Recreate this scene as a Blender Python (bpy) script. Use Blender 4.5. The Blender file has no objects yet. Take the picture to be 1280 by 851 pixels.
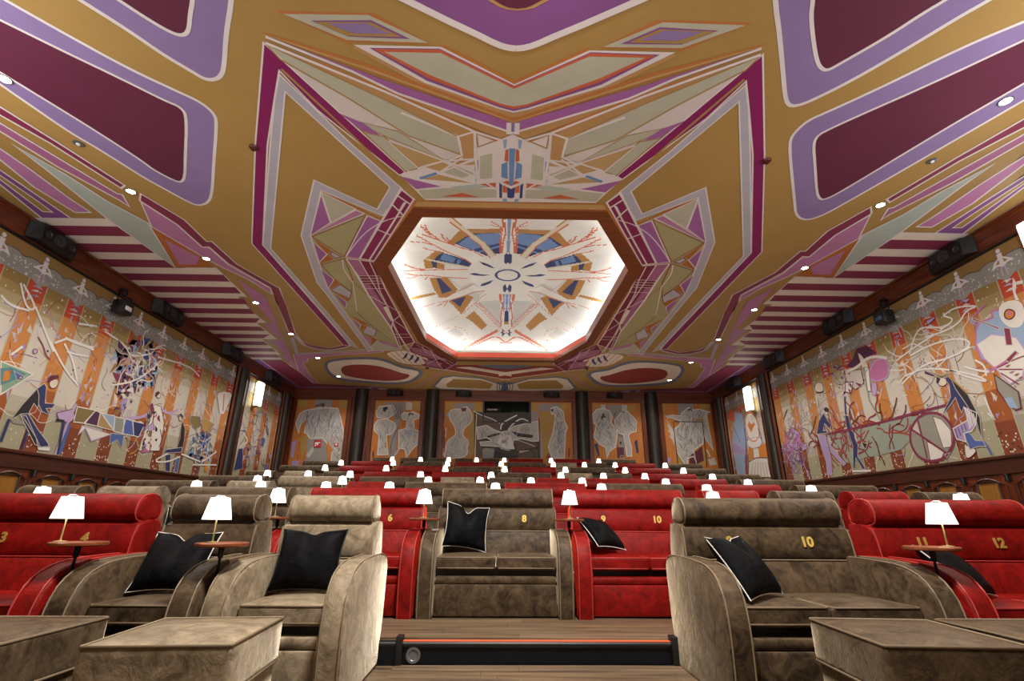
import bpy, bmesh, math, random
import numpy as np
from mathutils import Matrix, Vector, geometry

# ------------------------------------------------------------------ camera, world, exposure
SC = bpy.context.scene
COLL = SC.collection
cam_data = bpy.data.cameras.new('camera'); cam = bpy.data.objects.new('camera', cam_data); COLL.objects.link(cam)
cam_data.sensor_width = 36.0; cam_data.lens = 17.5687; cam_data.clip_end = 100
cam.matrix_world = Matrix([[0.999751, -0.012986, -0.018128, -0.088692], [-0.021455, -0.338534, -0.94071, 0.0], [0.006079, 0.940865, -0.338728, 0.945], [0, 0, 0, 1]])
SC.camera = cam
w = bpy.data.worlds.new('world'); SC.world = w; w.use_nodes = True
w.node_tree.nodes['Background'].inputs[0].default_value = (1.0, 0.92, 0.82, 1)
w.node_tree.nodes['Background'].inputs[1].default_value = 0.05
SC.view_settings.view_transform = 'Standard'; SC.view_settings.look = 'None'
SC.view_settings.exposure = 0.0; SC.view_settings.gamma = 1.0; SC.view_settings.use_curve_mapping = False

DOWNLIGHT_W = 170.0      # each ceiling downlight
COVE_W = 13.0            # each edge of the lit dome
SHADE_E = 2.6            # table lamp shades
BULB_W = 24.0
STAGE_W = 520.0          # stage wash over the front of the hall
UPFILL_W = 500.0  # added fill towards the ceiling
SIDE_FILL_W = 110.0  # each added fill at the sides

def area(name, loc, target, sx, sy, power, col=(1, .93, .85), parent=None):
    d = bpy.data.lights.new(name, 'AREA'); d.shape = 'RECTANGLE'; d.size = sx; d.size_y = sy; d.energy = power; d.color = col
    o = bpy.data.objects.new(name, d); COLL.objects.link(o); o.location = loc
    o.rotation_euler = (Vector(target) - Vector(loc)).to_track_quat('-Z', 'Y').to_euler()
    if parent: o.parent = parent
    return o
area('stage_wash_light', (.15, 1.9, 5.27), (.15, 2.9, 0), .7, .7, STAGE_W, (1, .95, .88))
area('fill_uplight', (0, -1.5, 3.0), (0, .3, 5.4), 10.0, 1.2, UPFILL_W, (1, .985, .96))  # made-up fill behind the camera, brightens the ceiling
for s_ in (-1, 1): area('side_fill', (s_ * 6.3, 2.6, 3.4), (s_ * 5.6, 4.4, 5.4), 2.0, 1.2, SIDE_FILL_W, (1, .97, .93))  # made-up fills out of view, lift the ceiling near the walls

# ------------------------------------------------------------------ constants of the hall (metres, floor of the front row = 0)
CEIL = 5.445; WX = 7.67; BACK = 18.0
FRONT = {1: 3.07}; LEVEL = {1: 0.0, 2: .151, 3: .348, 4: .573, 5: .833, 6: 1.146, 7: 1.475, 8: 1.803}
for n_ in range(2, 9): FRONT[n_] = 4.75 + 1.95 * (n_ - 2)
RISER = {2: 4.03}
for n_ in range(3, 9): RISER[n_] = FRONT[n_] - .72

# ------------------------------------------------------------------ materials
def lin(h):
    v = [int(h[i:i + 2], 16) / 255 for i in (0, 2, 4)]
    return tuple(c / 12.92 if c <= .04045 else ((c + .055) / 1.055) ** 2.4 for c in v)
def nodes(name):
    m = bpy.data.materials.new(name); m.use_nodes = True
    return m, m.node_tree.nodes, m.node_tree.links, m.node_tree.nodes['Principled BSDF']
def plain(name, hexc, rough=.5, metal=0.0, var=.12, scale=18.0, bump=0.0):
    m, N, L, B = nodes(name); c = lin(hexc)
    t = N.new('ShaderNodeTexCoord'); n = N.new('ShaderNodeTexNoise'); n.inputs['Scale'].default_value = scale; n.inputs['Detail'].default_value = 4
    r = N.new('ShaderNodeMix'); r.data_type = 'RGBA'
    r.inputs[6].default_value = (*[x * (1 - var) for x in c], 1); r.inputs[7].default_value = (*[min(1, x * (1 + var)) for x in c], 1)
    L.new(t.outputs['Object'], n.inputs['Vector']); L.new(n.outputs['Fac'], r.inputs[0]); L.new(r.outputs[2], B.inputs['Base Color'])
    B.inputs['Roughness'].default_value = rough; B.inputs['Metallic'].default_value = metal
    if bump:
        b = N.new('ShaderNodeBump'); b.inputs['Strength'].default_value = bump; L.new(n.outputs['Fac'], b.inputs['Height']); L.new(b.outputs[0], B.inputs['Normal'])
    return m
def painted(name, rough=.62):
    m, N, L, B = nodes(name)
    a = N.new('ShaderNodeAttribute'); a.attribute_name = 'paint'
    t = N.new('ShaderNodeTexCoord'); n = N.new('ShaderNodeTexNoise'); n.inputs['Scale'].default_value = 2.2; n.inputs['Detail'].default_value = 6; n.inputs['Roughness'].default_value = .65
    mp = N.new('ShaderNodeMapRange'); mp.inputs[3].default_value = .84; mp.inputs[4].default_value = 1.14
    mul = N.new('ShaderNodeMix'); mul.data_type = 'RGBA'; mul.blend_type = 'MULTIPLY'; mul.inputs[0].default_value = 1
    L.new(t.outputs['Object'], n.inputs['Vector']); L.new(n.outputs['Fac'], mp.inputs[0]); L.new(a.outputs['Color'], mul.inputs[6]); L.new(mp.outputs[0], mul.inputs[7])
    L.new(mul.outputs[2], B.inputs['Base Color']); B.inputs['Roughness'].default_value = rough
    return m
def wood(name, dark, light, axis='Z', rough=.32, scale=1.0):
    m, N, L, B = nodes(name)
    t = N.new('ShaderNodeTexCoord'); mp = N.new('ShaderNodeMapping')
    s = {'X': (.5, 9, 9), 'Y': (9, .5, 9), 'Z': (9, 9, .5)}[axis]; mp.inputs['Scale'].default_value = tuple(v * scale for v in s)
    n = N.new('ShaderNodeTexNoise'); n.inputs['Scale'].default_value = 3; n.inputs['Detail'].default_value = 8; n.inputs['Roughness'].default_value = .6; n.inputs['Distortion'].default_value = .6
    r = N.new('ShaderNodeValToRGB'); r.color_ramp.elements[0].position = .3; r.color_ramp.elements[1].position = .72
    r.color_ramp.elements[0].color = (*lin(dark), 1); r.color_ramp.elements[1].color = (*lin(light), 1)
    L.new(t.outputs['Object'], mp.inputs[0]); L.new(mp.outputs[0], n.inputs['Vector']); L.new(n.outputs['Fac'], r.inputs[0]); L.new(r.outputs[0], B.inputs['Base Color'])
    B.inputs['Roughness'].default_value = rough
    b = N.new('ShaderNodeBump'); b.inputs['Strength'].default_value = .08; L.new(n.outputs['Fac'], b.inputs['Height']); L.new(b.outputs[0], B.inputs['Normal'])
    return m
def velvet(name, lo, hi, sheen, rough=.55):
    m, N, L, B = nodes(name)
    t = N.new('ShaderNodeTexCoord')
    g = N.new('ShaderNodeNewGeometry')
    n = N.new('ShaderNodeTexNoise'); n.inputs['Scale'].default_value = 8.0; n.inputs['Detail'].default_value = 6; n.inputs['Roughness'].default_value = .68; n.inputs['Distortion'].default_value = .8
    n2 = N.new('ShaderNodeTexNoise'); n2.inputs['Scale'].default_value = 34; n2.inputs['Detail'].default_value = 3
    L.new(g.outputs['Position'], n.inputs['Vector']); L.new(g.outputs['Position'], n2.inputs['Vector'])
    ad = N.new('ShaderNodeMath'); ad.operation = 'MULTIPLY_ADD'; ad.inputs[1].default_value = .25; L.new(n2.outputs['Fac'], ad.inputs[0]); L.new(n.outputs['Fac'], ad.inputs[2])
    r = N.new('ShaderNodeValToRGB'); r.color_ramp.elements[0].position = .47; r.color_ramp.elements[1].position = .78
    r.color_ramp.elements[0].color = (*lin(lo), 1); r.color_ramp.elements[1].color = (*lin(hi), 1)
    L.new(ad.outputs[0], r.inputs[0]); L.new(r.outputs[0], B.inputs['Base Color'])
    B.inputs['Roughness'].default_value = rough; B.inputs['Sheen Weight'].default_value = .25 if name.startswith('black') else 1.0; B.inputs['Sheen Roughness'].default_value = .3
    B.inputs['Sheen Tint'].default_value = (*lin(sheen), 1); B.inputs['Specular IOR Level'].default_value = .04 if name.startswith('black') else .18
    b = N.new('ShaderNodeBump'); b.inputs['Strength'].default_value = .22; b.inputs['Distance'].default_value = .03; L.new(ad.outputs[0], b.inputs['Height']); L.new(b.outputs[0], B.inputs['Normal'])
    return m
def glow(name, col, strength):
    m, N, L, B = nodes(name); B.inputs['Base Color'].default_value = (.9, .88, .84, 1)
    B.inputs['Emission Color'].default_value = (*col, 1); B.inputs['Emission Strength'].default_value = strength; B.inputs['Roughness'].default_value = .6
    return m
M_PAINT = painted('wall_paint'); M_CEIL = plain('ceiling_gold_paint', 'a8864a', .6, 0, .1, 1.6)
M_WOOD = wood('mahogany', '3a160a', '7c3a1a'); M_WOODY = wood('mahogany_rail', '3a160a', '7c3a1a', 'Y'); M_WOODX = wood('mahogany_beam', '3a160a', '7c3a1a', 'X')
M_INSET = wood('golden_veneer', '7a4f18', 'a06c24', 'Z', .5); M_DADO = wood('dado_wood', '2a0f07', '52230f'); M_DADOY = wood('dado_rail_wood', '2a0f07', '52230f', 'Y', .45); M_DARKCOL = plain('dark_bronze', '2a231c', .35, .3, .15, 6)
M_BLACK = plain('black_plastic', '101012', .45); M_BLACKM = plain('black_metal', '181d26', .3, .6, .1, 10); M_GREYP = plain('grey_cone', '2a2a2c', .5)
M_RED = velvet('red_velvet', '5e0706', '8c110c', 'ff4028'); M_TAUPE = velvet('taupe_velvet', '2a1e14', '5c4b38', 'ecd8b8'); M_TAUPE_PALE = velvet('pale_taupe_velvet', '665948', '9c8c74', 'f8ead2')  # last one: pale copy of the taupe velvet, for seats that look brighter
M_BLKV = velvet('black_velvet', '070708', '141517', '2c2e33'); M_PIPE_T = plain('taupe_piping', '7d6c56', .6); M_PIPE_R = plain('red_piping', 'a8302a', .6); M_PIPE_W = plain('white_piping', 'd8d4cc', .6)
M_GOLD = plain('gold_number', 'e6c668', .35, .6, .05); M_BRASS = plain('satin_brass', 'cfc08a', .3, .7, .05)
M_TABLE = wood('table_wood', '5a2a16', '8a4a28', 'X', .35); M_SHADE = glow('lamp_shade_fabric', (1, .93, .83), SHADE_E)
M_LENS = glow('downlight_lens', (1, .93, .82), 40.0); M_SCONCE = glow('sconce_glass', (1, .97, .92), 7.0); M_LED = glow('step_led', (1, .16, .05), .5); M_LED.node_tree.nodes['Principled BSDF'].inputs['Base Color'].default_value = (.5, .05, .02, 1)
M_FLOOR = wood('floor_boards', '40342a', '80694f', 'X', .42, .7); M_FLOOR2 = wood('floor_boards_lighter', '4c3e32', '8c755c', 'X', .42, .7)
M_WHITEP = plain('white_plastic', 'e4e2de', .5); M_SIGN = plain('sign_red', 'b8141c', .45); M_STEEL = plain('grey_steel', '7a7c80', .35, .6); M_RIM = plain('coral_rim', 'cf5038', .5); M_FRAMEW = wood('frame_wood', '5e2e10', '8a481a', 'X', .4)
M_BOOTH = plain('booth_black', '0a0a0b', .7); M_RED2 = plain('cap_brown', '4a1a10', .35)
m_, N_, L_, B_ = nodes('booth_glass'); B_.inputs['Transmission Weight'].default_value = 1; B_.inputs['Roughness'].default_value = .02; B_.inputs['Base Color'].default_value = (.9, .95, .93, 1); B_.inputs['IOR'].default_value = 1.05
M_GLASS = m_

# ------------------------------------------------------------------ mesh helpers
def mesh_of(bm, name, mat, smooth=35):
    me = bpy.data.meshes.new(name); bmesh.ops.recalc_face_normals(bm, faces=bm.faces); bm.to_mesh(me); bm.free()
    me.materials.append(mat)
    if smooth:
        for p in me.polygons: p.use_smooth = True
        me.set_sharp_from_angle(angle=math.radians(smooth))
    return me
def link(name, me, parent=None, loc=None, rot=None, mat=None):
    o = bpy.data.objects.new(name, me); COLL.objects.link(o)
    if parent: o.parent = parent
    if loc is not None: o.location = loc
    if rot is not None: o.rotation_euler = rot
    if mat is not None and me is not None:
        o.material_slots[0].link = 'OBJECT'; o.material_slots[0].material = mat
    return o
def obj(name, bm, mat, parent=None, smooth=35, loc=None, rot=None): return link(name, mesh_of(bm, name, mat, smooth), parent, loc, rot)
def tag(o, label, cat, group=None):
    o['label'] = label; o['category'] = cat
    if group: o['group'] = group
    return o
def empty(name, loc, rotz=0.0):
    o = bpy.data.objects.new(name, None); COLL.objects.link(o); o.location = loc; o.rotation_euler = (0, 0, rotz); o.empty_display_size = .1
    return o
def struct(o): o['kind'] = 'structure'; return o
def box(bm, x0, x1, y0, y1, z0, z1, r=0.0, seg=2):
    g = bmesh.ops.create_cube(bm, size=1.0); vs = g['verts']
    for v in vs: v.co = Vector((x0 + (v.co.x + .5) * (x1 - x0), y0 + (v.co.y + .5) * (y1 - y0), z0 + (v.co.z + .5) * (z1 - z0)))
    if r: bmesh.ops.bevel(bm, geom=list({e for v in vs for e in v.link_edges}), offset=r, segments=seg, profile=.5, affect='EDGES')
    return bm
def bx(*a, **k): return box(bmesh.new(), *a, **k)
def tube(bm, pts, r, n=5, closed=False):
    pts = [Vector(p) for p in pts]; rings = []; N = len(pts)
    for i, p in enumerate(pts):
        a = pts[(i - 1) % N] if (closed or i > 0) else p; b = pts[(i + 1) % N] if (closed or i < N - 1) else p
        t = (b - a).normalized(); u = t.cross(Vector((0, 0, 1)) if abs(t.z) < .9 else Vector((1, 0, 0))).normalized(); v = t.cross(u)
        rings.append([bm.verts.new(p + r * (math.cos(k * 2 * math.pi / n) * u + math.sin(k * 2 * math.pi / n) * v)) for k in range(n)])
    for i in range(N if closed else N - 1):
        A, B = rings[i], rings[(i + 1) % N]
        for k in range(n): bm.faces.new((A[k], A[(k + 1) % n], B[(k + 1) % n], B[k]))
    if not closed:
        bm.faces.new(rings[0]); bm.faces.new(rings[-1][::-1])
    return bm
def lathe(bm, prof, n=24, cx=0, cy=0, axis='Z'):
    rings = []
    for r, h in prof:
        ring = []
        for k in range(n):
            a = 2 * math.pi * k / n; p = (r * math.cos(a), r * math.sin(a), h)
            if axis == 'Y': p = (p[0], h, p[1])
            elif axis == 'X': p = (h, p[0], p[1])
            ring.append(bm.verts.new((p[0] + cx, p[1] + cy, p[2])))
        rings.append(ring)
    for A, B in zip(rings, rings[1:]):
        for k in range(n): bm.faces.new((A[k], A[(k + 1) % n], B[(k + 1) % n], B[k]))
    if prof[0][0] > 1e-5: bm.faces.new(rings[0])
    if prof[-1][0] > 1e-5: bm.faces.new(rings[-1])
    return bm
def extrude_yz(bm, prof, x0, x1, r=0.0, seg=3):
    a = [bm.verts.new((x0, y, z)) for y, z in prof]; b = [bm.verts.new((x1, y, z)) for y, z in prof]; n = len(prof)
    bm.faces.new(a); bm.faces.new(b[::-1])
    for i in range(n): bm.faces.new((a[i], b[i], b[(i + 1) % n], a[(i + 1) % n]))
    if r:
        es = [bm.edges.get((v[i], v[(i + 1) % n])) for v in (a, b) for i in range(n)]
        bmesh.ops.bevel(bm, geom=es, offset=r, segments=seg, profile=.5, affect='EDGES', clamp_overlap=True)
    return bm
def smooth_pts(pts, it=2, closed=True):
    for _ in range(it):
        q = []; n = len(pts)
        for i in range(n if closed else n - 1):
            a, b = pts[i], pts[(i + 1) % n]
            q += [tuple(.75 * s + .25 * t for s, t in zip(a, b)), tuple(.25 * s + .75 * t for s, t in zip(a, b))]
        if not closed: q = [pts[0]] + q + [pts[-1]]
        pts = q
    return pts

# ------------------------------------------------------------------ flat painting built as coloured shapes on a plane
class Painting:
    def __init__(self, mapper, step=.0012):
        self.map = mapper; self.step = step; self.V = []; self.F = []; self.C = []; self.n = 0
    def face(self, pts, layer, col):
        d = layer * self.step + (self.n % 37) * 3e-5; i = len(self.V); self.V += [self.map(u, v, d) for u, v in pts]; self.F.append(tuple(range(i, i + len(pts)))); self.C.append(col)
    def poly(self, pts, layer, col, sm=0):
        self.n += 1
        if sm: pts = smooth_pts(pts, 2)
        q = [pts[0]]
        for p in pts[1:]:
            if math.hypot(p[0] - q[-1][0], p[1] - q[-1][1]) > 1e-4: q.append(p)
        if len(q) < 3: return
        if len(q) <= 4 and self._convex(q): self.face(q, layer, col); return
        for t in geometry.tessellate_polygon([[Vector((u, v, 0)) for u, v in q]]): self.face([q[k] for k in t], layer, col)
    def _convex(self, q):
        s = 0
        for i in range(len(q)):
            a, b, c = q[i - 1], q[i], q[(i + 1) % len(q)]
            k = (b[0] - a[0]) * (c[1] - b[1]) - (b[1] - a[1]) * (c[0] - b[0])
            if k * s < 0: return False
            if abs(k) > 1e-9: s = k
        return True
    def stroke(self, pts, layer, col, w, sm=0):
        self.n += 1
        closed = len(pts) > 2 and pts[0] == pts[-1]
        if sm: pts = smooth_pts(pts[:-1], 2) if closed else smooth_pts(pts, 2, False)
        elif closed: pts = pts[:-1]
        P = [Vector((p[0], p[1])) for p in pts]; n = len(P); L = []; R = []
        for i in range(n):
            a = P[(i - 1) % n] if (closed or i > 0) else None; b = P[(i + 1) % n] if (closed or i < n - 1) else None
            d1 = (P[i] - a).normalized() if a is not None and (P[i] - a).length > 1e-6 else None; d2 = (b - P[i]).normalized() if b is not None and (b - P[i]).length > 1e-6 else None
            d1 = d1 or d2 or Vector((1, 0)); d2 = d2 or d1
            n1 = Vector((-d1.y, d1.x)); n2 = Vector((-d2.y, d2.x)); m = n1 + n2
            m = m.normalized() if m.length > 1e-4 else n1
            k = min(2.0, 1 / max(.3, m.dot(n1)))
            L.append(P[i] + m * (w / 2 * k)); R.append(P[i] - m * (w / 2 * k))
        for i in range(n if closed else n - 1):
            j = (i + 1) % n; self.face([tuple(L[i]), tuple(L[j]), tuple(R[j]), tuple(R[i])], layer, col)
    def dot(self, u, v, r, layer, col, n=6):
        self.n += 1
        self.face([(u + r * math.cos(k * 2 * math.pi / n), v + r * math.sin(k * 2 * math.pi / n)) for k in range(n)], layer, col)
    def build(self, name, parent, mat):
        me = bpy.data.meshes.new(name); me.from_pydata(self.V, [], self.F)
        at = me.color_attributes.new('paint', 'FLOAT_COLOR', 'CORNER'); buf = []
        for f, c in zip(self.F, self.C): buf += [*lin(c), 1.0] * len(f)
        at.data.foreach_set('color', buf); me.materials.append(mat)
        return link(name, me, parent)
def mixhex(a, b, t): return ''.join('%02x' % int(round(int(a[i:i + 2], 16) * (1 - t) + int(b[i:i + 2], 16) * t)) for i in (0, 2, 4))
HR = random.Random(21)
def hatch(p, q, layer):
    u0, u1 = min(a for a, b in q), max(a for a, b in q); v0, v1 = min(b for a, b in q), max(b for a, b in q)
    for _ in range(int((u1 - u0) * (v1 - v0) * 80)):
        u, v = u0 + HR.random() * (u1 - u0), v0 + HR.random() * (v1 - v0); an = 1.57 + (HR.random() - .5) * 1.6; pts = []
        for k in range(4): pts.append((u, v)); an += (HR.random() - .5) * .9; u += .09 * math.cos(an); v += .09 * math.sin(an)
        if all(sum(((b0 > y) != (b1 > y)) and (x < (a1 - a0) * (y - b0) / (b1 - b0) + a0) for (a0, b0), (a1, b1) in zip(q, q[1:] + q[:1])) % 2 for x, y in pts): p.stroke(pts, layer, HR.choice(['6a6460', '7d8a90', '4f4844', '8f8880', 'c8c2bc', 'd2cec8', '8a6a60']), .014)
def load(paint, data, mirror_ok=True):
    for line in data.strip().split('\n'):
        head, body = line.split(':'); mode, layer, col, wd, sm = head.split(','); layer = int(layer); wd = float(wd); sm = int(sm)
        pts = [tuple(map(float, p.split(','))) for p in body.split(' ')]
        for s in ((1, -1) if mode == 'm' else (1,)):
            q = [(s * u, v) for u, v in pts]
            if mode == 'f': paint.poly(q, layer, col, sm); hatch(paint, q, layer + 1)
            elif wd: paint.stroke(q, layer, col, wd, sm)
            else: paint.poly(q, layer, col, sm)
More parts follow.
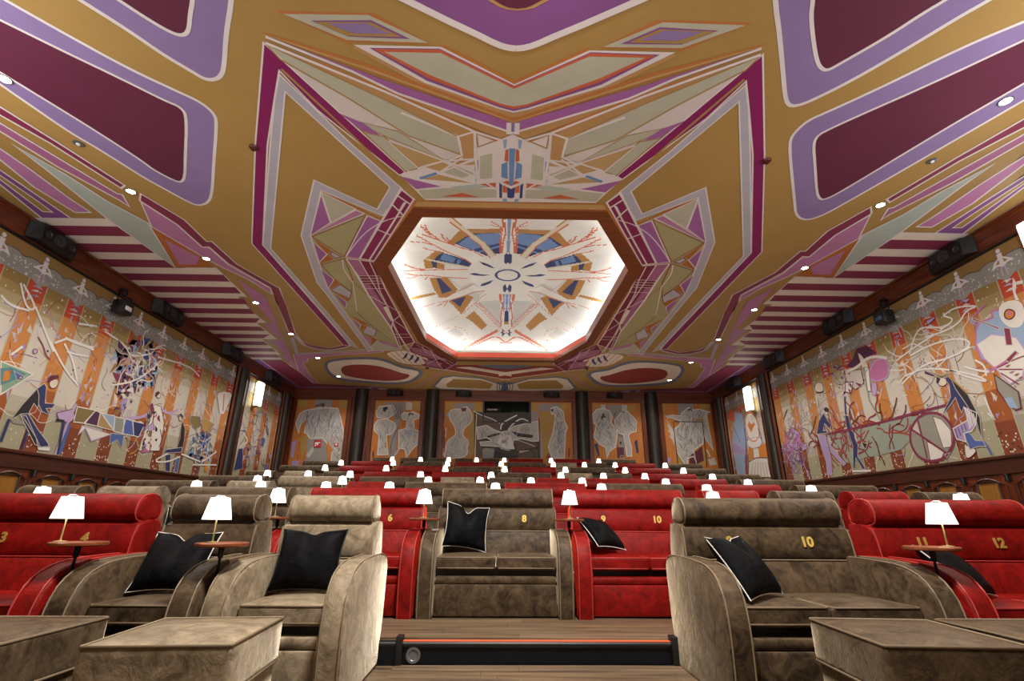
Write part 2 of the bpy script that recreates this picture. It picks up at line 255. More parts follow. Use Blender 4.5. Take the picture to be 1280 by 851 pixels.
CEILING_DATA = '''
s,1,8c76a8,0,1:-5.2,2.8 -4.73,3.38 -4.44,3.73 -4.11,4.11 -3.77,4.4 -3.59,4.55 -3.53,4.72 -3.58,4.87 -4.02,5.62 -4.36,6.22 -4.56,6.5 -4.77,6.6 -4.87,6.5 -5.04,6.17 -5.16,5.94 -5.37,5.34 -5.49,5.1 -5.6,4.67 -5.91,3.42
s,2,e0d8d8,0.038,1:-5.2,2.8 -4.73,3.38 -4.44,3.73 -4.11,4.11 -3.77,4.4 -3.59,4.55 -3.53,4.72 -3.58,4.87 -4.02,5.62 -4.36,6.22 -4.56,6.5 -4.77,6.6 -4.87,6.5 -5.04,6.17 -5.16,5.94 -5.37,5.34 -5.49,5.1 -5.6,4.67 -5.91,3.42 -5.2,2.8
s,3,5f1f3c,0,1:-5.49,3.05 -4.96,3.58 -4.6,3.94 -4.27,4.25 -4,4.53 -3.86,4.63 -3.89,4.79 -4.34,5.52 -4.56,5.89 -4.69,6.03 -4.77,5.99 -4.92,5.75 -4.94,5.6 -5.15,5.04 -5.33,4.63 -5.88,3.4
s,4,e0d8d8,0.034,1:-5.49,3.05 -4.96,3.58 -4.6,3.94 -4.27,4.25 -4,4.53 -3.86,4.63 -3.89,4.79 -4.34,5.52 -4.56,5.89 -4.69,6.03 -4.77,5.99 -4.92,5.75 -4.94,5.6 -5.15,5.04 -5.33,4.63 -5.88,3.4 -5.49,3.05
s,1,8c76a8,0,1:-4.65,2.58 -4.03,3.37 -3.8,3.66 -3.63,3.93 -3.46,4.12 -3.37,4.23 -3.26,4.23 -3.16,4.17 -3.07,4.05 -2.85,3.66 -2.63,3.33 -2.16,2.52
s,2,e0d8d8,0.045,1:-4.65,2.58 -4.03,3.37 -3.8,3.66 -3.63,3.93 -3.46,4.12 -3.37,4.23 -3.26,4.23 -3.16,4.17 -3.07,4.05 -2.85,3.66 -2.63,3.33 -2.16,2.52 -4.65,2.58
s,3,5f1f3c,0,1:-4.26,2.57 -3.67,3.36 -3.5,3.57 -3.37,3.69 -3.28,3.7 -3.2,3.64 -3.09,3.47 -2.99,3.34 -2.47,2.53
s,4,e0d8d8,0.038,1:-4.26,2.57 -3.67,3.36 -3.5,3.57 -3.37,3.69 -3.28,3.7 -3.2,3.64 -3.09,3.47 -2.99,3.34 -2.47,2.53 -4.26,2.57
s,1,8c76a8,0,1:2.03,2.59 2.36,3.2 2.56,3.5 2.85,3.97 3.07,4.33 3.17,4.42 3.26,4.41 3.37,4.34 3.66,4.04 3.97,3.62 4.18,3.31 4.31,3.15 4.78,2.52
s,2,e0d8d8,0.045,1:2.03,2.59 2.36,3.2 2.56,3.5 2.85,3.97 3.07,4.33 3.17,4.42 3.26,4.41 3.37,4.34 3.66,4.04 3.97,3.62 4.18,3.31 4.31,3.15 4.78,2.52 2.03,2.59
s,3,5f1f3c,0,1:2.39,2.63 2.71,3.19 2.77,3.33 2.97,3.62 3.14,3.84 3.24,3.92 3.31,3.93 3.38,3.85 3.65,3.53 3.81,3.28 3.91,3.16 4.33,2.58
s,4,e0d8d8,0.038,1:2.39,2.63 2.71,3.19 2.77,3.33 2.97,3.62 3.14,3.84 3.24,3.92 3.31,3.93 3.38,3.85 3.65,3.53 3.81,3.28 3.91,3.16 4.33,2.58 2.39,2.63
s,1,8c76a8,0,1:5.52,2.84 4.83,3.34 4.47,3.64 4.07,4.09 3.66,4.49 3.51,4.62 3.46,4.78 3.46,4.94 3.6,5.2 3.89,5.67 4.27,6.28 4.41,6.51 4.56,6.65 4.71,6.69 4.84,6.58 4.93,6.42 5.25,5.61 5.49,4.97 5.76,4.26 6.1,3.3
s,2,e0d8d8,0.038,1:5.52,2.84 4.83,3.34 4.47,3.64 4.07,4.09 3.66,4.49 3.51,4.62 3.46,4.78 3.46,4.94 3.6,5.2 3.89,5.67 4.27,6.28 4.41,6.51 4.56,6.65 4.71,6.69 4.84,6.58 4.93,6.42 5.25,5.61 5.49,4.97 5.76,4.26 6.1,3.3 5.52,2.84
s,3,5f1f3c,0,1:5.6,2.9 5.02,3.53 4.56,4.04 4.02,4.57 3.83,4.77 3.76,4.87 3.8,5.02 4.03,5.37 4.42,5.98 4.56,6.14 4.65,6.15 4.76,5.97 5.1,5.07 5.29,4.58 5.42,4.29 5.91,3.15
s,4,e0d8d8,0.034,1:5.6,2.9 5.02,3.53 4.56,4.04 4.02,4.57 3.83,4.77 3.76,4.87 3.8,5.02 4.03,5.37 4.42,5.98 4.56,6.14 4.65,6.15 4.76,5.97 5.1,5.07 5.29,4.58 5.42,4.29 5.91,3.15 5.6,2.9
m,2,860f5c,0,0:-2.53,3.76 -2.03,4.68 -1.46,5.71 -1.55,5.78 -2.29,4.63 -2.51,4.09 -2.73,4.49 -3.13,5.23 -4.3,7.73 -4.25,11.75 -4.3,13.09 -4.46,13 -4.47,7.69 -3.28,5.22
m,3,e0d8d8,0.02,0:-2.53,3.76 -2.03,4.68 -1.46,5.71 -1.55,5.78 -2.29,4.63 -2.51,4.09 -2.73,4.49 -3.13,5.23 -4.3,7.73 -4.25,11.75 -4.3,13.09 -4.46,13 -4.47,7.69 -3.28,5.22 -2.53,3.76
m,2,b4b2c0,0,0:-2.53,4.14 -2.04,5.2 -1.57,6.08 -2,6.78 -2.76,6.16 -3.35,7.38 -3.71,9.33 -3.73,9.84 -3.75,13.46 -3.91,13.57 -3.85,9.84 -3.86,9.19 -3.51,7.39 -2.78,5.92 -2.05,6.6 -1.74,6.05 -2.16,5.19 -2.56,4.37 -2.96,5.21 -4.21,7.84 -4.17,9.85 -4.13,13.28 -4.28,13.09 -4.29,9.85 -4.3,7.73 -3.09,5.22 -2.73,4.49
m,3,e0d8d8,0.02,0:-2.53,4.14 -2.04,5.2 -1.57,6.08 -2,6.78 -2.76,6.16 -3.35,7.38 -3.71,9.33 -3.73,9.84 -3.75,13.46 -3.91,13.57 -3.85,9.84 -3.86,9.19 -3.51,7.39 -2.78,5.92 -2.05,6.6 -1.74,6.05 -2.16,5.19 -2.56,4.37 -2.96,5.21 -4.21,7.84 -4.17,9.85 -4.13,13.28 -4.28,13.09 -4.29,9.85 -4.3,7.73 -3.09,5.22 -2.73,4.49 -2.53,4.14
m,4,a8864a,0.03,0:-2.48,4.07 -1.99,5.04 -1.58,5.9
m,1,a9a176,0,0:-2.76,6.16 -2.04,6.8 -2.98,8.1 -2.97,9.78 -2.91,13.09 -3.76,13.36 -3.72,13.32 -3.73,9.84 -3.71,9.33 -3.35,7.38
m,3,b6b5a2,0,0:-2.77,6.19 -2.38,6.6 -2.88,6.99
m,4,e0d8d8,0.02,0:-2.77,6.19 -2.38,6.6 -2.88,6.99 -2.77,6.19
m,3,a060a0,0,0:-2.8,6.27 -2.89,6.99 -3.35,7.39
m,4,e0d8d8,0.02,0:-2.8,6.27 -2.89,6.99 -3.35,7.39 -2.8,6.27
m,3,b879a8,0,0:-3.34,7.39 -2.39,6.63 -2.28,6.72
m,4,e0d8d8,0.02,0:-3.34,7.39 -2.39,6.63 -2.28,6.72 -3.34,7.39
m,3,a9a176,0,0:-3.34,7.43 -2.27,6.76 -2.99,8.1
m,4,8d2f2a,0.018,0:-3.34,7.43 -2.27,6.76 -2.99,8.1 -3.34,7.43
m,3,a060a0,0,0:-2.25,6.78 -2.07,6.92 -2.74,8.17 -2.97,8.1
m,4,e0d8d8,0.02,0:-2.25,6.78 -2.07,6.92 -2.74,8.17 -2.97,8.1 -2.25,6.78
m,3,b5682a,0.05,0:-2.75,6.18 -2.05,6.87
m,5,e0d8d8,0.02,1:-1.7,6.77 -2.01,6.9 -2.36,7.21 -2.68,7.65 -2.97,8.11
m,3,a060a0,0,0:-3.4,7.54 -3.28,8.02 -3.55,8.36
m,4,e0d8d8,0.02,0:-3.4,7.54 -3.28,8.02 -3.55,8.36 -3.4,7.54
m,3,b5682a,0,0:-3.34,7.47 -3.16,7.9 -3.28,8.02
m,3,b5682a,0,0:-3.27,8.03 -3.21,8.2 -3.54,8.39
m,3,b4b2c0,0,0:-3.16,7.93 -3.05,8.11 -3.17,8.16 -3.23,8.02
m,4,8d2f2a,0.02,0:-3.16,7.93 -3.05,8.11 -3.17,8.16 -3.23,8.02 -3.16,7.93
m,3,a9a176,0,0:-3.52,8.42 -3.01,8.17 -3.09,8.99 -3.28,9.6 -3.45,9
m,4,8d2f2a,0.018,0:-3.52,8.42 -3.01,8.17 -3.09,8.99 -3.28,9.6 -3.45,9 -3.52,8.42
m,3,a060a0,0,0:-3.59,8.61 -3.47,9.03 -3.71,9.43
m,4,e0d8d8,0.02,0:-3.59,8.61 -3.47,9.03 -3.71,9.43 -3.59,8.61
m,3,b5682a,0,0:-3.46,9.03 -3.42,9.23 -3.7,9.48
m,3,b4b2c0,0,0:-3.41,9.25 -3.29,9.63 -3.41,9.93 -3.68,9.53
m,4,8d2f2a,0.018,0:-3.41,9.25 -3.29,9.63 -3.41,9.93 -3.68,9.53 -3.41,9.25
m,3,b5682a,0,0:-3.67,9.57 -3.42,9.96 -3.51,10.12
m,3,a060a0,0,0:-3.68,9.67 -3.53,10.13 -3.67,10.5
m,4,e0d8d8,0.018,0:-3.68,9.67 -3.53,10.13 -3.67,10.5 -3.68,9.67
m,3,a9a176,0,0:-3.12,9.09 -2.97,9.78 -2.88,11.79 -2.93,13.05 -3.34,11.5 -3.46,10.73
m,4,8d2f2a,0.018,0:-3.12,9.09 -2.97,9.78 -2.88,11.79 -2.93,13.05 -3.34,11.5 -3.46,10.73 -3.12,9.09
m,3,b5682a,0,0:-3.7,10.83 -3.38,11.43 -3.53,11.52 -3.55,11.42
m,3,a060a0,0,0:-3.7,11.01 -3.59,11.51 -3.68,11.74
m,4,e0d8d8,0.015,0:-3.7,11.01 -3.59,11.51 -3.68,11.74 -3.7,11.01
m,4,b5682a,0,0:-3.57,11.47 -3.47,11.6 -3.71,11.92
m,3,b4b2c0,0,0:-3.43,11.52 -3.28,11.85 -3.45,12.32 -3.68,12.02
m,4,8d2f2a,0.018,0:-3.43,11.52 -3.28,11.85 -3.45,12.32 -3.68,12.02 -3.43,11.52
m,4,b5682a,0,0:-3.7,12.06 -3.42,12.56 -3.69,12.98 -3.55,12.5
m,3,b879a8,0,0:-3.72,12.15 -3.58,12.53 -3.7,12.96
m,2,b6b5a2,0,0:-3.46,12.61 -2.91,13.19 -2.87,13.38 -3.77,13.48 -3.74,13.13
m,3,b879a8,0,0:-3.42,12.55 -2.89,13.09 -3.01,13.21 -3.39,12.83
m,5,e0d8d8,0.02,1:-3.06,8.22 -3.15,8.57 -3.14,8.95 -3.13,9.14
m,5,e0d8d8,0.018,0:-3.12,9.09 -3.45,10.66
m,3,861c52,0,0:-1.59,6.08 -1.44,6.33 -2.48,8.24 -2.73,8.16
m,4,e0d8d8,0.035,0:-1.59,6.08 -1.44,6.33 -2.48,8.24 -2.73,8.16 -1.59,6.08
m,5,e0d8d8,0.03,0:-1.58,6.4 -2.05,7.27 -2.57,8.21
m,5,e0d8d8,0.028,0:-1.67,6.24 -1.52,6.45
m,5,e0d8d8,0.028,0:-1.79,6.47 -1.72,6.64 -1.68,6.75
m,5,e0d8d8,0.028,0:-2.19,7.16 -2,7.33
m,5,e0d8d8,0.028,0:-1.6,6.41 -1.72,6.64
m,4,b8743a,0.05,0:-1.42,6.36 -2.45,8.26 -2.49,8.35 -2.53,9.44 -2.43,12.66 -1.39,14.51
m,3,7a1c3a,0,0:-2.96,8.17 -2.48,8.28 -2.54,9.44 -2.47,12.72 -2.95,13.09 -2.88,11.79 -2.97,9.78
m,4,e0d8d8,0.03,0:-2.96,8.17 -2.48,8.28 -2.54,9.44 -2.47,12.72 -2.95,13.09 -2.88,11.79 -2.97,9.78 -2.96,8.17
m,4,a8668f,0,0:-2.97,8.19 -2.74,8.25 -2.74,8.81 -2.93,8.84
m,4,a8668f,0,0:-2.93,9.21 -2.81,9.21 -2.76,10.25 -2.74,10.5 -2.86,11.71
m,5,e0d8d8,0.022,0:-2.75,8.23 -2.74,8.84 -2.72,9.44 -2.69,10.25
m,5,e0d8d8,0.022,0:-2.58,8.29 -2.59,8.88 -2.67,9.5 -2.68,10.31
m,5,e0d8d8,0.02,0:-2.93,8.85 -2.54,8.84
m,5,e0d8d8,0.02,0:-2.94,8.96 -2.53,8.95
m,5,e0d8d8,0.02,0:-2.94,9.08 -2.54,9.06
m,5,e0d8d8,0.02,0:-2.93,9.19 -2.53,9.17
m,5,e0d8d8,0.02,0:-2.95,9.42 -2.54,9.41
m,5,e0d8d8,0.022,0:-2.98,8.17 -2.94,8.89 -2.95,9.78 -2.86,11.71 -2.76,11.16 -2.91,13.25
m,5,e0d8d8,0.022,0:-2.95,9.78 -2.69,10.25 -2.46,10.69
m,5,e0d8d8,0.022,0:-2.47,10.79 -2.73,11.2 -2.89,11.71
m,5,e0d8d8,0.02,0:-2.9,12.12 -2.48,12.1
m,5,e0d8d8,0.02,0:-2.91,12.34 -2.46,12.32
m,5,e0d8d8,0.02,0:-2.68,10.31 -2.72,11.15 -2.52,11.7 -2.46,12.7
m,5,e0d8d8,0.022,0:-2.73,10.44 -2.78,12.2 -2.77,13.34
m,5,e0d8d8,0.022,0:-2.8,11.41 -2.75,12.72 -2.71,13.54
m,6,e6dace,0,0:-2.79,10.38 -2.7,10.31 -2.71,11.11 -2.79,11.22
m,3,7a1c3a,0,0:-2.46,12.69 -1.44,14.45 -1.9,15.34 -2.61,14.85 -2.84,13.6
m,4,e0d8d8,0.02,0:-2.46,12.69 -1.44,14.45 -1.9,15.34 -2.61,14.85 -2.84,13.6 -2.46,12.69
m,4,a8668f,0,0:-2.69,13.1 -2.11,13.37 -1.83,14.36 -2.2,14.04 -2.58,13.74
m,4,a8668f,0,0:-2.48,14.16 -1.93,14.59 -2.05,15.07 -2.44,14.84
m,5,e0d8d8,0.016,1:-2.45,12.9 -2.14,13.62 -1.67,14.81
m,5,e0d8d8,0.016,1:-2.31,13.04 -2.29,13.73 -1.75,14.19
m,5,e0d8d8,0.016,1:-2.11,13.37 -2.09,14.25 -1.99,15.19
m,5,e0d8d8,0.016,1:-2.4,14.05 -1.78,14.19 -1.59,14.63
m,5,e0d8d8,0.016,1:-2.42,14.72 -1.93,14.03 -1.77,14.35
m,4,e6dace,0,1:-3.53,13.67 -2.83,13.37 -2.61,13.74 -2.23,14.26 -2.5,14.79 -2.92,14.8 -3.28,14.53
m,5,b5682a,0.02,0:-3.49,13.62 -3.3,14.47
m,5,b5682a,0.02,0:-3.32,13.57 -3.16,14.52
m,5,b5682a,0.02,0:-3.15,13.53 -3.01,14.57
m,5,b5682a,0.02,0:-2.98,13.48 -2.86,14.63
m,5,b5682a,0.02,0:-2.81,13.43 -2.71,14.68
m,5,b5682a,0.02,0:-2.65,13.39 -2.56,14.73
m,5,b5682a,0.02,0:-2.48,13.34 -2.41,14.78
m,6,34447c,0,1:-2.83,13.57 -2.82,13.77 -2.94,14.11 -3.09,14.27 -2.96,13.94
m,6,34447c,0,1:-2.69,13.72 -2.67,13.93 -2.8,14.28 -2.95,14.45 -2.82,14.11
m,6,34447c,0,1:-2.56,13.9 -2.54,14.11 -2.66,14.47 -2.81,14.64 -2.69,14.29
m,3,b4b2c0,0.09,0:-5.65,12.51 -6.02,13.81 -5.71,13.79 -4.84,13.61 -3.82,13.37
m,3,b4b2c0,0.07,0:-5.53,12.34 -5.56,13.05 -5.42,13.35 -5.12,13.57 -4.38,13.21
m,2,b879a8,0,0:-6.17,13.92 -4.71,13.7 -3.44,13.43 -2.8,13.36 -3.53,13.52 -3.48,13.6 -4.77,13.91 -5.88,14.28 -6.04,14.68 -6.21,14.77 -6.49,16.28 -6.53,17.16 -6.73,17.17 -6.67,15.62
m,3,e0d8d8,0.02,0:-6.17,13.92 -4.71,13.7 -3.44,13.43 -2.8,13.36 -3.53,13.52 -3.48,13.6 -4.77,13.91 -5.88,14.28 -6.04,14.68 -6.21,14.77 -6.49,16.28 -6.53,17.16 -6.73,17.17 -6.67,15.62 -6.17,13.92
m,2,b8743a,0,0:-2.49,3.64 -1.47,4.01 0,4.69 0,4.78 -1.49,4.11 -2.49,3.67
m,3,bb9a66,0,0:-2.49,3.66 -1.48,4.06 0,4.74 0,4.76 -1.49,4.09 -2.49,3.67
m,4,a060a0,0,0:-2.46,3.69 -1.46,4.16 0,4.77 0,4.92 -1.3,4.35 -1.72,4.07
m,6,ded6d6,0.032,0:-2.48,3.69 -1.73,4.08 -1.3,4.36 0,4.93
m,3,b98f5c,0,0:-2.49,3.72 -1.3,4.35 0,4.94 -0.16,5.03 -1.45,4.33
m,5,b8743a,0.03,0:-2.15,3.93 -1.26,4.41 -0.19,5.07
m,6,ded6d6,0.034,0:-2.51,3.76 -1.45,4.33 -0.47,4.92 -0.16,5.05
m,2,b98f5c,0,0:-2.51,3.78 -1.45,4.34 -0.47,4.92 -0.48,5.4 -0.83,5.5 -0.65,5.32 -0.68,5.02 -1.65,4.33
m,3,b6b5a2,0,0:-2.51,3.78 -1.47,4.45 -0.67,5.02 -0.68,5.33 -1.29,5.02 -1.88,4.44 -2.44,3.95
m,4,a8864a,0.02,0:-2.51,3.78 -1.47,4.45 -0.67,5.02 -0.68,5.33 -1.29,5.02 -1.88,4.44 -2.44,3.95 -2.51,3.78
m,2,d2c9c6,0,0:-2.47,3.87 -1.88,4.43 -1.29,5.02 -0.68,5.35 -0.92,5.47 -1.56,5.12 -1.81,4.99 -2.05,4.67
m,3,b6b5a2,0,0:-1.92,4.77 -1.41,4.94 -0.91,5.44 -1.55,5.06
m,4,a8864a,0.016,0:-1.92,4.77 -1.41,4.94 -0.91,5.44 -1.55,5.06 -1.92,4.77
m,4,a060a0,0,0:-2.05,4.67 -1.8,4.82 -1.63,5.04 -1.84,4.95
m,3,b6b5a2,0,0:-1.84,4.97 -1.6,5.04 -1.27,5.62 -1.45,5.7
m,4,a8864a,0.02,0:-1.84,4.97 -1.6,5.04 -1.27,5.62 -1.45,5.7 -1.84,4.97
m,3,bb9a66,0,0:-1.57,5.11 -0.9,5.47 -1.27,5.62
m,4,e0d8d8,0.02,0:-1.57,5.11 -0.9,5.47 -1.27,5.62 -1.57,5.11
m,2,ded6d6,0,0:0,4.95 -0.17,5.06 -0.47,4.91 -0.48,5.41 -0.67,5.53 -0.92,5.47 -1.24,5.6 -1.44,5.7 -1.54,5.78 -1.28,6.34 0,6.35
m,3,b98f5c,0,0:-0.68,5.01 -0.47,4.92 -0.49,5.41 -0.73,5.55 -0.87,5.47 -0.66,5.35
m,4,e0d8d8,0.03,0:-0.68,5.01 -0.47,4.92 -0.49,5.41 -0.73,5.55 -0.87,5.47 -0.66,5.35 -0.68,5.01
m,4,ded6d6,0.035,0:-1.32,4.64 -0.68,5.01 -0.66,5.35
m,4,bb9a66,0,0:-1.17,5.6 -0.93,5.49 -0.75,5.56 -0.98,5.68
m,4,bb9a66,0,0:-1.25,5.85 -1,5.75 -0.56,5.92
m,4,bb9a66,0,0:-0.66,5.54 -0.49,5.45 -0.5,5.53
m,4,a8864a,0.02,0:-0.45,4.95 -0.22,5.07 -0.44,5.19 -0.45,4.95
m,4,a060a0,0,0:-1.54,5.8 -1,6.01 -1.37,6.08
m,4,6a8fc0,0.05,0:-1.28,5.84 -1.03,5.72
m,3,b6b5a2,0,0:-0.95,5.71 -0.74,5.57 -0.51,5.71 -0.71,5.83
m,4,aebab2,0,0:-0.88,6.01 -0.48,5.94 -0.3,6 -0.68,6.1
m,3,b6b5a2,0,0:-1.35,6.11 -0.9,6.04 -0.21,6.05 -0.21,6.25 -1.28,6.31
m,4,c4603c,0,0:-1.02,6.25 -0.72,6.15 -0.46,6.25
m,4,c4603c,0,0:-0.45,5.94 -0.22,5.9 -0.22,6.04
m,3,b6b5a2,0,0:-0.42,5.36 -0.26,5.3 -0.27,5.8 -0.44,5.83
m,4,6a8fc0,0.05,0:-0.47,5.44 -0.48,5.65
m,4,b4b2c0,0.04,0:-0.48,5.73 -0.49,5.95
m,5,ded6d6,0.035,0:-0.47,4.92 -0.48,5.41 -0.47,5.95
m,5,ded6d6,0.03,0:-1.24,5.6 -0.92,5.47 -0.49,5.41
m,5,ded6d6,0.03,0:-1.43,5.69 -0.98,5.69 -0.65,5.39
m,5,ded6d6,0.03,0:-0.92,5.47 -0.44,5.83 -0.21,6.05
m,5,ded6d6,0.03,0:-1.17,5.61 -0.68,5.83 -0.44,5.93
m,4,6a8fc0,0,0:-0.04,4.77 0,4.77 0,4.95 -0.04,4.95
m,4,8aa6c8,0,0:-0.12,5.05 -0.07,5.04 -0.08,5.2 -0.11,5.2
m,4,c4603c,0,0:-0.09,5.24 -0.05,5.21 -0.05,5.46 -0.1,5.44
m,4,6a8fc0,0,0:-0.14,5.51 -0.06,5.46 -0.05,5.82 -0.14,5.78
m,4,34447c,0,0:-0.17,5.9 -0.13,5.94 -0.13,6.26 -0.17,6.25
m,4,c4603c,0,0:-0.12,5.94 -0.06,5.99 -0.06,6.13 -0.12,6.12
m,4,34447c,0,0:-0.06,5.98 0,6 0,6.26 -0.05,6.24
m,5,c4603c,0,0:0,6 0,6.04 0,6.16 0,6.15
m,4,c4603c,0,0:-0.14,5.9 -0.06,5.85 0,5.9 0,5.98
m,4,8aa6c8,0,0:-0.12,6.27 -0.06,6.27 -0.05,6.36 -0.12,6.36
m,6,6a8fc0,0.04,0:-0.02,5.2 -0.01,5.94
m,6,ded6d6,0.06,0:-0.05,4.76 -0.05,4.95
m,7,ded6d6,0.05,0:-0.14,5.9 0.02,6.01
m,1,b8743a,0,0:-0.75,3.72 0,4.15 0,4.2 -0.75,3.76
m,2,ded6d6,0,0:-1.63,3.76 -0.75,3.76 0,4.2 0,4.61 -0.16,4.56 -0.98,4.21
m,3,86508f,0,0:-1.48,3.79 -0.77,3.78 0,4.22 0,4.58 -0.16,4.53 -0.95,4.18
m,4,c4603c,0,0:-1.44,3.8 -0.77,3.79 0,4.23 0,4.55 -0.16,4.5 -0.92,4.15
m,5,b6b5a2,0,0:-1.34,3.83 -0.76,3.83 0,4.26 0,4.51 -0.16,4.47 -0.91,4.1
m,2,b98f5c,0.06,0:-1.63,3.78 -0.98,4.24 -0.16,4.59 0,4.66
m,1,b8743a,0,0:-2.27,3.42 -1.34,3.42 -0.85,3.74 -1.66,3.73 -1.64,3.77
m,2,b6b5a2,0,0:-2.21,3.45 -1.4,3.44 -0.88,3.72 -1.68,3.71
m,3,86508f,0,0:-1.97,3.51 -1.39,3.49 -1.05,3.68 -1.66,3.67
m,4,a8864a,0,0:-1.94,3.52 -1.4,3.51 -1.13,3.66 -1.67,3.66
m,5,8c76a8,0,0:-1.82,3.53 -1.45,3.52 -1.23,3.63 -1.61,3.63
m,1,86508f,0,0:-1.8,2.88 -1.01,3.29 -0.65,3.48 -0.37,3.62 -0.17,3.72 -0.09,3.75 0,3.75 0,2.83
m,3,e0d8d8,0.07,0:-1.8,2.88 -1.01,3.29 -0.65,3.48 -0.37,3.62 -0.24,3.69 -0.15,3.73 -0.08,3.75 0,3.76
m,2,b98f5c,0,0:-1,2.91 -0.48,3.16 -0.28,3.26 -0.16,3.33 -0.09,3.35 0,3.36 0,2.88
m,3,5f1f3c,0,0:-0.94,2.9 -0.44,3.15 -0.25,3.24 -0.13,3.31 -0.08,3.33 0,3.34 0,2.88
m,2,842c4c,0,0:-7.35,0.39 -5.98,4.68 -5.8,5.24 -5.55,6.12 -5.65,6.19 -5.9,5.28 -6.1,4.81 -7.92,0.69
m,3,e0d8d8,0.03,0:-7.35,0.39 -5.98,4.68 -5.8,5.24 -5.55,6.12 -5.65,6.19 -5.9,5.28 -6.1,4.81 -7.92,0.69 -7.35,0.39
m,2,a8668f,0,0:-7.55,0.64 -6.22,4.94 -6.04,5.53 -5.8,6.32 -5.74,6.34 -5.85,6.65 -5.88,6.49 -6.19,5.72 -6.35,5.08 -7.5,0.73
m,3,e0d8d8,0.03,0:-7.55,0.64 -6.22,4.94 -6.04,5.53 -5.8,6.32 -5.74,6.34 -5.85,6.65 -5.88,6.49 -6.19,5.72 -6.35,5.08 -7.5,0.73 -7.55,0.64
m,3,aebab2,0,0:-6.4,5.31 -6.2,5.92 -6.09,6.49 -5.86,7.09 -6.35,8.64 -6.43,7 -6.39,5.83
m,4,e0d8d8,0.03,0:-6.4,5.31 -6.2,5.92 -6.09,6.49 -5.86,7.09 -6.35,8.64 -6.43,7 -6.39,5.83 -6.4,5.31
m,2,b879a8,0,0:-7.04,0.91 -6.64,5.39 -6.61,5.76 -6.6,6.51 -6.56,6.82 -6.81,6.83 -6.9,6.19 -6.84,5.61 -6.42,1.13
m,3,e0d8d8,0.03,0:-7.04,0.91 -6.64,5.39 -6.61,5.76 -6.6,6.51 -6.56,6.82 -6.81,6.83 -6.9,6.19 -6.84,5.61 -6.42,1.13 -7.04,0.91
m,2,86508f,0,0:-7.16,1.33 -7.04,5.82 -7.01,7 -7.48,7.02 -7.34,6.15 -6.63,1.71
m,3,e0d8d8,0.03,0:-7.16,1.33 -7.04,5.82 -7.01,7 -7.48,7.02 -7.34,6.15 -6.63,1.71 -7.16,1.33
m,4,a8864a,0,0:-7.18,1.44 -7.14,5.94 -7.14,6.5 -7.16,6.83 -7.3,6.82 -7.23,6.03 -6.86,1.55
m,5,e0d8d8,0.025,0:-7.18,1.44 -7.14,5.94 -7.14,6.5 -7.16,6.83 -7.3,6.82 -7.23,6.03 -6.86,1.55 -7.18,1.44
m,2,b879a8,0,0:-5.59,6.52 -5.42,7.12 -5.41,7.84 -5.29,7.89 -5.28,8.49 -4.92,9.49 -5.02,9.78 -5.18,9.12 -5.43,8.62 -5.58,8.22 -5.87,7.2
m,3,e0d8d8,0.025,0:-5.59,6.52 -5.42,7.12 -5.41,7.84 -5.29,7.89 -5.28,8.49 -4.92,9.49 -5.02,9.78 -5.18,9.12 -5.43,8.62 -5.58,8.22 -5.87,7.2 -5.59,6.52
m,2,b5682a,0,0:-5.9,7.24 -5.59,8.16 -5.62,8.59 -6.33,8.62
m,3,b879a8,0,0:-5.9,7.6 -5.66,8.22 -5.88,8.5 -6.21,8.51
m,3,842c4c,0,0:-5.45,6.31 -5.21,6.99 -5.22,7.64 -5.13,7.64 -5.1,8.46 -4.73,9.48 -4.94,10.3 -4.81,9.87 -5.42,12.12 -5.47,12.64 -5.38,13.04 -4.91,13.31 -4.46,13.03 -4.3,13.1 -4.86,13.46 -5.25,13.39 -5.5,13.14 -5.49,12.38 -5.55,12.01 -5.01,9.88 -5.11,10.31 -4.91,9.45 -5.25,8.43 -5.28,7.82 -5.4,7.84 -5.41,7.12 -5.58,6.48
m,4,e0d8d8,0.025,0:-5.45,6.31 -5.21,6.99 -5.22,7.64 -5.13,7.64 -5.1,8.46 -4.73,9.48 -4.94,10.3 -4.81,9.87 -5.42,12.12 -5.47,12.64 -5.38,13.04 -4.91,13.31 -4.46,13.03 -4.3,13.1 -4.86,13.46 -5.25,13.39 -5.5,13.14 -5.49,12.38 -5.55,12.01 -5.01,9.88 -5.11,10.31 -4.91,9.45 -5.25,8.43 -5.28,7.82 -5.4,7.84 -5.41,7.12 -5.58,6.48 -5.45,6.31
m,3,b879a8,0,0:-5.41,9.09 -5.2,9.83 -5.31,10.31 -5.2,9.89 -5.64,11.54 -5.98,12.79 -6.64,15.43 -6.56,13.98 -6.4,14.03 -6.32,12.71 -6,12.7 -5.99,11.52 -5.69,11.47 -5.61,10.44
m,2,842c4c,0,0:-7.37,14.47 -6.72,14.45 -6.68,15.65 -6.7,17.2 -4.36,17.62 -4.92,17.58 -4.87,18.41 -3.43,18.35 -4.38,17.73 -7.42,17.75
m,3,e0d8d8,0.02,0:-7.37,14.47 -6.72,14.45 -6.68,15.65 -6.7,17.2 -4.36,17.62 -4.92,17.58 -4.87,18.41 -3.43,18.35 -4.38,17.73 -7.42,17.75 -7.37,14.47
m,1,86508f,0,0:-7.64,14.42 -7.35,14.4 -7.43,17.77 -4.39,17.78 -3.31,18.34 -3.33,18.52 -5.2,18.69 -7.69,18.05
m,2,e0d8d8,0.02,0:-7.64,14.42 -7.35,14.4 -7.43,17.77 -4.39,17.78 -3.31,18.34 -3.33,18.52 -5.2,18.69 -7.69,18.05 -7.64,14.42
m,3,86508f,0,1:-4.92,17.58 -4.51,17.56 -4.09,17.87 -3.9,18.37 -4.75,18.41
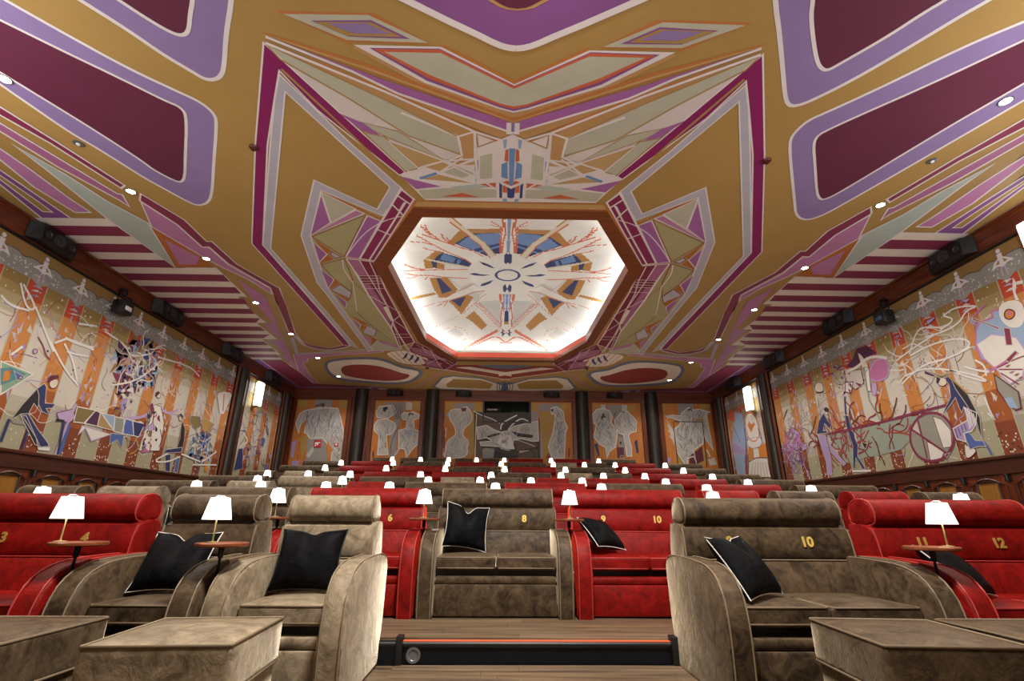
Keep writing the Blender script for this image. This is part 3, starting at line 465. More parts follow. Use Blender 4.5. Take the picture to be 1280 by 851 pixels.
m,4,e0d8d8,0.02,1:-4.92,17.58 -4.51,17.56 -4.09,17.87 -3.9,18.37 -4.75,18.41 -4.92,17.58
m,5,e6dace,0,1:-4.63,17.73 -4.26,17.87 -4.13,18.29 -4.63,18.26
m,1,e6dace,0,0:-7.64,7.01 -6.43,7 -6.35,8.64 -5.61,8.62 -5.58,8.62 -5.62,9.92 -5.81,9.9 -5.89,10.78 -5.87,11.44 -6.12,11.45 -6.1,12.62 -6.51,12.63 -6.55,13.93 -6.68,13.97 -6.71,14.42 -7.68,14.42
m,2,e0d8d8,0.025,0:-7.64,7.01 -6.43,7 -6.35,8.64 -5.61,8.62 -5.58,8.62 -5.62,9.92 -5.81,9.9 -5.89,10.78 -5.87,11.44 -6.12,11.45 -6.1,12.62 -6.51,12.63 -6.55,13.93 -6.68,13.97 -6.71,14.42 -7.68,14.42 -7.64,7.01
m,2,842c4c,0,0:-7.6,7.22 -6.42,7.22 -6.4,7.52 -7.6,7.52
m,2,842c4c,0,0:-7.6,7.78 -6.39,7.78 -6.38,8.08 -7.6,8.08
m,2,842c4c,0,0:-7.6,8.34 -6.36,8.34 -6.16,8.64 -7.6,8.64
m,2,842c4c,0,0:-7.6,8.9 -5.59,8.9 -5.61,9.2 -7.6,9.2
m,2,842c4c,0,0:-7.6,9.46 -5.63,9.46 -5.66,9.76 -7.6,9.76
m,2,842c4c,0,0:-7.6,10.03 -5.72,10.03 -5.79,10.33 -7.6,10.33
m,2,842c4c,0,0:-7.6,10.59 -5.85,10.59 -5.89,10.89 -7.6,10.89
m,2,842c4c,0,0:-7.6,11.15 -5.88,11.15 -6.11,11.45 -7.6,11.45
m,2,842c4c,0,0:-7.6,11.71 -6.13,11.71 -6.13,12.01 -7.6,12.01
m,2,842c4c,0,0:-7.6,12.27 -6.13,12.27 -6.43,12.57 -7.6,12.57
m,2,842c4c,0,0:-7.6,12.83 -6.53,12.83 -6.54,13.13 -7.6,13.13
m,2,842c4c,0,0:-7.6,13.39 -6.55,13.39 -6.58,13.69 -7.6,13.69
m,2,842c4c,0,0:-7.6,13.95 -6.68,13.95 -6.7,14.25 -7.6,14.25
m,2,66708e,0,1:-5.65,14.94 -5.27,14.32 -4.09,14.05 -3.57,14.21 -3.23,14.96 -2.83,15.2 -2.61,15.59 -2.83,16.22 -3.39,17.16 -4.39,17.21 -5.75,16.82 -5.85,16
m,3,e6dace,0,1:-5.56,14.98 -5.25,14.51 -4.14,14.25 -3.66,14.44 -3.28,15.24 -2.89,15.39 -2.77,15.68 -2.98,16.17 -3.42,16.91 -4.33,16.95 -5.6,16.51 -5.7,15.88
m,4,8d2f2a,0,1:-5.19,15.22 -4.88,14.9 -4.28,14.81 -3.77,15.11 -3.37,15.76 -3.08,15.94 -3.46,16.63 -4.3,16.82 -5.27,16.26 -5.34,15.84
m,2,66708e,0,0:-2.61,17.46 -2.13,16.16 -1.71,15.94 -0.79,16.19 -0.2,16.89 0,16.95 0,18.03 -0.94,18.14 -2.4,17.89
m,3,e6dace,0,0:-2.5,17.45 -2.09,16.3 -1.7,16.08 -0.81,16.34 -0.25,17.02 -0.11,17.11 -0.14,17.89 -0.94,17.96 -2.34,17.75
m,4,a8864a,0,0:-2.08,17.14 -1.75,16.41 -0.8,16.52 -0.42,17 -0.54,17.7 -2.06,17.56
m,5,34447c,0.03,0:-0.14,16.7 0,17.27 -0.12,18.03
m,5,34447c,0.03,0:0,16.7 0,17.27 0,18.03
m,5,34447c,0.03,0:0,16.69 0.11,17.27 0,18.02
m,5,34447c,0.03,0:0.13,16.69 0.19,17.26 0.17,18.02
m,5,34447c,0.03,0:0.22,16.69 0.28,17.26 0.26,18.02
m,3,66708e,0,0:-0.89,14.78 0.1,14.72 0.11,15.15 -0.25,15.14
m,3,e6dace,0,0:-1.56,15.05 -1.13,14.94 0.21,15.61 0.21,16.01 -0.79,15.42
m,2,8d2f2a,0,0:-1.67,14.79 -0.87,14.75 0.2,15.22 0.22,16.36 -0.99,15.79 -1.86,15.31
m,5,b879a8,0.06,0:-1.48,14.57 -1.98,15.44 -3.6,18.35
m,5,e6dace,0.05,0:-2.88,14.98 -1.9,15.31 0.18,16.48
m,2,a8668f,0.12,0:-7.75,18.03 -4.63,18.31 -3.9,18.24
'''
MURAL_LEFT = '''
s,7,7f9a86,0,0:7.34,3.15 7.9,3.11 7.73,2.92 7.51,2.68
s,8,d6d0c8,0.02,0:7.34,3.15 7.9,3.11 7.73,2.92 7.51,2.68 7.34,3.15
s,8,4f7f86,0,0:7.37,3.05 7.52,3.11 7.79,3.08 7.66,2.96 7.46,2.81
s,9,c97a2e,0,0:7.44,3.02 7.53,3.07 7.56,2.92 7.47,2.87
s,10,4a5f9c,0,0:7.58,3.07 7.78,3.03 7.68,2.94
s,11,bdb4ac,0.012,0:7.58,3.07 7.78,3.03 7.68,2.94 7.58,3.07
s,11,d6d0c8,0,1:7.69,3.01 7.72,3.03 7.74,3 7.73,2.98 7.7,2.98
s,12,5c1f2e,0.012,1:7.69,3.01 7.72,3.03 7.74,3 7.73,2.98 7.7,2.98 7.69,3.01
s,11,d6d0c8,0,1:7.51,3.05 7.53,3.07 7.55,3.06 7.54,3.03
s,12,5c1f2e,0.012,1:7.51,3.05 7.53,3.07 7.55,3.06 7.54,3.03 7.51,3.05
s,9,d9d4d0,0.035,1:6.99,4.08 7.17,3.99 7.49,4.04
s,9,d9d4d0,0.035,1:7.2,4.39 7.38,4.11 7.51,4.05 7.57,4.14 7.25,4.39
s,9,d9d4d0,0.035,1:7.56,4.14 8.12,3.56
s,9,d9d4d0,0.035,1:8,3.71 8.44,3.34 8.79,3.16
s,9,d9d4d0,0.035,1:8.25,3.86 8.5,3.86 8.89,3.86
s,9,d9d4d0,0.035,1:8.27,3.76 8.55,3.53 8.75,3.21
s,9,d9d4d0,0.035,1:8.42,4.19 8.81,4.29
s,9,d9d4d0,0.035,1:8.09,3.71 8.29,3.86
s,9,d9d4d0,0.035,1:8.26,3.85 8.55,3.84 8.88,3.9
s,9,d9d4d0,0.035,1:8.36,3.65 8.58,3.66 8.83,3.71
s,9,d9d4d0,0.035,1:7.58,3.47 7.45,3.29
s,9,d9d4d0,0.035,1:9.01,4.27 9.58,4.2 9.81,4.01 10.37,4.27
s,9,d9d4d0,0.035,1:10.57,4.26 11.73,4.4 12.17,4.27
s,9,d9d4d0,0.035,1:9.53,3.35 10.05,3.56 10.44,3.89 10.69,4.22
s,9,7a2744,0.02,1:7.77,3.7 7.92,3.59 8,3.47 8.11,3.42
s,9,b29ac0,0,1:7.76,3.49 7.83,3.51 7.85,3.45 7.79,3.41
s,10,5c1f2e,0.012,1:7.76,3.49 7.83,3.51 7.85,3.45 7.79,3.41 7.76,3.49
s,9,231e22,0,0:7.8,2.36 7.9,2.62 8.05,2.91 8.12,2.95 8.19,2.83 8.18,2.74 8.15,2.54 8.07,2.5 7.93,2.47
s,10,bdb4ac,0.012,0:7.8,2.36 7.9,2.62 8.05,2.91 8.12,2.95 8.19,2.83 8.18,2.74 8.15,2.54 8.07,2.5 7.93,2.47 7.8,2.36
s,10,2a2f5c,0,0:8.05,2.91 8.14,3.02 8.2,2.98 8.27,2.72 8.46,2.75 8.43,2.67 8.32,2.64 8.42,2.55 8.26,2.58 8.16,2.68 8.12,2.81
s,11,bdb4ac,0.012,0:8.05,2.91 8.14,3.02 8.2,2.98 8.27,2.72 8.46,2.75 8.43,2.67 8.32,2.64 8.42,2.55 8.26,2.58 8.16,2.68 8.12,2.81 8.05,2.91
s,9,8e3a1c,0,0:8.08,2.67 8.25,2.56 8.24,2.42 8.05,2.52
s,10,bdb4ac,0.012,0:8.08,2.67 8.25,2.56 8.24,2.42 8.05,2.52 8.08,2.67
s,10,d3c4b0,0,1:8.22,3.07 8.31,3.15 8.39,3.14 8.39,3.02 8.31,2.97 8.24,3.01
s,11,5c1f2e,0.012,1:8.22,3.07 8.31,3.15 8.39,3.14 8.39,3.02 8.31,2.97 8.24,3.01 8.22,3.07
s,11,5c1f2e,0,0:8.18,3.06 8.2,3.17 8.33,3.22 8.38,3.18 8.28,3.13 8.23,3.06
s,10,2a2f5c,0,0:7.91,2.46 8.04,2.5 8.28,2.3 8.54,2.12 8.6,2.06 8.4,2.02 8.31,2.16 8.01,2.4
s,11,bdb4ac,0.012,0:7.91,2.46 8.04,2.5 8.28,2.3 8.54,2.12 8.6,2.06 8.4,2.02 8.31,2.16 8.01,2.4 7.91,2.46
s,9,231e22,0,0:7.93,2.44 8.02,2.46 8.43,2.04 8.33,2.05
s,10,bdb4ac,0.012,0:7.93,2.44 8.02,2.46 8.43,2.04 8.33,2.05 7.93,2.44
s,9,8d8b80,0,0:7.8,2.36 8.12,2.4 8.12,2.32 7.84,2.31
s,10,2a2f5c,0.05,0:7.77,2.36 7.76,2.01
s,10,2a2f5c,0.04,0:8.13,2.3 8.13,1.95
s,10,d9d4d0,0,0:8.39,2.01 8.62,2.05 8.63,1.99 8.43,1.98
s,10,7b6a3e,0,0:8.91,2.8 9.33,2.82 9.17,2.55 8.93,2.53
s,11,d6d0c8,0.018,0:8.91,2.8 9.33,2.82 9.17,2.55 8.93,2.53 8.91,2.8
s,10,4b2244,0,0:9.33,2.82 9.45,2.8 9.47,2.55 9.15,2.55
s,11,d6d0c8,0.018,0:9.33,2.82 9.45,2.8 9.47,2.55 9.15,2.55 9.33,2.82
s,10,a5855a,0,0:9.46,2.81 9.87,2.54 9.47,2.55
s,11,d6d0c8,0.018,0:9.46,2.81 9.87,2.54 9.47,2.55 9.46,2.81
s,10,8fa3bf,0,0:9.49,2.8 9.83,2.81 9.9,2.55 9.74,2.64
s,11,d6d0c8,0.018,0:9.49,2.8 9.83,2.81 9.9,2.55 9.74,2.64 9.49,2.8
s,10,8d8b80,0,0:9.83,2.8 10.08,2.81 10.16,2.52 9.89,2.53
s,11,d6d0c8,0.018,0:9.83,2.8 10.08,2.81 10.16,2.52 9.89,2.53 9.83,2.8
s,10,4a5f9c,0,0:10.12,2.82 10.32,2.81 10.46,2.53 10.12,2.52
s,11,d6d0c8,0.018,0:10.12,2.82 10.32,2.81 10.46,2.53 10.12,2.52 10.12,2.82
s,10,2a2f5c,0,0:10.33,2.81 10.69,2.82 10.61,2.53 10.46,2.53
s,11,d6d0c8,0.018,0:10.33,2.81 10.69,2.82 10.61,2.53 10.46,2.53 10.33,2.81
s,9,b29ac0,0,0:8.54,2.61 8.83,2.74 8.94,2.61 8.85,2.49 8.61,2.52
s,10,5c1f2e,0.012,0:8.54,2.61 8.83,2.74 8.94,2.61 8.85,2.49 8.61,2.52 8.54,2.61
s,11,b29ac0,0.05,0:8.87,2.84 8.82,2.53 8.76,1.94
s,11,2a2f5c,0.05,0:8.73,2.5 8.81,1.95
s,11,4a5f9c,0.06,0:8.86,2.48 8.85,1.98
s,9,d6d0c8,0,0:9.1,2.33 9.22,2.47 9.43,2.27 9.85,2.46 9.13,2.5
s,10,b29ac0,0.02,0:9.1,2.33 9.22,2.47 9.43,2.27 9.85,2.46 9.13,2.5 9.1,2.33
s,9,4a5f9c,0,0:9.84,2.48 10.19,2.51 10.22,2.25 10.05,2.39 9.88,2.27
s,10,bdb4ac,0.012,0:9.84,2.48 10.19,2.51 10.22,2.25 10.05,2.39 9.88,2.27 9.84,2.48
s,11,231e22,0.04,0:8.57,2.5 8.74,2.51
s,9,4b2244,0,0:9.37,4.24 9.57,4.15 9.54,4.04 9.4,4.09
s,10,bdb4ac,0.012,0:9.37,4.24 9.57,4.15 9.54,4.04 9.4,4.09 9.37,4.24
s,9,d6d0c8,0,0:10.71,2.26 10.73,2.66 10.82,2.89 10.76,3.2 10.86,3.27 11.06,3.26 11.28,2.95 11.33,2.61 11.35,2.34
s,10,5c1f2e,0.012,0:10.71,2.26 10.73,2.66 10.82,2.89 10.76,3.2 10.86,3.27 11.06,3.26 11.28,2.95 11.33,2.61 11.35,2.34 10.71,2.26
s,10,b56a96,0,0:10.79,2.23 10.8,2.38 11.06,2.28
s,10,7a2744,0,0:10.68,3.23 10.77,3.29 10.87,3.15 10.83,2.97
s,11,bdb4ac,0.012,0:10.68,3.23 10.77,3.29 10.87,3.15 10.83,2.97 10.68,3.23
s,10,b29ac0,0,0:10.8,2.77 10.93,2.91 11.02,2.76 10.87,2.68
s,11,5c1f2e,0.012,0:10.8,2.77 10.93,2.91 11.02,2.76 10.87,2.68 10.8,2.77
s,10,7b6a3e,0,0:10.88,2.74 10.97,2.7 10.99,2.56 10.87,2.59
s,11,bdb4ac,0.012,0:10.88,2.74 10.97,2.7 10.99,2.56 10.87,2.59 10.88,2.74
s,10,b29ac0,0.06,1:10.75,3.08 10.53,2.91 10.07,2.82
s,10,b29ac0,0.055,1:11.07,3.23 11.34,3.15 11.67,3.33
s,10,d3c4b0,0,1:10.83,3.51 10.91,3.55 10.97,3.49 10.93,3.41 10.84,3.44
s,11,5c1f2e,0.012,1:10.83,3.51 10.91,3.55 10.97,3.49 10.93,3.41 10.84,3.44 10.83,3.51
s,11,5c1f2e,0,0:10.79,3.52 10.85,3.57 10.92,3.54 10.85,3.46 10.8,3.43
s,10,7a2744,0.03,1:10.88,3.13 10.94,2.74 11.06,2.28
s,10,a8843e,0.03,1:10.74,2.64 10.68,2.26 10.48,2.16
s,10,4a5f9c,0.025,1:11.2,2.79 11.35,2.61 11.31,2.41
s,10,231e22,0,0:11.91,3.11 12.07,2.95 12.14,2.68 12.15,2.42 11.48,2.31 11.56,2.41 11.93,2.49 11.96,2.71 11.91,2.94
s,11,bdb4ac,0.012,0:11.91,3.11 12.07,2.95 12.14,2.68 12.15,2.42 11.48,2.31 11.56,2.41 11.93,2.49 11.96,2.71 11.91,2.94 11.91,3.11
s,11,2a2f5c,0,0:11.93,2.48 12.11,2.52 12.13,2.41 11.5,2.31 11.59,2.4
s,12,bdb4ac,0.012,0:11.93,2.48 12.11,2.52 12.13,2.41 11.5,2.31 11.59,2.4 11.93,2.48
s,11,2a2f5c,0,0:11.68,3.2 11.8,3.27 11.9,3.22 11.9,3.14 11.78,3.2
s,12,bdb4ac,0.012,0:11.68,3.2 11.8,3.27 11.9,3.22 11.9,3.14 11.78,3.2 11.68,3.2
s,10,d3c4b0,0,0:11.73,3.18 11.85,3.19 11.87,3.09 11.79,3.1
s,11,5c1f2e,0.012,0:11.73,3.18 11.85,3.19 11.87,3.09 11.79,3.1 11.73,3.18
s,11,d9d4d0,0.035,1:11.66,2.33 11.2,2.09 11.73,2.14 12.12,2.31
s,11,d9d4d0,0.035,1:12.15,2.37 12.98,2.28
s,11,d9d4d0,0.035,1:12.68,2.18 13.72,2.28
s,11,d9d4d0,0.035,1:13.03,2.28 13.59,2.6
s,9,2a2f5c,0,0:11.58,2.27 11.76,2.32 11.88,1.94 11.72,1.94
s,10,bdb4ac,0.012,0:11.58,2.27 11.76,2.32 11.88,1.94 11.72,1.94 11.58,2.27
s,9,4a5f9c,0,0:11.98,2.3 12.13,2.31 12.15,1.94 12.03,1.94
s,10,bdb4ac,0.012,0:11.98,2.3 12.13,2.31 12.15,1.94 12.03,1.94 11.98,2.3
s,8,7b6a3e,0,0:12.2,3.3 12.57,3.34 12.71,3.11 12.46,3.01 12.17,3.15
s,9,bdb4ac,0.012,0:12.2,3.3 12.57,3.34 12.71,3.11 12.46,3.01 12.17,3.15 12.2,3.3
s,8,a8843e,0,0:12.67,3.35 13.22,3.28 13.15,3.04 12.78,3.06
s,9,bdb4ac,0.012,0:12.67,3.35 13.22,3.28 13.15,3.04 12.78,3.06 12.67,3.35
s,8,d6d0c8,0,0:13.14,4.07 13.39,4.17 13.7,4.22 13.8,4.15 13.6,3.63 13.38,3.59 13.13,3.96
s,9,d9d4d0,0.025,0:13.14,4.07 13.39,4.17 13.7,4.22 13.8,4.15 13.6,3.63 13.38,3.59 13.13,3.96 13.14,4.07
s,9,c97a2e,0.05,1:13.41,4.12 13.52,3.68
s,9,4a5f9c,0.02,1:13.12,3.98 13.38,3.59
s,9,4a5f9c,0.02,1:13.8,4.15 13.6,3.63
s,8,c97a2e,0,0:12.9,2.74 13.05,2.76 13.37,2.06 13.27,2.05
'''
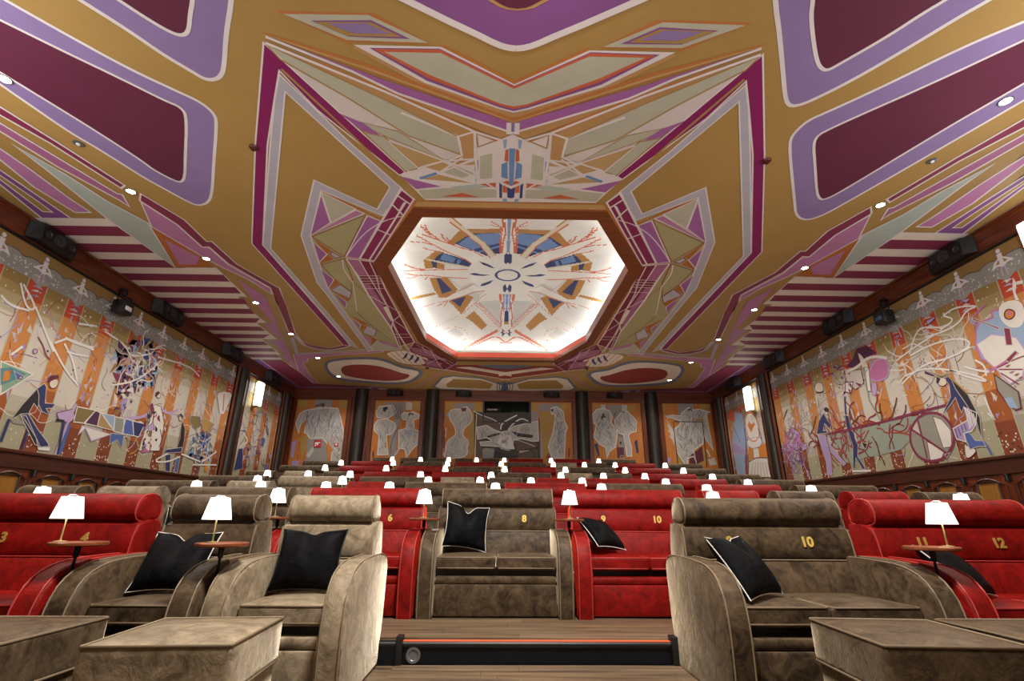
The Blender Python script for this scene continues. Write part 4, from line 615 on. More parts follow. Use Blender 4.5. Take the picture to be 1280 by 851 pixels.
MURAL_RIGHT = '''
s,7,8fa3bf,0,0:7.45,3.92 7.36,4.01 7.13,4 7.12,4.1 6.97,4.08 6.81,4.12 6.68,3.84 6.7,3.51 6.9,3.2 7.53,3.43 7.53,3.71
s,8,b56a96,0.03,0:7.45,3.92 7.36,4.01 7.13,4 7.12,4.1 6.97,4.08 6.81,4.12 6.68,3.84 6.7,3.51 6.9,3.2 7.53,3.43 7.53,3.71 7.45,3.92
s,8,d6d0c8,0,0:7.52,3.69 7.24,3.76 6.89,3.58 6.82,3.3 6.99,3.01 7.21,2.94 7.33,3.2 7.47,3.43
s,9,b29ac0,0.02,0:7.52,3.69 7.24,3.76 6.89,3.58 6.82,3.3 6.99,3.01 7.21,2.94 7.33,3.2 7.47,3.43 7.52,3.69
s,9,d6d0c8,0,1:6.94,4.17 6.62,4.08 6.72,3.71 6.94,3.75 7.03,3.98
s,10,d9d4d0,0.02,1:6.94,4.17 6.62,4.08 6.72,3.71 6.94,3.75 7.03,3.98 6.94,4.17
s,10,c97a2e,0,1:6.94,3.99 6.88,4.04 6.79,3.98 6.79,3.91 6.87,3.86 6.95,3.91
s,11,5c1f2e,0.02,1:6.94,3.99 6.88,4.04 6.79,3.98 6.79,3.91 6.87,3.86 6.95,3.91 6.94,3.99
s,11,b56a96,0,1:6.89,3.99 6.84,3.99 6.83,3.94 6.88,3.92
s,10,7a2744,0,0:7.45,4.13 7.09,3.82 7.09,3.78 7.27,3.95 7.45,4.09
s,11,bdb4ac,0.012,0:7.45,4.13 7.09,3.82 7.09,3.78 7.27,3.95 7.45,4.09 7.45,4.13
s,10,b56a96,0.025,1:7.45,4.13 7.17,4.25
s,10,7a2744,0,0:7.02,3.79 6.93,3.74 6.98,3.49 7.07,3.52
s,11,bdb4ac,0.012,0:7.02,3.79 6.93,3.74 6.98,3.49 7.07,3.52 7.02,3.79
s,10,7a2744,0,0:7.15,3.31 6.97,3.4 6.94,3.36 7.11,3.25
s,11,bdb4ac,0.012,0:7.15,3.31 6.97,3.4 6.94,3.36 7.11,3.25 7.15,3.31
s,10,b56a96,0.04,1:7.46,3.21 7.2,3.27 6.94,3.36
s,10,7a2744,0.02,1:7.32,3.23 6.99,3.28 6.77,3.28
s,10,7a2744,0.02,1:7.3,3.2 6.96,3.1
s,10,7a2744,0.02,1:7.29,3.14 7.09,2.91
s,10,7a2744,0,1:7.18,3.11 7.11,3.12 7.06,3.11 7.13,3.08
s,11,bdb4ac,0.012,1:7.18,3.11 7.11,3.12 7.06,3.11 7.13,3.08 7.18,3.11
s,10,7a2744,0,1:7.12,3.05 7.05,3.07 7.01,3.06 7.07,3.02
s,11,bdb4ac,0.012,1:7.12,3.05 7.05,3.07 7.01,3.06 7.07,3.02 7.12,3.05
s,10,7a2744,0,1:7.08,2.99 7.01,3.01 6.97,3 7.03,2.96
s,11,bdb4ac,0.012,1:7.08,2.99 7.01,3.01 6.97,3 7.03,2.96 7.08,2.99
s,10,7a2744,0,1:7.2,3.22 7.13,3.23 7.09,3.22 7.16,3.18
s,11,bdb4ac,0.012,1:7.2,3.22 7.13,3.23 7.09,3.22 7.16,3.18 7.2,3.22
s,8,8d8b80,0,0:7.4,3.15 7.29,3.01 7.13,2.8 7.17,2.56 7.26,2.55 7.35,2.68 7.43,2.9
s,9,5c1f2e,0.02,0:7.4,3.15 7.29,3.01 7.13,2.8 7.17,2.56 7.26,2.55 7.35,2.68 7.43,2.9 7.4,3.15
s,9,8fa3bf,0,0:7.37,2.76 7.25,2.75 7.21,2.57 7.33,2.6
s,9,7b6a3e,0,0:8.63,3.59 8.31,3.39 8.18,3.4 8.15,3.33 8.42,3.36 8.64,3.51
s,10,bdb4ac,0.012,0:8.63,3.59 8.31,3.39 8.18,3.4 8.15,3.33 8.42,3.36 8.64,3.51 8.63,3.59
s,10,4b2244,0,0:8.63,3.58 8.42,3.42 8.48,3.41 8.64,3.51
s,11,bdb4ac,0.012,0:8.63,3.58 8.42,3.42 8.48,3.41 8.64,3.51 8.63,3.58
s,10,d3c4b0,0,1:8.42,3.36 8.26,3.35 8.23,3.23 8.35,3.19 8.44,3.27
s,11,5c1f2e,0.012,1:8.42,3.36 8.26,3.35 8.23,3.23 8.35,3.19 8.44,3.27 8.42,3.36
s,10,231e22,0,0:8.41,3.41 8.34,3.34 8.43,3.25 8.46,3.3
s,11,bdb4ac,0.012,0:8.41,3.41 8.34,3.34 8.43,3.25 8.46,3.3 8.41,3.41
s,9,2a2f5c,0,0:8.27,3.41 8.07,3.2 7.95,3 7.85,2.55 7.93,2.21 7.95,2.36 7.96,2.55 8.07,2.78 8.14,2.69 8.16,2.8 8.17,2.96 8.37,2.82 8.53,2.72 8.26,2.99 8.22,3.18
s,10,bdb4ac,0.012,0:8.27,3.41 8.07,3.2 7.95,3 7.85,2.55 7.93,2.21 7.95,2.36 7.96,2.55 8.07,2.78 8.14,2.69 8.16,2.8 8.17,2.96 8.37,2.82 8.53,2.72 8.26,2.99 8.22,3.18 8.27,3.41
s,10,231e22,0,0:8.16,3.34 7.95,3.03 7.85,2.55 7.93,2.23 7.93,2.54 8.02,2.83 8.12,3.1
s,11,bdb4ac,0.012,0:8.16,3.34 7.95,3.03 7.85,2.55 7.93,2.23 7.93,2.54 8.02,2.83 8.12,3.1 8.16,3.34
s,11,a8843e,0.025,1:8.24,3.4 8.06,3.17 7.94,2.97
s,9,a08cb8,0,0:8.07,2.77 7.88,2.64 7.95,2.47 8.06,2.37 8.22,2.36 8.22,2.22 8.38,2.29 8.39,2.47 8.09,2.55 8.05,2.62
s,10,d9d4d0,0.015,0:8.07,2.77 7.88,2.64 7.95,2.47 8.06,2.37 8.22,2.36 8.22,2.22 8.38,2.29 8.39,2.47 8.09,2.55 8.05,2.62 8.07,2.77
s,11,d9d4d0,0.018,0:8.05,2.75 8.08,2.41
s,11,d9d4d0,0.018,0:8.02,2.73 8.05,2.43
s,11,d9d4d0,0.018,0:8,2.7 8.02,2.45
s,11,d9d4d0,0.018,0:7.97,2.67 7.98,2.47
s,11,d9d4d0,0.018,0:7.94,2.64 7.95,2.49
s,11,2a2f5c,0.015,0:8.35,2.46 8.35,2.3
s,11,2a2f5c,0.015,0:8.29,2.48 8.28,2.33
s,11,2a2f5c,0.015,0:8.22,2.5 8.21,2.36
s,11,2a2f5c,0.015,0:8.16,2.52 8.15,2.39
s,10,4a5f9c,0,0:8.2,2.41 8.1,2.34 8.05,2.22 7.92,2.19 7.9,2.1 8.03,2.12 8.19,2.09 8.21,2.25
s,11,bdb4ac,0.012,0:8.2,2.41 8.1,2.34 8.05,2.22 7.92,2.19 7.9,2.1 8.03,2.12 8.19,2.09 8.21,2.25 8.2,2.41
s,10,4a5f9c,0.03,1:7.92,2.19 7.88,2.1 7.85,1.96
s,9,d6d0c8,0,1:8.26,2.23 8.23,2.15 8.05,2.07 8.23,1.96 8.32,1.96
s,10,5c1f2e,0.012,1:8.26,2.23 8.23,2.15 8.05,2.07 8.23,1.96 8.32,1.96 8.26,2.23
s,8,8d8b80,0,0:8.42,2.33 8.46,2.24 8.52,2.17 8.6,2.1 8.69,2.04 8.79,2 8.9,1.99 9,1.99 9.1,2.01 9.19,2.05 9.27,2.11 9.32,2.19 9.35,2.28 9.36,2.37 9.34,2.47 9.3,2.57 9.23,2.65 9.14,2.72 9.04,2.78 8.93,2.81 8.82,2.82 8.72,2.81 8.62,2.78 8.54,2.73 8.48,2.67 8.43,2.59 8.41,2.51 8.4,2.42
s,9,d6d0c8,0,0:8.72,2.75 8.56,2.66 8.44,2.45 8.51,2.18 8.69,2.18
s,10,5c1f2e,0.012,0:8.72,2.75 8.56,2.66 8.44,2.45 8.51,2.18 8.69,2.18 8.72,2.75
s,9,d6d0c8,0,0:8.99,2.34 8.68,2.13 8.79,2 9.03,2
s,10,5c1f2e,0.012,0:8.99,2.34 8.68,2.13 8.79,2 9.03,2 8.99,2.34
s,9,bdb4ac,0,0:9.1,2.77 9.1,2.44 9.27,2.59
s,10,7a2744,0.05,0:8.42,2.33 8.46,2.24 8.52,2.17 8.6,2.1 8.69,2.04 8.79,2 8.9,1.99 9,1.99 9.1,2.01 9.19,2.05 9.27,2.11 9.32,2.19 9.35,2.28 9.36,2.37 9.34,2.47 9.3,2.57 9.23,2.65 9.14,2.72 9.04,2.78 8.93,2.81 8.82,2.82 8.72,2.81 8.62,2.78 8.54,2.73 8.48,2.67 8.43,2.59 8.41,2.51 8.4,2.42 8.42,2.33
s,10,7a2744,0.04,0:9.28,2.62 8.63,2.07
s,10,7a2744,0.03,0:9.06,2.76 9.08,2.05
s,11,7a2744,0,0:8.7,2.07 8.58,2.09 8.67,2.01
s,12,bdb4ac,0.012,0:8.7,2.07 8.58,2.09 8.67,2.01 8.7,2.07
s,7,8d9688,0,0:11.73,2.91 10.83,2.88 9.39,2.84 9.04,2.82 9.29,2.59 9.37,2.42 9.64,2.28 9.75,2.27 10.33,2.24 10.66,2.25 11.12,2.17 11.31,2.22
s,10,7a2744,0.022,0:11.73,2.93 10.44,2.89 9.38,2.87
s,10,7a2744,0.022,0:11.73,2.9 10.45,2.86 9.38,2.85
s,10,7a2744,0.022,0:9.58,2.89 8.38,2.89
s,10,7a2744,0.022,0:9.59,2.86 8.38,2.87
s,9,2a2f5c,0,0:12.14,2.97 11.95,3.27 11.71,3.42 11.63,3.23 11.52,3.09 11.63,3.03 11.75,3.18 11.87,3.02 11.71,2.98 11.74,2.94 11.96,2.97
s,10,bdb4ac,0.012,0:12.14,2.97 11.95,3.27 11.71,3.42 11.63,3.23 11.52,3.09 11.63,3.03 11.75,3.18 11.87,3.02 11.71,2.98 11.74,2.94 11.96,2.97 12.14,2.97
s,10,231e22,0,0:11.69,3.52 11.57,3.54 11.47,3.46 11.53,3.38 11.66,3.44
s,11,bdb4ac,0.012,0:11.69,3.52 11.57,3.54 11.47,3.46 11.53,3.38 11.66,3.44 11.69,3.52
s,9,d3c4b0,0,0:11.61,3.46 11.52,3.41 11.6,3.34 11.67,3.38
s,10,5c1f2e,0.012,0:11.61,3.46 11.52,3.41 11.6,3.34 11.67,3.38 11.61,3.46
s,9,a08cb8,0,0:12.11,2.96 11.83,2.92 11.78,2.38 11.86,1.99 12.04,2.01 11.99,2.29 12.05,2.64
s,10,bdb4ac,0.012,0:12.11,2.96 11.83,2.92 11.78,2.38 11.86,1.99 12.04,2.01 11.99,2.29 12.05,2.64 12.11,2.96
s,9,a08cb8,0,0:11.8,2.87 11.69,2.65 11.57,2.47 11.3,2.19 11.4,2.15 11.74,2.49
s,10,bdb4ac,0.012,0:11.8,2.87 11.69,2.65 11.57,2.47 11.3,2.19 11.4,2.15 11.74,2.49 11.8,2.87
s,10,231e22,0.03,1:12.13,2.95 12.15,2.54 12.13,2.48
s,9,231e22,0.02,1:12.03,3.41 12.19,3.17 12.4,3.02
s,9,2a2f5c,0.045,0:10.84,3.73 10.96,3.23
s,9,2a2f5c,0,0:11,3.23 10.88,3.18 10.88,2.86 10.79,2.76 10.84,2.69 10.79,2.52 10.88,2.3 10.72,2.02 10.81,2.02 10.94,2.28 11.05,2.05 11.1,2.06 10.95,2.55 11.02,2.93
s,10,bdb4ac,0.012,0:11,3.23 10.88,3.18 10.88,2.86 10.79,2.76 10.84,2.69 10.79,2.52 10.88,2.3 10.72,2.02 10.81,2.02 10.94,2.28 11.05,2.05 11.1,2.06 10.95,2.55 11.02,2.93 11,3.23
s,10,231e22,0,0:10.66,2.58 10.49,2.51 10.6,2.41
s,11,bdb4ac,0.012,0:10.66,2.58 10.49,2.51 10.6,2.41 10.66,2.58
s,10,d9d4d0,0.02,1:10.82,2.79 10.79,2.6
s,10,d9d4d0,0,0:11.16,2.03 10.56,1.99 10.59,1.95 11.14,1.99
s,8,b56a96,0,1:9.97,3.94 9.7,4.13 9.43,4.07 9.41,3.87 9.53,3.67 9.85,3.69 10,3.8
s,9,b29ac0,0.025,1:9.97,3.94 9.7,4.13 9.43,4.07 9.41,3.87 9.53,3.67 9.85,3.69 10,3.8 9.97,3.94
s,8,4b2244,0,0:10.6,4.23 10.33,4.35 10.16,4.51 9.85,4.48 9.64,4.25 9.93,4.25 10.39,4.16
s,9,7a2744,0.02,0:10.6,4.23 10.33,4.35 10.16,4.51 9.85,4.48 9.64,4.25 9.93,4.25 10.39,4.16 10.6,4.23
s,9,d3c4b0,0,0:10.15,4.43 10.07,4.35 9.98,4.19 9.94,4.03 10.06,3.96 10.13,4.08 10.15,4.29
s,10,5c1f2e,0.012,0:10.15,4.43 10.07,4.35 9.98,4.19 9.94,4.03 10.06,3.96 10.13,4.08 10.15,4.29 10.15,4.43
s,10,d6d0c8,0.06,1:10.67,4.14 10.26,4.12 10.01,4.22 9.71,4.2 9.4,4.06
s,8,bdb4ac,0,0:10.67,4.13 10.17,4.06 10.19,3.75 10.48,3.68 10.7,3.94
s,9,7a2744,0.02,0:10.67,4.13 10.17,4.06 10.19,3.75 10.48,3.68 10.7,3.94 10.67,4.13
s,9,7a2744,0,0:10.46,3.85 10.24,3.74 10.33,3.69
s,10,bdb4ac,0.012,0:10.46,3.85 10.24,3.74 10.33,3.69 10.46,3.85
s,9,d6d0c8,0,0:10.09,4.07 9.94,4.03 10.04,3.52 10.15,3.59
s,10,5c1f2e,0.012,0:10.09,4.07 9.94,4.03 10.04,3.52 10.15,3.59 10.09,4.07
s,10,7f9a86,0.03,1:10.06,4.06 10.16,3.37 10.14,3.34 9.98,2.92
s,8,d6d0c8,0,0:10.74,3.92 10.49,3.86 10.64,3.64 10.81,3.71
s,9,4b2244,0.02,0:10.74,3.92 10.49,3.86 10.64,3.64 10.81,3.71 10.74,3.92
s,8,b29ac0,0,1:9.98,3.7 9.82,3.68 9.9,3.44 10.04,3.42
s,9,b56a96,0.02,1:9.98,3.7 9.82,3.68 9.9,3.44 10.04,3.42 9.98,3.7
s,8,b29ac0,0,0:12.93,2.98 12.94,2.73 13.42,2.91
s,9,5c1f2e,0.012,0:12.93,2.98 12.94,2.73 13.42,2.91 12.93,2.98
s,9,b56a96,0,0:13.59,2.86 13.57,3 13.28,3.25
s,10,b29ac0,0,0:13.13,3.33 12.83,3.12 13.14,2.95
s,11,5c1f2e,0.012,0:13.13,3.33 12.83,3.12 13.14,2.95 13.13,3.33
s,8,b56a96,0,0:13.14,2.76 13.29,2.67 13.49,3.06
s,9,b29ac0,0,0:13.59,3.14 13.35,3.22 13.12,3.2
s,10,5c1f2e,0.012,0:13.59,3.14 13.35,3.22 13.12,3.2 13.59,3.14
s,10,b56a96,0,0:12.93,3.15 12.81,2.86 13.31,2.88
s,8,b29ac0,0,0:13.45,2.75 13.55,2.83 13.39,3.21
s,9,5c1f2e,0.012,0:13.45,2.75 13.55,2.83 13.39,3.21 13.45,2.75
s,9,b56a96,0,0:13.33,3.33 12.99,3.22 13.08,3.04
s,10,b29ac0,0,0:12.98,2.88 13.06,2.68 13.46,2.96
s,11,5c1f2e,0.012,0:12.98,2.88 13.06,2.68 13.46,2.96 12.98,2.88
s,8,b56a96,0,0:13.62,2.96 13.52,3.1 13.21,3.25
s,9,b29ac0,0,0:13.03,3.29 12.79,3.02 13.2,2.91
s,10,5c1f2e,0.012,0:13.03,3.29 12.79,3.02 13.2,2.91 13.03,3.29
s,10,b56a96,0,0:13.26,2.73 13.41,2.71 13.47,3.12
s,8,b29ac0,0,0:13.51,3.24 13.21,3.25 13.08,3.15
s,9,5c1f2e,0.012,0:13.51,3.24 13.21,3.25 13.08,3.15 13.51,3.24
s,9,b56a96,0,0:12.92,3.05 12.88,2.77 13.38,2.89
s,9,b29ac0,0.05,1:13.34,2.69 13.32,2.24 13.34,2
s,9,b29ac0,0.04,1:13.05,2.53 12.83,2.2 12.76,1.95
s,9,4b2244,0.03,1:13.21,3.81 13.47,3.59
s,9,b29ac0,0,0:12.84,2.81 12.62,2.84 12.64,2.69 12.86,2.67
s,10,5c1f2e,0.012,0:12.84,2.81 12.62,2.84 12.64,2.69 12.86,2.67 12.84,2.81
s,9,d9d4d0,0.03,1:7.94,4.37 7.67,4.42 7.27,4.27 7.51,4.29 7.68,4.14 8,4.1 8.41,4.14
s,9,d9d4d0,0.03,1:8.85,3.96 8.61,4.27 8.41,4.35 8.03,4.18
s,9,d9d4d0,0.03,1:9.21,3.47 8.84,3.62 8.53,3.68 8.09,3.63 7.64,3.68
s,9,d9d4d0,0.03,1:8.16,3.45 7.78,3.19 7.51,3.05 7.7,3.23 8.13,3.43
s,9,d9d4d0,0.03,1:7.67,2.85 7.65,2.59 7.61,2.45 7.7,2.6
s,9,d9d4d0,0.03,1:8.84,3.93 8.3,3.98 7.76,3.9 7.57,3.72 7.94,3.64
s,9,d9d4d0,0.03,1:9.22,3.93 8.7,4.05 8.2,4.12
s,9,d9d4d0,0.03,1:9.09,3.6 8.62,3.62 8.16,3.45
s,9,d9d4d0,0.03,1:7.94,4.37 7.74,4.22 8.07,4.16
s,9,d9d4d0,0.03,1:7.63,3.46 7.5,3.33 7.53,3.16
s,9,d9d4d0,0.03,1:7.85,3.41 7.58,3.25 7.38,3.19
s,9,d9d4d0,0,0:6.64,4.46 6.62,4.35 6.68,4.23 6.67,4.09 6.72,4.12 6.71,4.29
s,9,d9d4d0,0.05,1:6.62,4.35 6.53,4.33
s,9,d9d4d0,0,0:6.77,4.48 6.68,4.44 6.76,4.42
s,9,b29ac0,0,0:7.56,4.49 7.37,4.45 7.46,4.4
s,10,5c1f2e,0.012,0:7.56,4.49 7.37,4.45 7.46,4.4 7.56,4.49
s,9,b29ac0,0,0:8.3,4.42 8.08,4.42 8.13,4.38 8.29,4.33
s,10,5c1f2e,0.012,0:8.3,4.42 8.08,4.42 8.13,4.38 8.29,4.33 8.3,4.42
s,8,d3c4b0,0,1:11.87,4.08 11.72,4.19 11.52,4.1 11.54,3.89 11.84,3.96
s,9,5c1f2e,0.012,1:11.87,4.08 11.72,4.19 11.52,4.1 11.54,3.89 11.84,3.96 11.87,4.08
s,9,231e22,0.02,1:11.84,3.96 11.72,3.9 11.54,3.91
'''
PANEL_LEFT = '''
s,7,2a2f5c,0,0:14.71,2.83 14.94,2.88 15.14,2.32 14.66,2.21
s,8,bdb4ac,0.012,0:14.71,2.83 14.94,2.88 15.14,2.32 14.66,2.21 14.71,2.83
s,7,4a5f9c,0,0:15.97,3.39 16.24,3.34 16.19,3.07 16.02,3.09
s,8,bdb4ac,0.012,0:15.97,3.39 16.24,3.34 16.19,3.07 16.02,3.09 15.97,3.39
s,7,a08cb8,0,0:16.65,2.95 16.88,2.89 16.76,2.78
s,8,bdb4ac,0.012,0:16.65,2.95 16.88,2.89 16.76,2.78 16.65,2.95
s,7,4a5f9c,0,0:16.48,2.58 16.61,2.63 16.78,2.47 16.6,2.41
s,8,bdb4ac,0.012,0:16.48,2.58 16.61,2.63 16.78,2.47 16.6,2.41 16.48,2.58
s,8,2a2f5c,0.025,1:15.2,2.65 15.39,2.71 15.53,2.48 15.36,2.34 15.24,2.49
s,8,2a2f5c,0.025,1:15.2,3.9 15.46,3.96 15.46,3.7 15.31,3.62 15.2,3.78
s,8,2a2f5c,0.025,1:15.98,3.74 16.3,3.71 16.45,3.46 16.18,3.6
s,8,2a2f5c,0.025,1:15.21,3.06 15.39,3.04 15.37,2.87 15.23,2.9
s,8,2a2f5c,0.025,1:14.63,3.34 15,3.38 14.92,3.14 14.74,2.95
s,8,2a2f5c,0.025,1:16.04,3.85 16.16,4.05 16.18,3.74 16.41,3.41
s,8,b29ac0,0.05,1:14.64,3.63 14.63,3.46
s,8,d6d0c8,0.05,1:14.82,3.29 15.18,3.14 14.98,2.99
'''
PANEL_RIGHT = '''
s,7,8fa3bf,0,0:16.24,4.38 15.76,4.19 15.73,3.41 16.17,2.36 16.69,2.4 16.77,3.38
s,8,a08cb8,0.03,0:16.24,4.38 15.76,4.19 15.73,3.41 16.17,2.36 16.69,2.4 16.77,3.38 16.24,4.38
s,8,a08cb8,0,0:16.75,3.47 16.38,3.33 15.88,3.09 15.98,2.93 16.76,3.11
s,9,bdb4ac,0.012,0:16.75,3.47 16.38,3.33 15.88,3.09 15.98,2.93 16.76,3.11 16.75,3.47
s,9,2a2f5c,0.03,1:15.76,3.76 15.79,3.24 16.06,2.69
s,9,231e22,0.02,1:16.49,3.93 16.17,3.39
s,8,d6d0c8,0,1:15.59,4.12 15.16,4.16 14.9,3.9 14.83,3.47 15.12,3.23 15.53,3.33 15.65,3.65
s,9,cf5a34,0.03,1:15.59,4.12 15.16,4.16 14.9,3.9 14.83,3.47 15.12,3.23 15.53,3.33 15.65,3.65 15.59,4.12
s,9,c97a2e,0,0:15.33,3.94 15.03,3.76 15.36,3.56 15.51,3.8
s,10,d9d4d0,0,1:15.34,4.03 15.1,3.96 15.12,3.77 15.37,3.82
s,8,d6d0c8,0,1:15.69,3.4 14.83,3.35 14.79,3.1 15.36,3.04 15.71,3.19
s,9,a08cb8,0.02,1:15.69,3.4 14.83,3.35 14.79,3.1 15.36,3.04 15.71,3.19 15.69,3.4
s,7,c97a2e,0,0:15.68,3.15 14.62,3.11 14.62,2.73 15.71,2.77
s,9,d6d0c8,0,0:15.39,3.07 15.06,3.04 15.07,2.74 15.44,2.78
s,10,5c1f2e,0.012,0:15.39,3.07 15.06,3.04 15.07,2.74 15.44,2.78 15.39,3.07
s,9,d6d0c8,0,0:15.78,2.7 15.27,2.78 14.64,2.69 14.62,2.15 15.97,2.26
s,10,5c1f2e,0.02,0:15.78,2.7 15.27,2.78 14.64,2.69 14.62,2.15 15.97,2.26 15.78,2.7
s,10,5c1f2e,0.015,1:15.52,2.67 15.78,2.25
s,10,5c1f2e,0.015,1:15.37,2.65 15.57,2.23
s,10,5c1f2e,0.015,1:15.22,2.64 15.36,2.21
s,10,5c1f2e,0.015,1:15.08,2.62 15.15,2.2
s,10,5c1f2e,0.015,1:14.94,2.61 14.96,2.18
s,10,5c1f2e,0.015,1:14.8,2.59 14.76,2.17
s,10,5c1f2e,0.015,1:14.66,2.58 14.62,2.15
s,9,cf5a34,0.06,1:15.93,4.41 15.44,4.44 15.18,4.25
s,9,4a5f9c,0.03,1:14.91,3.61 14.78,3.26
s,7,cf5a34,0,0:16.62,4.51 16.32,4.45 16.29,4.07 16.68,4.17
'''
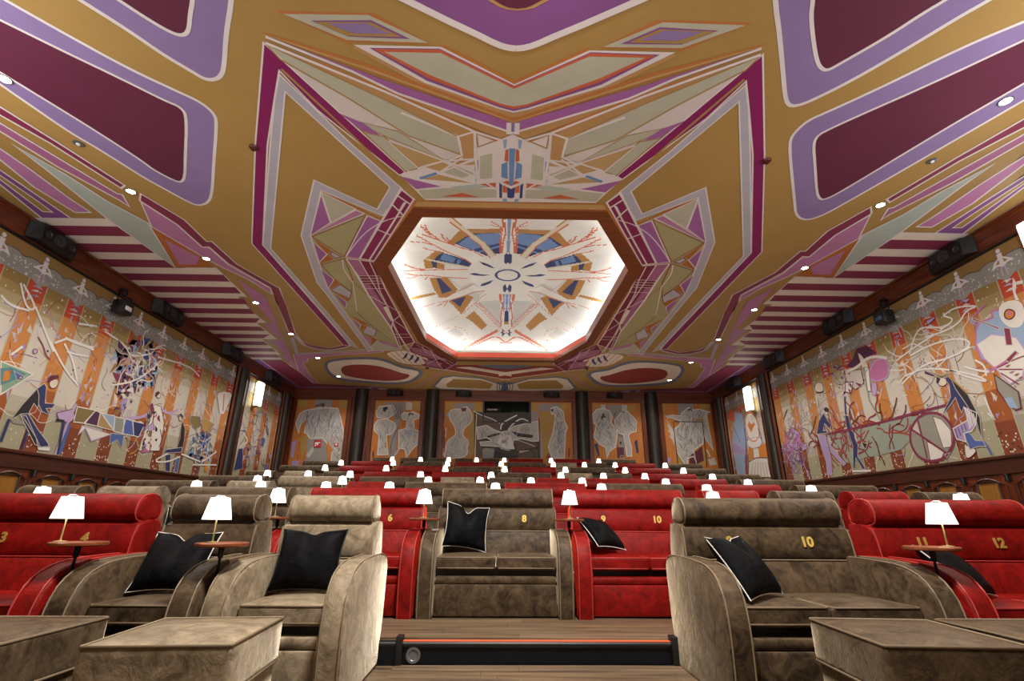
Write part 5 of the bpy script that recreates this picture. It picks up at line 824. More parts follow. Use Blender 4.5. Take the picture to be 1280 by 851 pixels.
BACK_DATA = '''
s,7,a8843e,0,0:-7.47,5.03 -7.17,5.03 -7.13,4.73 -7.45,4.72
s,7,a8843e,0,0:-6.02,5.04 -5.69,5.03 -5.67,4.73 -5.97,4.73
s,7,8f8a86,0,0:-6.89,5.03 -6.27,5.04 -6.24,4.68 -6.86,4.69
f,8,b4aea8,0,0:-7.2,4.63 -6.88,4.69 -6.55,4.75 -6.03,4.72 -5.87,4.36 -5.75,3.99 -5.64,3.23 -5.65,2.84 -6.03,2.85 -6.06,3.23 -6.29,3.51 -6.44,3.66 -6.87,3.63 -7.01,3.8 -7.1,3.83 -7.07,4.35 -7.27,4.13 -7.3,3.81 -7.44,4.16 -7.37,4.5
s,9,d9d4d0,0.03,0:-7.2,4.63 -6.88,4.69 -6.55,4.75 -6.03,4.72 -5.87,4.36 -5.75,3.99 -5.64,3.23 -5.65,2.84 -6.03,2.85 -6.06,3.23 -6.29,3.51 -6.44,3.66 -6.87,3.63 -7.01,3.8 -7.1,3.83 -7.07,4.35 -7.27,4.13 -7.3,3.81 -7.44,4.16 -7.37,4.5 -7.2,4.63
s,9,5c1f2e,0,0:-6.67,4.81 -6.5,4.9 -6.53,4.75
s,9,5c1f2e,0,0:-6.87,4.8 -6.54,4.92 -6.56,4.87 -6.83,4.76
s,7,a8843e,0,0:-7.2,3.65 -6.9,3.8 -6.96,3.22 -7.09,2.86
s,7,8f8a86,0,0:-6.96,3.63 -6.33,3.64 -6.15,2.85 -6.91,2.85
s,8,bdb4ac,0,0:-6.93,3.04 -6.73,3.36 -6.67,3.22 -6.81,2.95
s,9,c97a2e,0,0:-6.27,3.59 -6.02,3.23 -6.13,2.94
s,9,a08cb8,0,0:-7.49,3.5 -7.32,3.58 -7.35,2.93 -7.45,3
s,9,a08cb8,0,0:-7.41,2.86 -7.12,2.86 -7.13,2.69 -7.36,2.69
s,10,5c1f2e,0.02,1:-7.09,4.61 -7.07,4.02
s,10,8fa3bf,0.02,1:-6.94,4.58 -6.91,3.8
s,10,8fa3bf,0.02,1:-6.8,4.54 -6.75,3.58
s,10,5c1f2e,0.02,1:-6.65,4.5 -6.68,4.02
s,10,8fa3bf,0.02,1:-6.52,4.62 -6.52,3.8
s,10,8fa3bf,0.02,1:-6.38,4.58 -6.36,3.58
s,10,5c1f2e,0.02,1:-6.23,4.55 -6.28,4.02
s,10,8fa3bf,0.02,1:-6.09,4.51 -6.12,3.81
s,10,8fa3bf,0.02,1:-5.96,4.63 -5.97,3.59
s,7,8f8a86,0,0:-4.37,4.96 -3.59,4.97 -3.63,4.63 -3.81,4.01 -3.8,3.01 -4.03,3.01 -4.06,3.78 -3.94,4.35
s,7,bdb4ac,0,0:-3.59,4.97 -3.37,4.97 -3.35,4.69 -3.57,4.69
s,7,a8843e,0,0:-4.63,4.96 -4.37,4.96 -4.39,4.76 -4.63,4.74
s,7,a8843e,0,0:-3.36,4.97 -3.08,4.96 -3.07,4.69 -3.34,4.69
f,8,b4aea8,0,0:-4.63,4.62 -4.53,4.81 -4.29,4.83 -4.06,4.86 -3.91,4.59 -4.18,4.38 -4.45,4.38 -4.59,4.41
s,9,d9d4d0,0.03,0:-4.63,4.62 -4.53,4.81 -4.29,4.83 -4.06,4.86 -3.91,4.59 -4.18,4.38 -4.45,4.38 -4.59,4.41 -4.63,4.62
s,9,231e22,0,0:-4.4,4.76 -4.26,4.81 -4.21,4.71 -4.28,4.69 -4.3,4.59 -4.38,4.65
f,8,b4aea8,0,0:-4.66,4.11 -4.55,4.31 -4.21,4.35 -3.93,4.21 -3.88,4.05 -4.03,3.81 -4.2,3.77 -4.07,3.09 -4.44,3.08 -4.44,3.77 -4.64,3.94
s,9,d9d4d0,0.03,0:-4.66,4.11 -4.55,4.31 -4.21,4.35 -3.93,4.21 -3.88,4.05 -4.03,3.81 -4.2,3.77 -4.07,3.09 -4.44,3.08 -4.44,3.77 -4.64,3.94 -4.66,4.11
f,8,b4aea8,0,0:-3.72,4.49 -3.63,4.59 -3.42,4.58 -3.32,4.63 -3.06,4.51 -3.1,4.39 -3.27,4.32 -3.21,3.99 -3.01,3.89 -3.04,3.49 -3.23,3.29 -3.32,3.16 -3.43,2.99 -3.49,3.29 -3.72,3.32 -3.77,3.95 -3.51,4.02 -3.5,4.32 -3.64,4.34
s,9,d9d4d0,0.03,0:-3.72,4.49 -3.63,4.59 -3.42,4.58 -3.32,4.63 -3.06,4.51 -3.1,4.39 -3.27,4.32 -3.21,3.99 -3.01,3.89 -3.04,3.49 -3.23,3.29 -3.32,3.16 -3.43,2.99 -3.49,3.29 -3.72,3.32 -3.77,3.95 -3.51,4.02 -3.5,4.32 -3.64,4.34 -3.72,4.49
s,10,231e22,0,0:-3.48,4.53 -3.42,4.59 -3.28,4.54 -3.31,4.49 -3.39,4.54 -3.45,4.46
s,9,a8843e,0,0:-4.19,3.58 -4.14,3.74 -4.12,3.28 -4.23,3.38
s,9,8fa3bf,0,0:-3.47,3.92 -3.34,3.98 -3.31,3.78 -3.44,3.68
s,9,5c1f2e,0,0:-4.63,3.18 -4.58,3.24 -4.54,2.92 -4.59,2.92
s,9,5c1f2e,0.02,1:-3.79,4.08 -4.01,3.51 -3.99,3.12
s,8,bdb4ac,0.06,1:-3.55,3.58 -3.86,3.01
s,9,8e3a1c,0,0:-3.13,4.22 -3.07,4.12 -3.1,4.02
s,9,5c1f2e,0.015,1:-4.08,4.9 -3.91,4.35
s,9,5c1f2e,0.015,1:-4.01,4.9 -3.86,4.35
s,9,5c1f2e,0.015,1:-3.94,4.9 -3.82,4.35
s,9,5c1f2e,0.015,1:-3.87,4.9 -3.77,4.35
s,9,5c1f2e,0.015,1:-3.8,4.9 -3.72,4.35
s,9,5c1f2e,0.015,1:-3.74,4.9 -3.67,4.35
s,7,a8843e,0,0:-2.12,4.97 -1.83,4.97 -1.83,4.72 -2.12,4.71
s,7,8f8a86,0,0:-1.83,4.97 -1.07,4.97 -1.14,4.69 -1.81,4.72
s,7,a8843e,0,0:-1.07,4.97 -0.76,4.98 -0.77,4.63 -1.09,3.09 -1.36,3.01 -1.25,4.28
f,8,b4aea8,0,1:-2.01,4.66 -1.83,4.74 -1.59,4.73 -1.43,4.83 -1.33,4.81 -1.15,4.52 -1.2,4.24 -1.44,4.05 -1.49,3.79 -1.35,3.67 -1.24,3.52 -1.32,3.4 -1.27,3.16 -1.44,3 -2.03,2.99 -2.15,3.12 -2.06,3.19 -2.06,3.47 -1.95,3.67 -1.71,3.79 -1.79,4.15 -1.98,4.35
s,9,d9d4d0,0.03,1:-2.01,4.66 -1.83,4.74 -1.59,4.73 -1.43,4.83 -1.33,4.81 -1.15,4.52 -1.2,4.24 -1.44,4.05 -1.49,3.79 -1.35,3.67 -1.24,3.52 -1.32,3.4 -1.27,3.16 -1.44,3 -2.03,2.99 -2.15,3.12 -2.06,3.19 -2.06,3.47 -1.95,3.67 -1.71,3.79 -1.79,4.15 -1.98,4.35 -2.01,4.66
s,9,5c1f2e,0,0:-1.59,4.77 -1.39,4.8 -1.4,4.67 -1.52,4.64
s,9,bdb4ac,0.06,1:-1.47,3.67 -1.28,3.65 -1.3,3.48 -1.42,3.45
s,9,8fa3bf,0,0:-2.09,4.58 -2.01,4.62 -2.02,4.45 -2.08,4.45
s,9,4b2244,0,0:-2.16,3.95 -2.12,3.99 -2.11,3.31 -2.15,3.33
s,9,d9d4d0,0.03,1:-2.09,4.07 -2.09,3.71
s,7,3a302a,0,0:-1.1,4.67 -0.75,4.62 0.93,4.64 0.93,4.3 1.27,4.39 1.28,3.01 -1.04,2.99
s,8,5d4a3c,0,0:-1.01,4.53 -0.36,4.33 -0.15,4.21 -0.19,3.96 -0.96,4.08
s,8,5d4a3c,0,0:-1.05,3.72 -0.83,3.76 -0.73,3.01 -1.02,3
s,8,5d4a3c,0,0:0.34,3.61 1.18,3.54 1.18,3.42 0.46,3.26
s,8,5d4a3c,0,0:0.14,3.1 1.18,3.34 1.18,3.02 0.14,3.01
f,8,b4aea8,0,0:-1,4.08 -0.64,4.16 -0.35,4 -0.13,3.92 0.14,3.97 0.34,4.13 0.86,4.26 1.21,4.34 1.23,3.62 1.02,3.6 0.62,3.69 0.34,3.65 0.3,3.45 0.14,3.31 -0.18,3.41 -0.82,3.44 -0.86,3.56 -0.42,3.6 -0.63,3.72 -0.94,3.66
s,9,d9d4d0,0.03,0:-1,4.08 -0.64,4.16 -0.35,4 -0.13,3.92 0.14,3.97 0.34,4.13 0.86,4.26 1.21,4.34 1.23,3.62 1.02,3.6 0.62,3.69 0.34,3.65 0.3,3.45 0.14,3.31 -0.18,3.41 -0.82,3.44 -0.86,3.56 -0.42,3.6 -0.63,3.72 -0.94,3.66 -1,4.08
s,9,231e22,0,0:-0.63,3.76 -0.43,3.84 -0.13,3.9 -0.19,3.82 -0.55,3.72
s,9,231e22,0,0:0.26,3.95 0.54,3.89 1.06,3.82 0.98,3.72 0.46,3.77
s,9,231e22,0,0:0.22,3.37 0.34,3.41 0.34,3.33
s,9,d9d4d0,0,0:-0.14,3.8 0.22,3.81 0.38,3.33 0.14,3.27 -0.1,3.33 -0.26,3.52
s,10,8f8a86,0,0:-0.1,3.63 0.06,3.65 0.04,3.53 -0.08,3.53
s,9,231e22,0,0:-0.34,3.25 -0.1,3.21 0.14,3.1 0.54,3.14 0.46,3.01 -0.33,3.01
s,8,8f8a86,0,0:-0.93,3.13 -0.7,3.36 -0.34,3.33 -0.37,3.01 -0.85,3
s,8,bdb4ac,0,0:0.54,3.26 0.98,3.3 1.1,3.02 0.54,3.01
s,10,d9d4d0,0.05,1:-0.13,4.01 -0.11,4.21 0.13,4.37 0.46,4.54
s,10,d9d4d0,0.045,1:0.14,4.01 0.34,4.25 0.62,4.44 0.86,4.32
s,10,d9d4d0,0.03,0:-1.12,4.67 -0.85,4.53 -0.44,4.39 -0.15,4.23
s,10,d9d4d0,0.03,0:-1.01,4.57 -1.02,3.01
s,10,231e22,0.02,1:-0.26,3.52 -0.02,3.31 0.38,3.31
s,10,d9d4d0,0.02,1:0.34,3.65 0.62,3.61 1.1,3.42
s,10,231e22,0.03,1:0.74,3.34 1.06,3.26 1.12,3.03
s,8,8f8a86,0,0:0.91,4.65 1.26,4.69 1.23,4.38 0.93,4.32
s,7,a8843e,0,0:0.93,4.98 1.24,4.98 1.24,4.69 0.93,4.67
s,7,8f8a86,0,0:1.25,4.97 2.04,4.97 2.04,4.7 1.24,4.69
s,7,a8843e,0,0:2.04,4.97 2.3,4.97 2.3,4.71 2.04,4.7
s,7,a8843e,0,0:1.3,4.67 1.85,4.7 1.75,3.9 1.57,3.02 1.28,3.02
s,9,a08cb8,0.04,0:1.33,3.9 1.33,3.02
f,8,b4aea8,0,0:1.69,4.8 1.9,4.87 2.14,4.7 2.17,4.35 2.28,4.11 2.2,3.91 2.13,3.03 1.69,3.02 1.57,3.42 1.75,3.94 1.85,4.47 1.85,4.56 1.71,4.6
s,9,d9d4d0,0.03,0:1.69,4.8 1.9,4.87 2.14,4.7 2.17,4.35 2.28,4.11 2.2,3.91 2.13,3.03 1.69,3.02 1.57,3.42 1.75,3.94 1.85,4.47 1.85,4.56 1.71,4.6 1.69,4.8
s,9,231e22,0,0:1.67,4.76 1.79,4.78 1.75,4.66
s,9,8fa3bf,0.05,0:1.96,4.19 1.96,3.19
s,9,231e22,0,0:1.93,4.7 1.98,4.68 1.94,4.65
s,9,231e22,0,0:1.97,4.62 2.02,4.6 1.98,4.57
s,9,231e22,0,0:2.01,4.54 2.06,4.52 2.02,4.48
s,9,231e22,0,0:2.05,4.45 2.1,4.43 2.06,4.4
s,9,4b2244,0,0:2.3,3.39 2.34,3.35 2.31,3.04 2.27,3.08
s,9,8e3a1c,0,0:1.54,3.19 1.65,3.11 1.61,3.01 1.49,3.01
s,7,a8843e,0,0:3.24,4.96 3.53,4.96 3.5,4.79 3.23,4.75
s,7,bdb4ac,0,0:3.53,4.96 3.71,4.96 3.7,4.81 3.52,4.79
s,7,8f8a86,0,0:3.71,4.96 4.31,4.96 4.2,4.63 4.11,3.91 4.09,3.01 4.3,3.01 4.28,3.77 4.04,3.91 3.97,4.48 3.81,4.79
s,7,a8843e,0,0:4.5,4.96 4.8,4.96 4.77,4.71 4.48,4.72
s,8,bdb4ac,0,0:4.3,4.96 4.5,4.95 4.47,4.7 4.28,4.7
f,8,b4aea8,0,0:3.22,4.62 3.37,4.78 3.63,4.82 3.84,4.73 3.93,4.52 3.87,4.3 4.05,4.09 4.07,3.87 3.97,3.42 3.75,3.28 3.63,3.02 3.62,3.41 3.41,3.52 3.2,3.8 3.28,4.01 3.32,4.19 3.19,4.33
s,9,d9d4d0,0.03,0:3.22,4.62 3.37,4.78 3.63,4.82 3.84,4.73 3.93,4.52 3.87,4.3 4.05,4.09 4.07,3.87 3.97,3.42 3.75,3.28 3.63,3.02 3.62,3.41 3.41,3.52 3.2,3.8 3.28,4.01 3.32,4.19 3.19,4.33 3.22,4.62
s,9,231e22,0,0:3.5,4.51 3.6,4.66 3.7,4.48 3.59,4.48 3.53,4.37
f,8,b4aea8,0,0:4.25,4.68 4.49,4.72 4.69,4.52 4.8,4.35 4.75,3.99 4.58,3.95 4.47,3.86 4.54,3.42 4.53,3.11 4.36,3.11 4.33,3.42 4.29,3.88 4.15,3.89 4.02,4.19 4,4.37
s,9,d9d4d0,0.03,0:4.25,4.68 4.49,4.72 4.69,4.52 4.8,4.35 4.75,3.99 4.58,3.95 4.47,3.86 4.54,3.42 4.53,3.11 4.36,3.11 4.33,3.42 4.29,3.88 4.15,3.89 4.02,4.19 4,4.37 4.25,4.68
s,9,231e22,0,0:4.25,4.7 4.42,4.71 4.34,4.66
s,9,8fa3bf,0.04,1:3.53,4.37 3.53,4.12
s,9,8fa3bf,0.04,1:3.71,4.12 3.77,3.87
s,9,231e22,0.02,1:3.97,4.52 4.09,4.7
s,9,2a2f5c,0,0:3.22,3.52 3.33,3.55 3.39,3.14 3.34,3.07
s,9,2a2f5c,0,0:4.66,3.63 4.77,3.7 4.79,3.22 4.72,3.22
s,8,5c1f2e,0,0:4.01,3.42 4.26,3.42 4.27,3.08 4.02,3.04
s,9,231e22,0,0:4.14,3.63 4.2,3.62 4.19,3.52 4.13,3.53
s,9,a8843e,0.03,0:4.12,3.01 4.13,3.13 4.23,3.13 4.22,3.01
s,9,5c1f2e,0.02,1:3.91,4.34 4.05,4.05
s,7,a8843e,0,0:5.79,5.02 5.93,5.02 5.9,4.72 5.78,4.72
s,7,8f8a86,0,0:6.37,5.04 6.96,5.04 6.88,4.69 6.31,4.34
s,7,a8843e,0,0:7.19,5.03 7.54,5.04 7.53,4.83 7.17,4.83
s,7,a8843e,0,0:6.19,3.19 6.45,2.84 6.15,2.84
s,7,a8843e,0,0:7.01,3.57 7.19,3.2 7.18,2.84 6.85,2.84
f,8,b4aea8,0,0:6.48,4.68 6.75,4.88 6.94,4.8 7.13,4.83 7.54,4.73 7.38,4.66 7.47,3.35 7.26,3.72 7.2,3.97 7.13,3.57 6.76,3.34 6.82,2.88 6.74,3.13 6.51,3.05 6.5,2.84 6.41,2.84 6.16,3.27 6.16,3.63 6.15,4.08 6.34,4.23 6.43,4.38 6.12,4.49 5.88,4.54 6.11,4.6 6.45,4.57
s,9,d9d4d0,0.03,0:6.48,4.68 6.75,4.88 6.94,4.8 7.13,4.83 7.54,4.73 7.38,4.66 7.47,3.35 7.26,3.72 7.2,3.97 7.13,3.57 6.76,3.34 6.82,2.88 6.74,3.13 6.51,3.05 6.5,2.84 6.41,2.84 6.16,3.27 6.16,3.63 6.15,4.08 6.34,4.23 6.43,4.38 6.12,4.49 5.88,4.54 6.11,4.6 6.45,4.57 6.48,4.68
s,9,231e22,0,0:6.71,4.82 6.87,4.86 6.87,4.73 6.8,4.82 6.74,4.73
s,9,a8843e,0,0:6.97,4.48 7.26,4.48 7.24,4.39 6.96,4.38
s,8,bdb4ac,0,0:5.91,4.3 6.02,4.22 6.13,4 6.09,3.48 6.01,3.78
s,8,bdb4ac,0,0:7.24,3.02 7.48,3.1 7.55,2.85 7.29,2.81
s,8,bdb4ac,0,0:7.2,3.38 7.29,3.35 7.35,3.11 7.29,3.11
s,8,5c1f2e,0,0:6.59,3.13 6.91,3.35 7.08,3.49 7.09,2.99 6.85,2.86 6.56,2.84
s,9,a08cb8,0,0:5.79,3.08 5.92,3.05 5.88,2.89 5.75,2.89
s,11,231e22,0.03,0:6.14,4.36 7.21,4.36 7.17,2.74
s,11,231e22,0.03,0:6.14,4.36 6.15,2.82
s,10,8d8b80,0.015,1:6.5,4.3 6.37,3.78
s,10,8d8b80,0.015,1:6.61,4.31 6.49,3.78
s,10,8d8b80,0.015,1:6.73,4.31 6.61,3.78
s,10,8d8b80,0.015,1:6.84,4.31 6.73,3.78
s,10,8d8b80,0.015,1:6.95,4.31 6.85,3.79
s,10,8d8b80,0.015,1:7.07,4.31 6.97,3.79
s,9,bdb4ac,0.03,1:5.87,4.6 5.98,4.45
s,9,bdb4ac,0.03,1:5.89,4.41 6,4.27
s,9,bdb4ac,0.03,1:5.9,4.22 6.01,4.09
s,9,bdb4ac,0.03,1:5.92,4.04 6.02,3.91
s,9,bdb4ac,0.03,1:5.94,3.85 6.03,3.73
'''
DOME_DATA = '''
cfcfcb,0:-1.346,10.207 -1.128,10.901 -0.812,10.808 -0.562,11.302 -0.812,11.875 -1.360,10.345
cfcfcb,0:-0.788,11.911 0.132,11.790 0.167,13.359 -0.158,13.058
b5823e,0:-1.187,8.700 -0.967,8.305 -0.847,8.234 -0.160,8.213 -0.160,8.446 -0.474,8.477 -0.749,8.481 -1.091,8.828
2f3a6a,0:-1.089,8.814 -0.748,8.472 -0.170,8.419 -0.179,9.423 -0.323,9.441 -0.466,9.541 -0.756,9.289
6a8cc4,0:-1.024,8.866 -0.816,8.615 -0.554,8.497 -0.170,8.419 -0.183,9.003 -0.497,9.154 -0.755,9.279
6a8cc4,0:-0.697,9.389 -0.183,9.075 -0.183,9.164 -0.612,9.407
b5823e,0:-1.760,9.265 -1.470,8.992 -1.317,9.159 -1.576,9.348 -1.638,9.680 -1.776,9.607
b5823e,0:-1.528,9.472 -1.375,9.655 -1.399,9.851 -1.559,9.735
2f3a6a,0:-1.609,9.371 -1.362,9.144 -0.805,9.888 -0.883,10.069
6a8cc4,0:-1.447,9.399 -1.349,9.208 -1.016,9.684 -1.082,9.832
2f3a6a,0:-1.190,9.695 -1.124,9.546 -1.086,9.602 -1.141,9.754
2f3a6a,0:-1.617,9.380 -1.512,9.477 -1.551,9.708 -1.624,9.652
d8d0b8,0.05:-1.689,9.272 -0.888,10.070
b5823e,0:-1.750,10.050 -1.374,10.256 -1.195,10.995 -1.393,11.196 -1.494,11.236 -1.651,11.130 -1.715,10.673
2f3a6a,0:-1.606,10.138 -1.526,10.211 -1.323,10.955 -1.562,10.972
b5823e,0:-1.466,11.460 -0.991,11.402 -0.850,11.582 -1.204,12.327
2f3a6a,0:-1.403,11.445 -1.034,11.482 -1.216,11.935
b5823e,0:-2.280,10.690 -1.730,10.793 -1.698,10.918 -2.272,10.849
b5823e,0:-1.112,12.553 -0.884,12.294 -0.529,13.016 -0.700,13.260
cf6a44,0:-1.305,14.270 -0.272,13.214 -0.209,13.306 -1.250,14.351
cf6a44,0.05:-1.094,14.277 -0.628,13.810 -0.361,13.585 -0.186,13.646 -0.037,13.908 0.181,13.942
e8e6e0,0:-1.843,7.940 -1.735,8.046 -1.207,8.789 -0.509,9.555 -0.743,9.900 -1.249,9.204 -1.507,8.662 -1.861,8.039
e8e6e0,0:-2.188,9.445 -0.916,10.158 -0.894,10.574 -1.781,9.960 -2.209,9.564
e8e6e0,0:-0.832,10.964 -0.560,11.236 -1.464,11.433 -1.810,11.458 -1.443,11.216 -0.997,11.093
e8e6e0,0:-0.113,7.686 0.045,7.679 0.082,9.492 -0.151,9.435
e8e6e0,0:-0.187,11.466 0.123,11.396 0.167,13.359 -0.040,13.577 -0.144,13.057
d8d0b8,0:-1.158,7.635 -1.047,7.676 -0.259,9.512 -0.380,9.617
cf6a44,0.025:-1.158,7.635 -0.391,9.617
b5823e,0.02:-1.047,7.676 -0.259,9.512
cf6a44,0.03:-1.735,8.046 -1.404,8.469 -1.044,8.983 -0.542,9.565
cf6a44,0.03:-1.735,8.155 -1.507,8.662 -1.249,9.204 -0.810,9.889
cf6a44,0.03:-1.519,7.817 -1.519,8.067 -1.368,8.484
cf6a44,0.03:-1.603,7.786 -1.560,7.975 -1.477,8.302
cf6a44,0.03:-1.285,8.268 -1.262,8.574 -1.096,8.885
cf6a44,0.03:-1.213,8.477 -1.150,8.716 -1.092,8.837
cf6a44,0.03:-1.895,8.382 -1.676,8.496 -1.510,8.685
cf6a44,0.03:-1.687,8.757 -1.601,8.919 -1.417,9.051
cf6a44,0.03:-2.193,9.476 -1.784,9.661 -0.915,10.149
cf6a44,0.03:-2.205,9.544 -2.031,9.762 -1.774,9.908 -1.395,10.243 -0.941,10.571
cf6a44,0.03:-2.138,9.217 -1.986,9.476 -1.781,9.640
cf6a44,0.03:-2.203,9.772 -2.110,9.853 -1.976,9.818
cf6a44,0.03:-1.839,10.067 -1.784,9.982
cf6a44,0.03:-0.831,10.936 -1.139,11.048 -1.438,11.166
cf6a44,0.03:-1.797,11.348 -2.044,11.382
cf6a44,0.03:-0.561,11.273 -1.018,11.425 -1.462,11.416 -1.702,11.368
cf6a44,0.03:-1.749,11.561 -1.564,11.452
cf6a44,0.03:-1.586,11.664 -1.485,11.448
cf6a44,0.03:-0.113,7.686 -0.112,8.119 -0.151,8.381 -0.162,9.393
cf6a44,0.03:-0.068,7.684 -0.071,8.652 -0.101,8.721 -0.130,9.392
cf6a44,0.03:-0.342,7.836 -0.178,8.072 -0.131,8.327
cf6a44,0.03:-0.355,8.006 -0.216,8.124
cf6a44,0.03:-0.187,11.454 -0.188,11.833 -0.081,12.104 -0.155,12.333 -0.144,13.057
cf6a44,0.03:-0.098,11.463 -0.070,11.926 -0.134,12.195
cf6a44,0.05:-0.113,7.686 -0.112,8.119
cf6a44,0.05:-0.161,8.829 -0.162,9.393
cf6a44,0.05:-0.162,11.465 -0.149,11.831
cf6a44,0.05:-0.096,11.927 -0.080,12.239
7f9cc8,0.035:-0.005,7.681 0.020,9.366
7f9cc8,0.04:-0.022,11.460 -0.004,12.329
7f9cc8,0.035:0.071,11.457 0.087,12.327
2f3a6a,0:-0.031,12.330 0.049,12.305 0.052,12.813 -0.020,12.805
b5823e,0:-0.020,12.805 0.052,12.813 0.049,12.962 -0.013,12.964
cf6a44,0.018:-0.812,11.875 -0.158,13.109 0.016,13.416
cf6a44,0.018:-0.812,11.875 -0.529,11.477
cf6a44,0.018:-1.204,12.327 -0.812,11.875
cf6a44,0.018:-0.736,11.907 -0.130,13.007
cf6a44,0.018:-0.830,11.971 -0.186,13.160
cf6a44,0.012:-1.922,13.091 -1.427,12.795 -1.025,13.494 -1.346,13.968 -1.626,13.492
cf6a44,0.012:-2.104,12.788 -1.286,12.362
cfcfcb,0:-1.737,13.181 -1.427,12.963 -1.199,13.498 -1.444,13.715
2f3a6a,0:-0.638,9.782 -0.518,9.847 -0.387,9.959 -0.287,10.107 -0.433,10.031 -0.565,9.918
2f3a6a,0:-0.883,10.383 -0.765,10.333 -0.628,10.394 -0.396,10.422 -0.561,10.478 -0.771,10.459
2f3a6a,0:-0.664,11.030 -0.610,10.885 -0.450,10.761 -0.324,10.677 -0.428,10.879 -0.553,10.993
2f3a6a,0:0.031,9.387 0.080,9.493 0.083,9.804 0.040,9.898 -0.016,9.762 -0.010,9.495
2f3a6a,0:0.052,10.879 0.108,11.015 0.094,11.300 0.052,11.360 -0.001,11.159
2f3a6a,0:0.093,13.205 0.142,13.360 0.105,13.563 0.045,13.468
'''

# ------------------------------------------------------------------ the shell: floor, walls, ceiling
OUT = [(1.48, 6.52), (2.53, 8.33), (2.34, 12.65), (1.60, 14.33)]
INN = [(1.38, 6.76), (2.27, 8.42), (2.12, 12.50), (1.44, 14.12)]
def full(h): return h + [(-x, y) for x, y in h[::-1]]
OCT_O, OCT_I = full(OUT), full(INN)
# floor: one terrace for each seat row
fl = bmesh.new()
for n in range(1, 9):
    y0 = -8.0 if n == 1 else RISER[n]; y1 = RISER.get(n + 1, BACK + .6)
    box(fl, -WX, WX, y0, y1, LEVEL[n] - .2 - (.15 if n > 1 else 0), LEVEL[n])
floor = struct(obj('floor', fl, M_FLOOR, smooth=0))
rng = random.Random(3)
def boards(x0, x1, y0, y1, z, rows):
    d = (y1 - y0) / rows
    for r in range(rows):
        x = x0 - rng.random() * .7
        while x < x1:
            l = 1.1 + .5 * rng.random(); a, b = max(x, x0), min(x + l, x1)
            if b - a > .05: obj('floor_board', bx(a + .0015, b - .0015, y0 + r * d + .0015, y0 + (r + 1) * d - .0015, z, z + .010 + .0012 * rng.random()), M_FLOOR2 if rng.random() < .4 else M_FLOOR, floor, 0)
            x += l
boards(-1.15, 1.25, 4.05, 4.74, LEVEL[2], 5)
boards(-.80, 1.18, 2.2, 3.98, 0, 13)

def wall(name, *b): return struct(obj(name, bx(*b), M_WOOD, smooth=0))
wall_left = wall('wall_left', -WX - .25, -WX, -8, BACK + .6, -.2, CEIL + .1)
wall_right = wall('wall_right', WX, WX + .25, -8, BACK + .6, -.2, CEIL + .1)
wall_front = struct(obj('wall_front', bx(-WX, WX, -8.25, -8, -.2, CEIL + .1), plain('front_wall_plaster', '6a4038', .8), smooth=0))
bw = bmesh.new(); WIN = (-.74, .92, 4.30, 5.09)
for b in ((-WX, WIN[0], BACK, BACK + .25, 1.0, CEIL), (WIN[1], WX, BACK, BACK + .25, 1.0, CEIL), (WIN[0], WIN[1], BACK, BACK + .25, 1.0, WIN[2]), (WIN[0], WIN[1], BACK, BACK + .25, WIN[3], CEIL)): box(bw, *b)
wall_back = struct(obj('wall_back', bw, M_WOOD, smooth=0))

cb = bmesh.new(); ZC = CEIL
rect = [(-WX, -8.0), (WX, -8.0), (WX, BACK + .25), (-WX, BACK + .25)]
loops = [[Vector((x, y, 0)) for x, y in rect], [Vector((x, y, 0)) for x, y in OCT_O[::-1]]]
vs = [cb.verts.new((p.x, p.y, ZC)) for lp in loops for p in lp]
for t in geometry.tessellate_polygon(loops):
    try: cb.faces.new([vs[k] for k in t])
    except ValueError: pass
ceiling = struct(obj('ceiling', cb, M_CEIL, smooth=0))
struct(obj('ceiling_slab', bx(-WX - .25, WX + .25, -8.25, BACK + .85, 7.0, 7.1), M_BOOTH, smooth=0)).name = 'trim_1'
cp = Painting(lambda u, v, d: (u, v, CEIL - .001 - d)); load(cp, CEILING_DATA); cp.build('ceiling_painting', ceiling, M_PAINT)
def offset_poly(P, d):
    c = Vector((0, 10.43)); out = []
    n = len(P)
    for i in range(n):
        a, b, e = Vector(P[i - 1]), Vector(P[i]), Vector(P[(i + 1) % n]); d1 = (b - a).normalized(); d2 = (e - b).normalized()
        n1 = Vector((d1.y, -d1.x)); n2 = Vector((d2.y, -d2.x))
        if n1.dot(b - c) < 0: n1 = -n1
        if n2.dot(b - c) < 0: n2 = -n2
        m = (n1 + n2).normalized(); out.append(tuple(b + m * (d / m.dot(n1))))
    return out
# white edge line along both walls
cl = Painting(lambda u, v, d: (u, v, CEIL - .001 - d))
for s in (-1, 1):
    cl.stroke([(s * 7.60, -2), (s * 7.60, 14.3)], 9, 'd2c6c4', .05); cl.poly([(s * 7.62, -2), (s * 7.67, -2), (s * 7.67, 14.3), (s * 7.62, 14.3)], 9, '6c1b33')
def ring_strip(A, B, layer, col):
    for i in range(8): cl.poly([A[i], A[(i + 1) % 8], B[(i + 1) % 8], B[i]], layer, col)
ring_strip(offset_poly(OCT_O, .005), offset_poly(OCT_O, .13), 1, 'bd9862'); ring_strip(offset_poly(OCT_O, .13), offset_poly(OCT_O, .16), 1, 'b8743a')  # inner band toned lighter: the ceiling gold painted as if lit
cl.build('ceiling_edge_line', ceiling, M_PAINT)

# octagonal frame and lit dome
def ring_faces(bm, A, za, B, zb, edges=None):
    n = len(A)
    for i in range(n):
        if edges is not None and i not in edges: continue
        j = (i + 1) % n
        bm.faces.new([bm.verts.new((*A[i], za)), bm.verts.new((*A[j], za)), bm.verts.new((*B[j], zb)), bm.verts.new((*B[i], zb))])
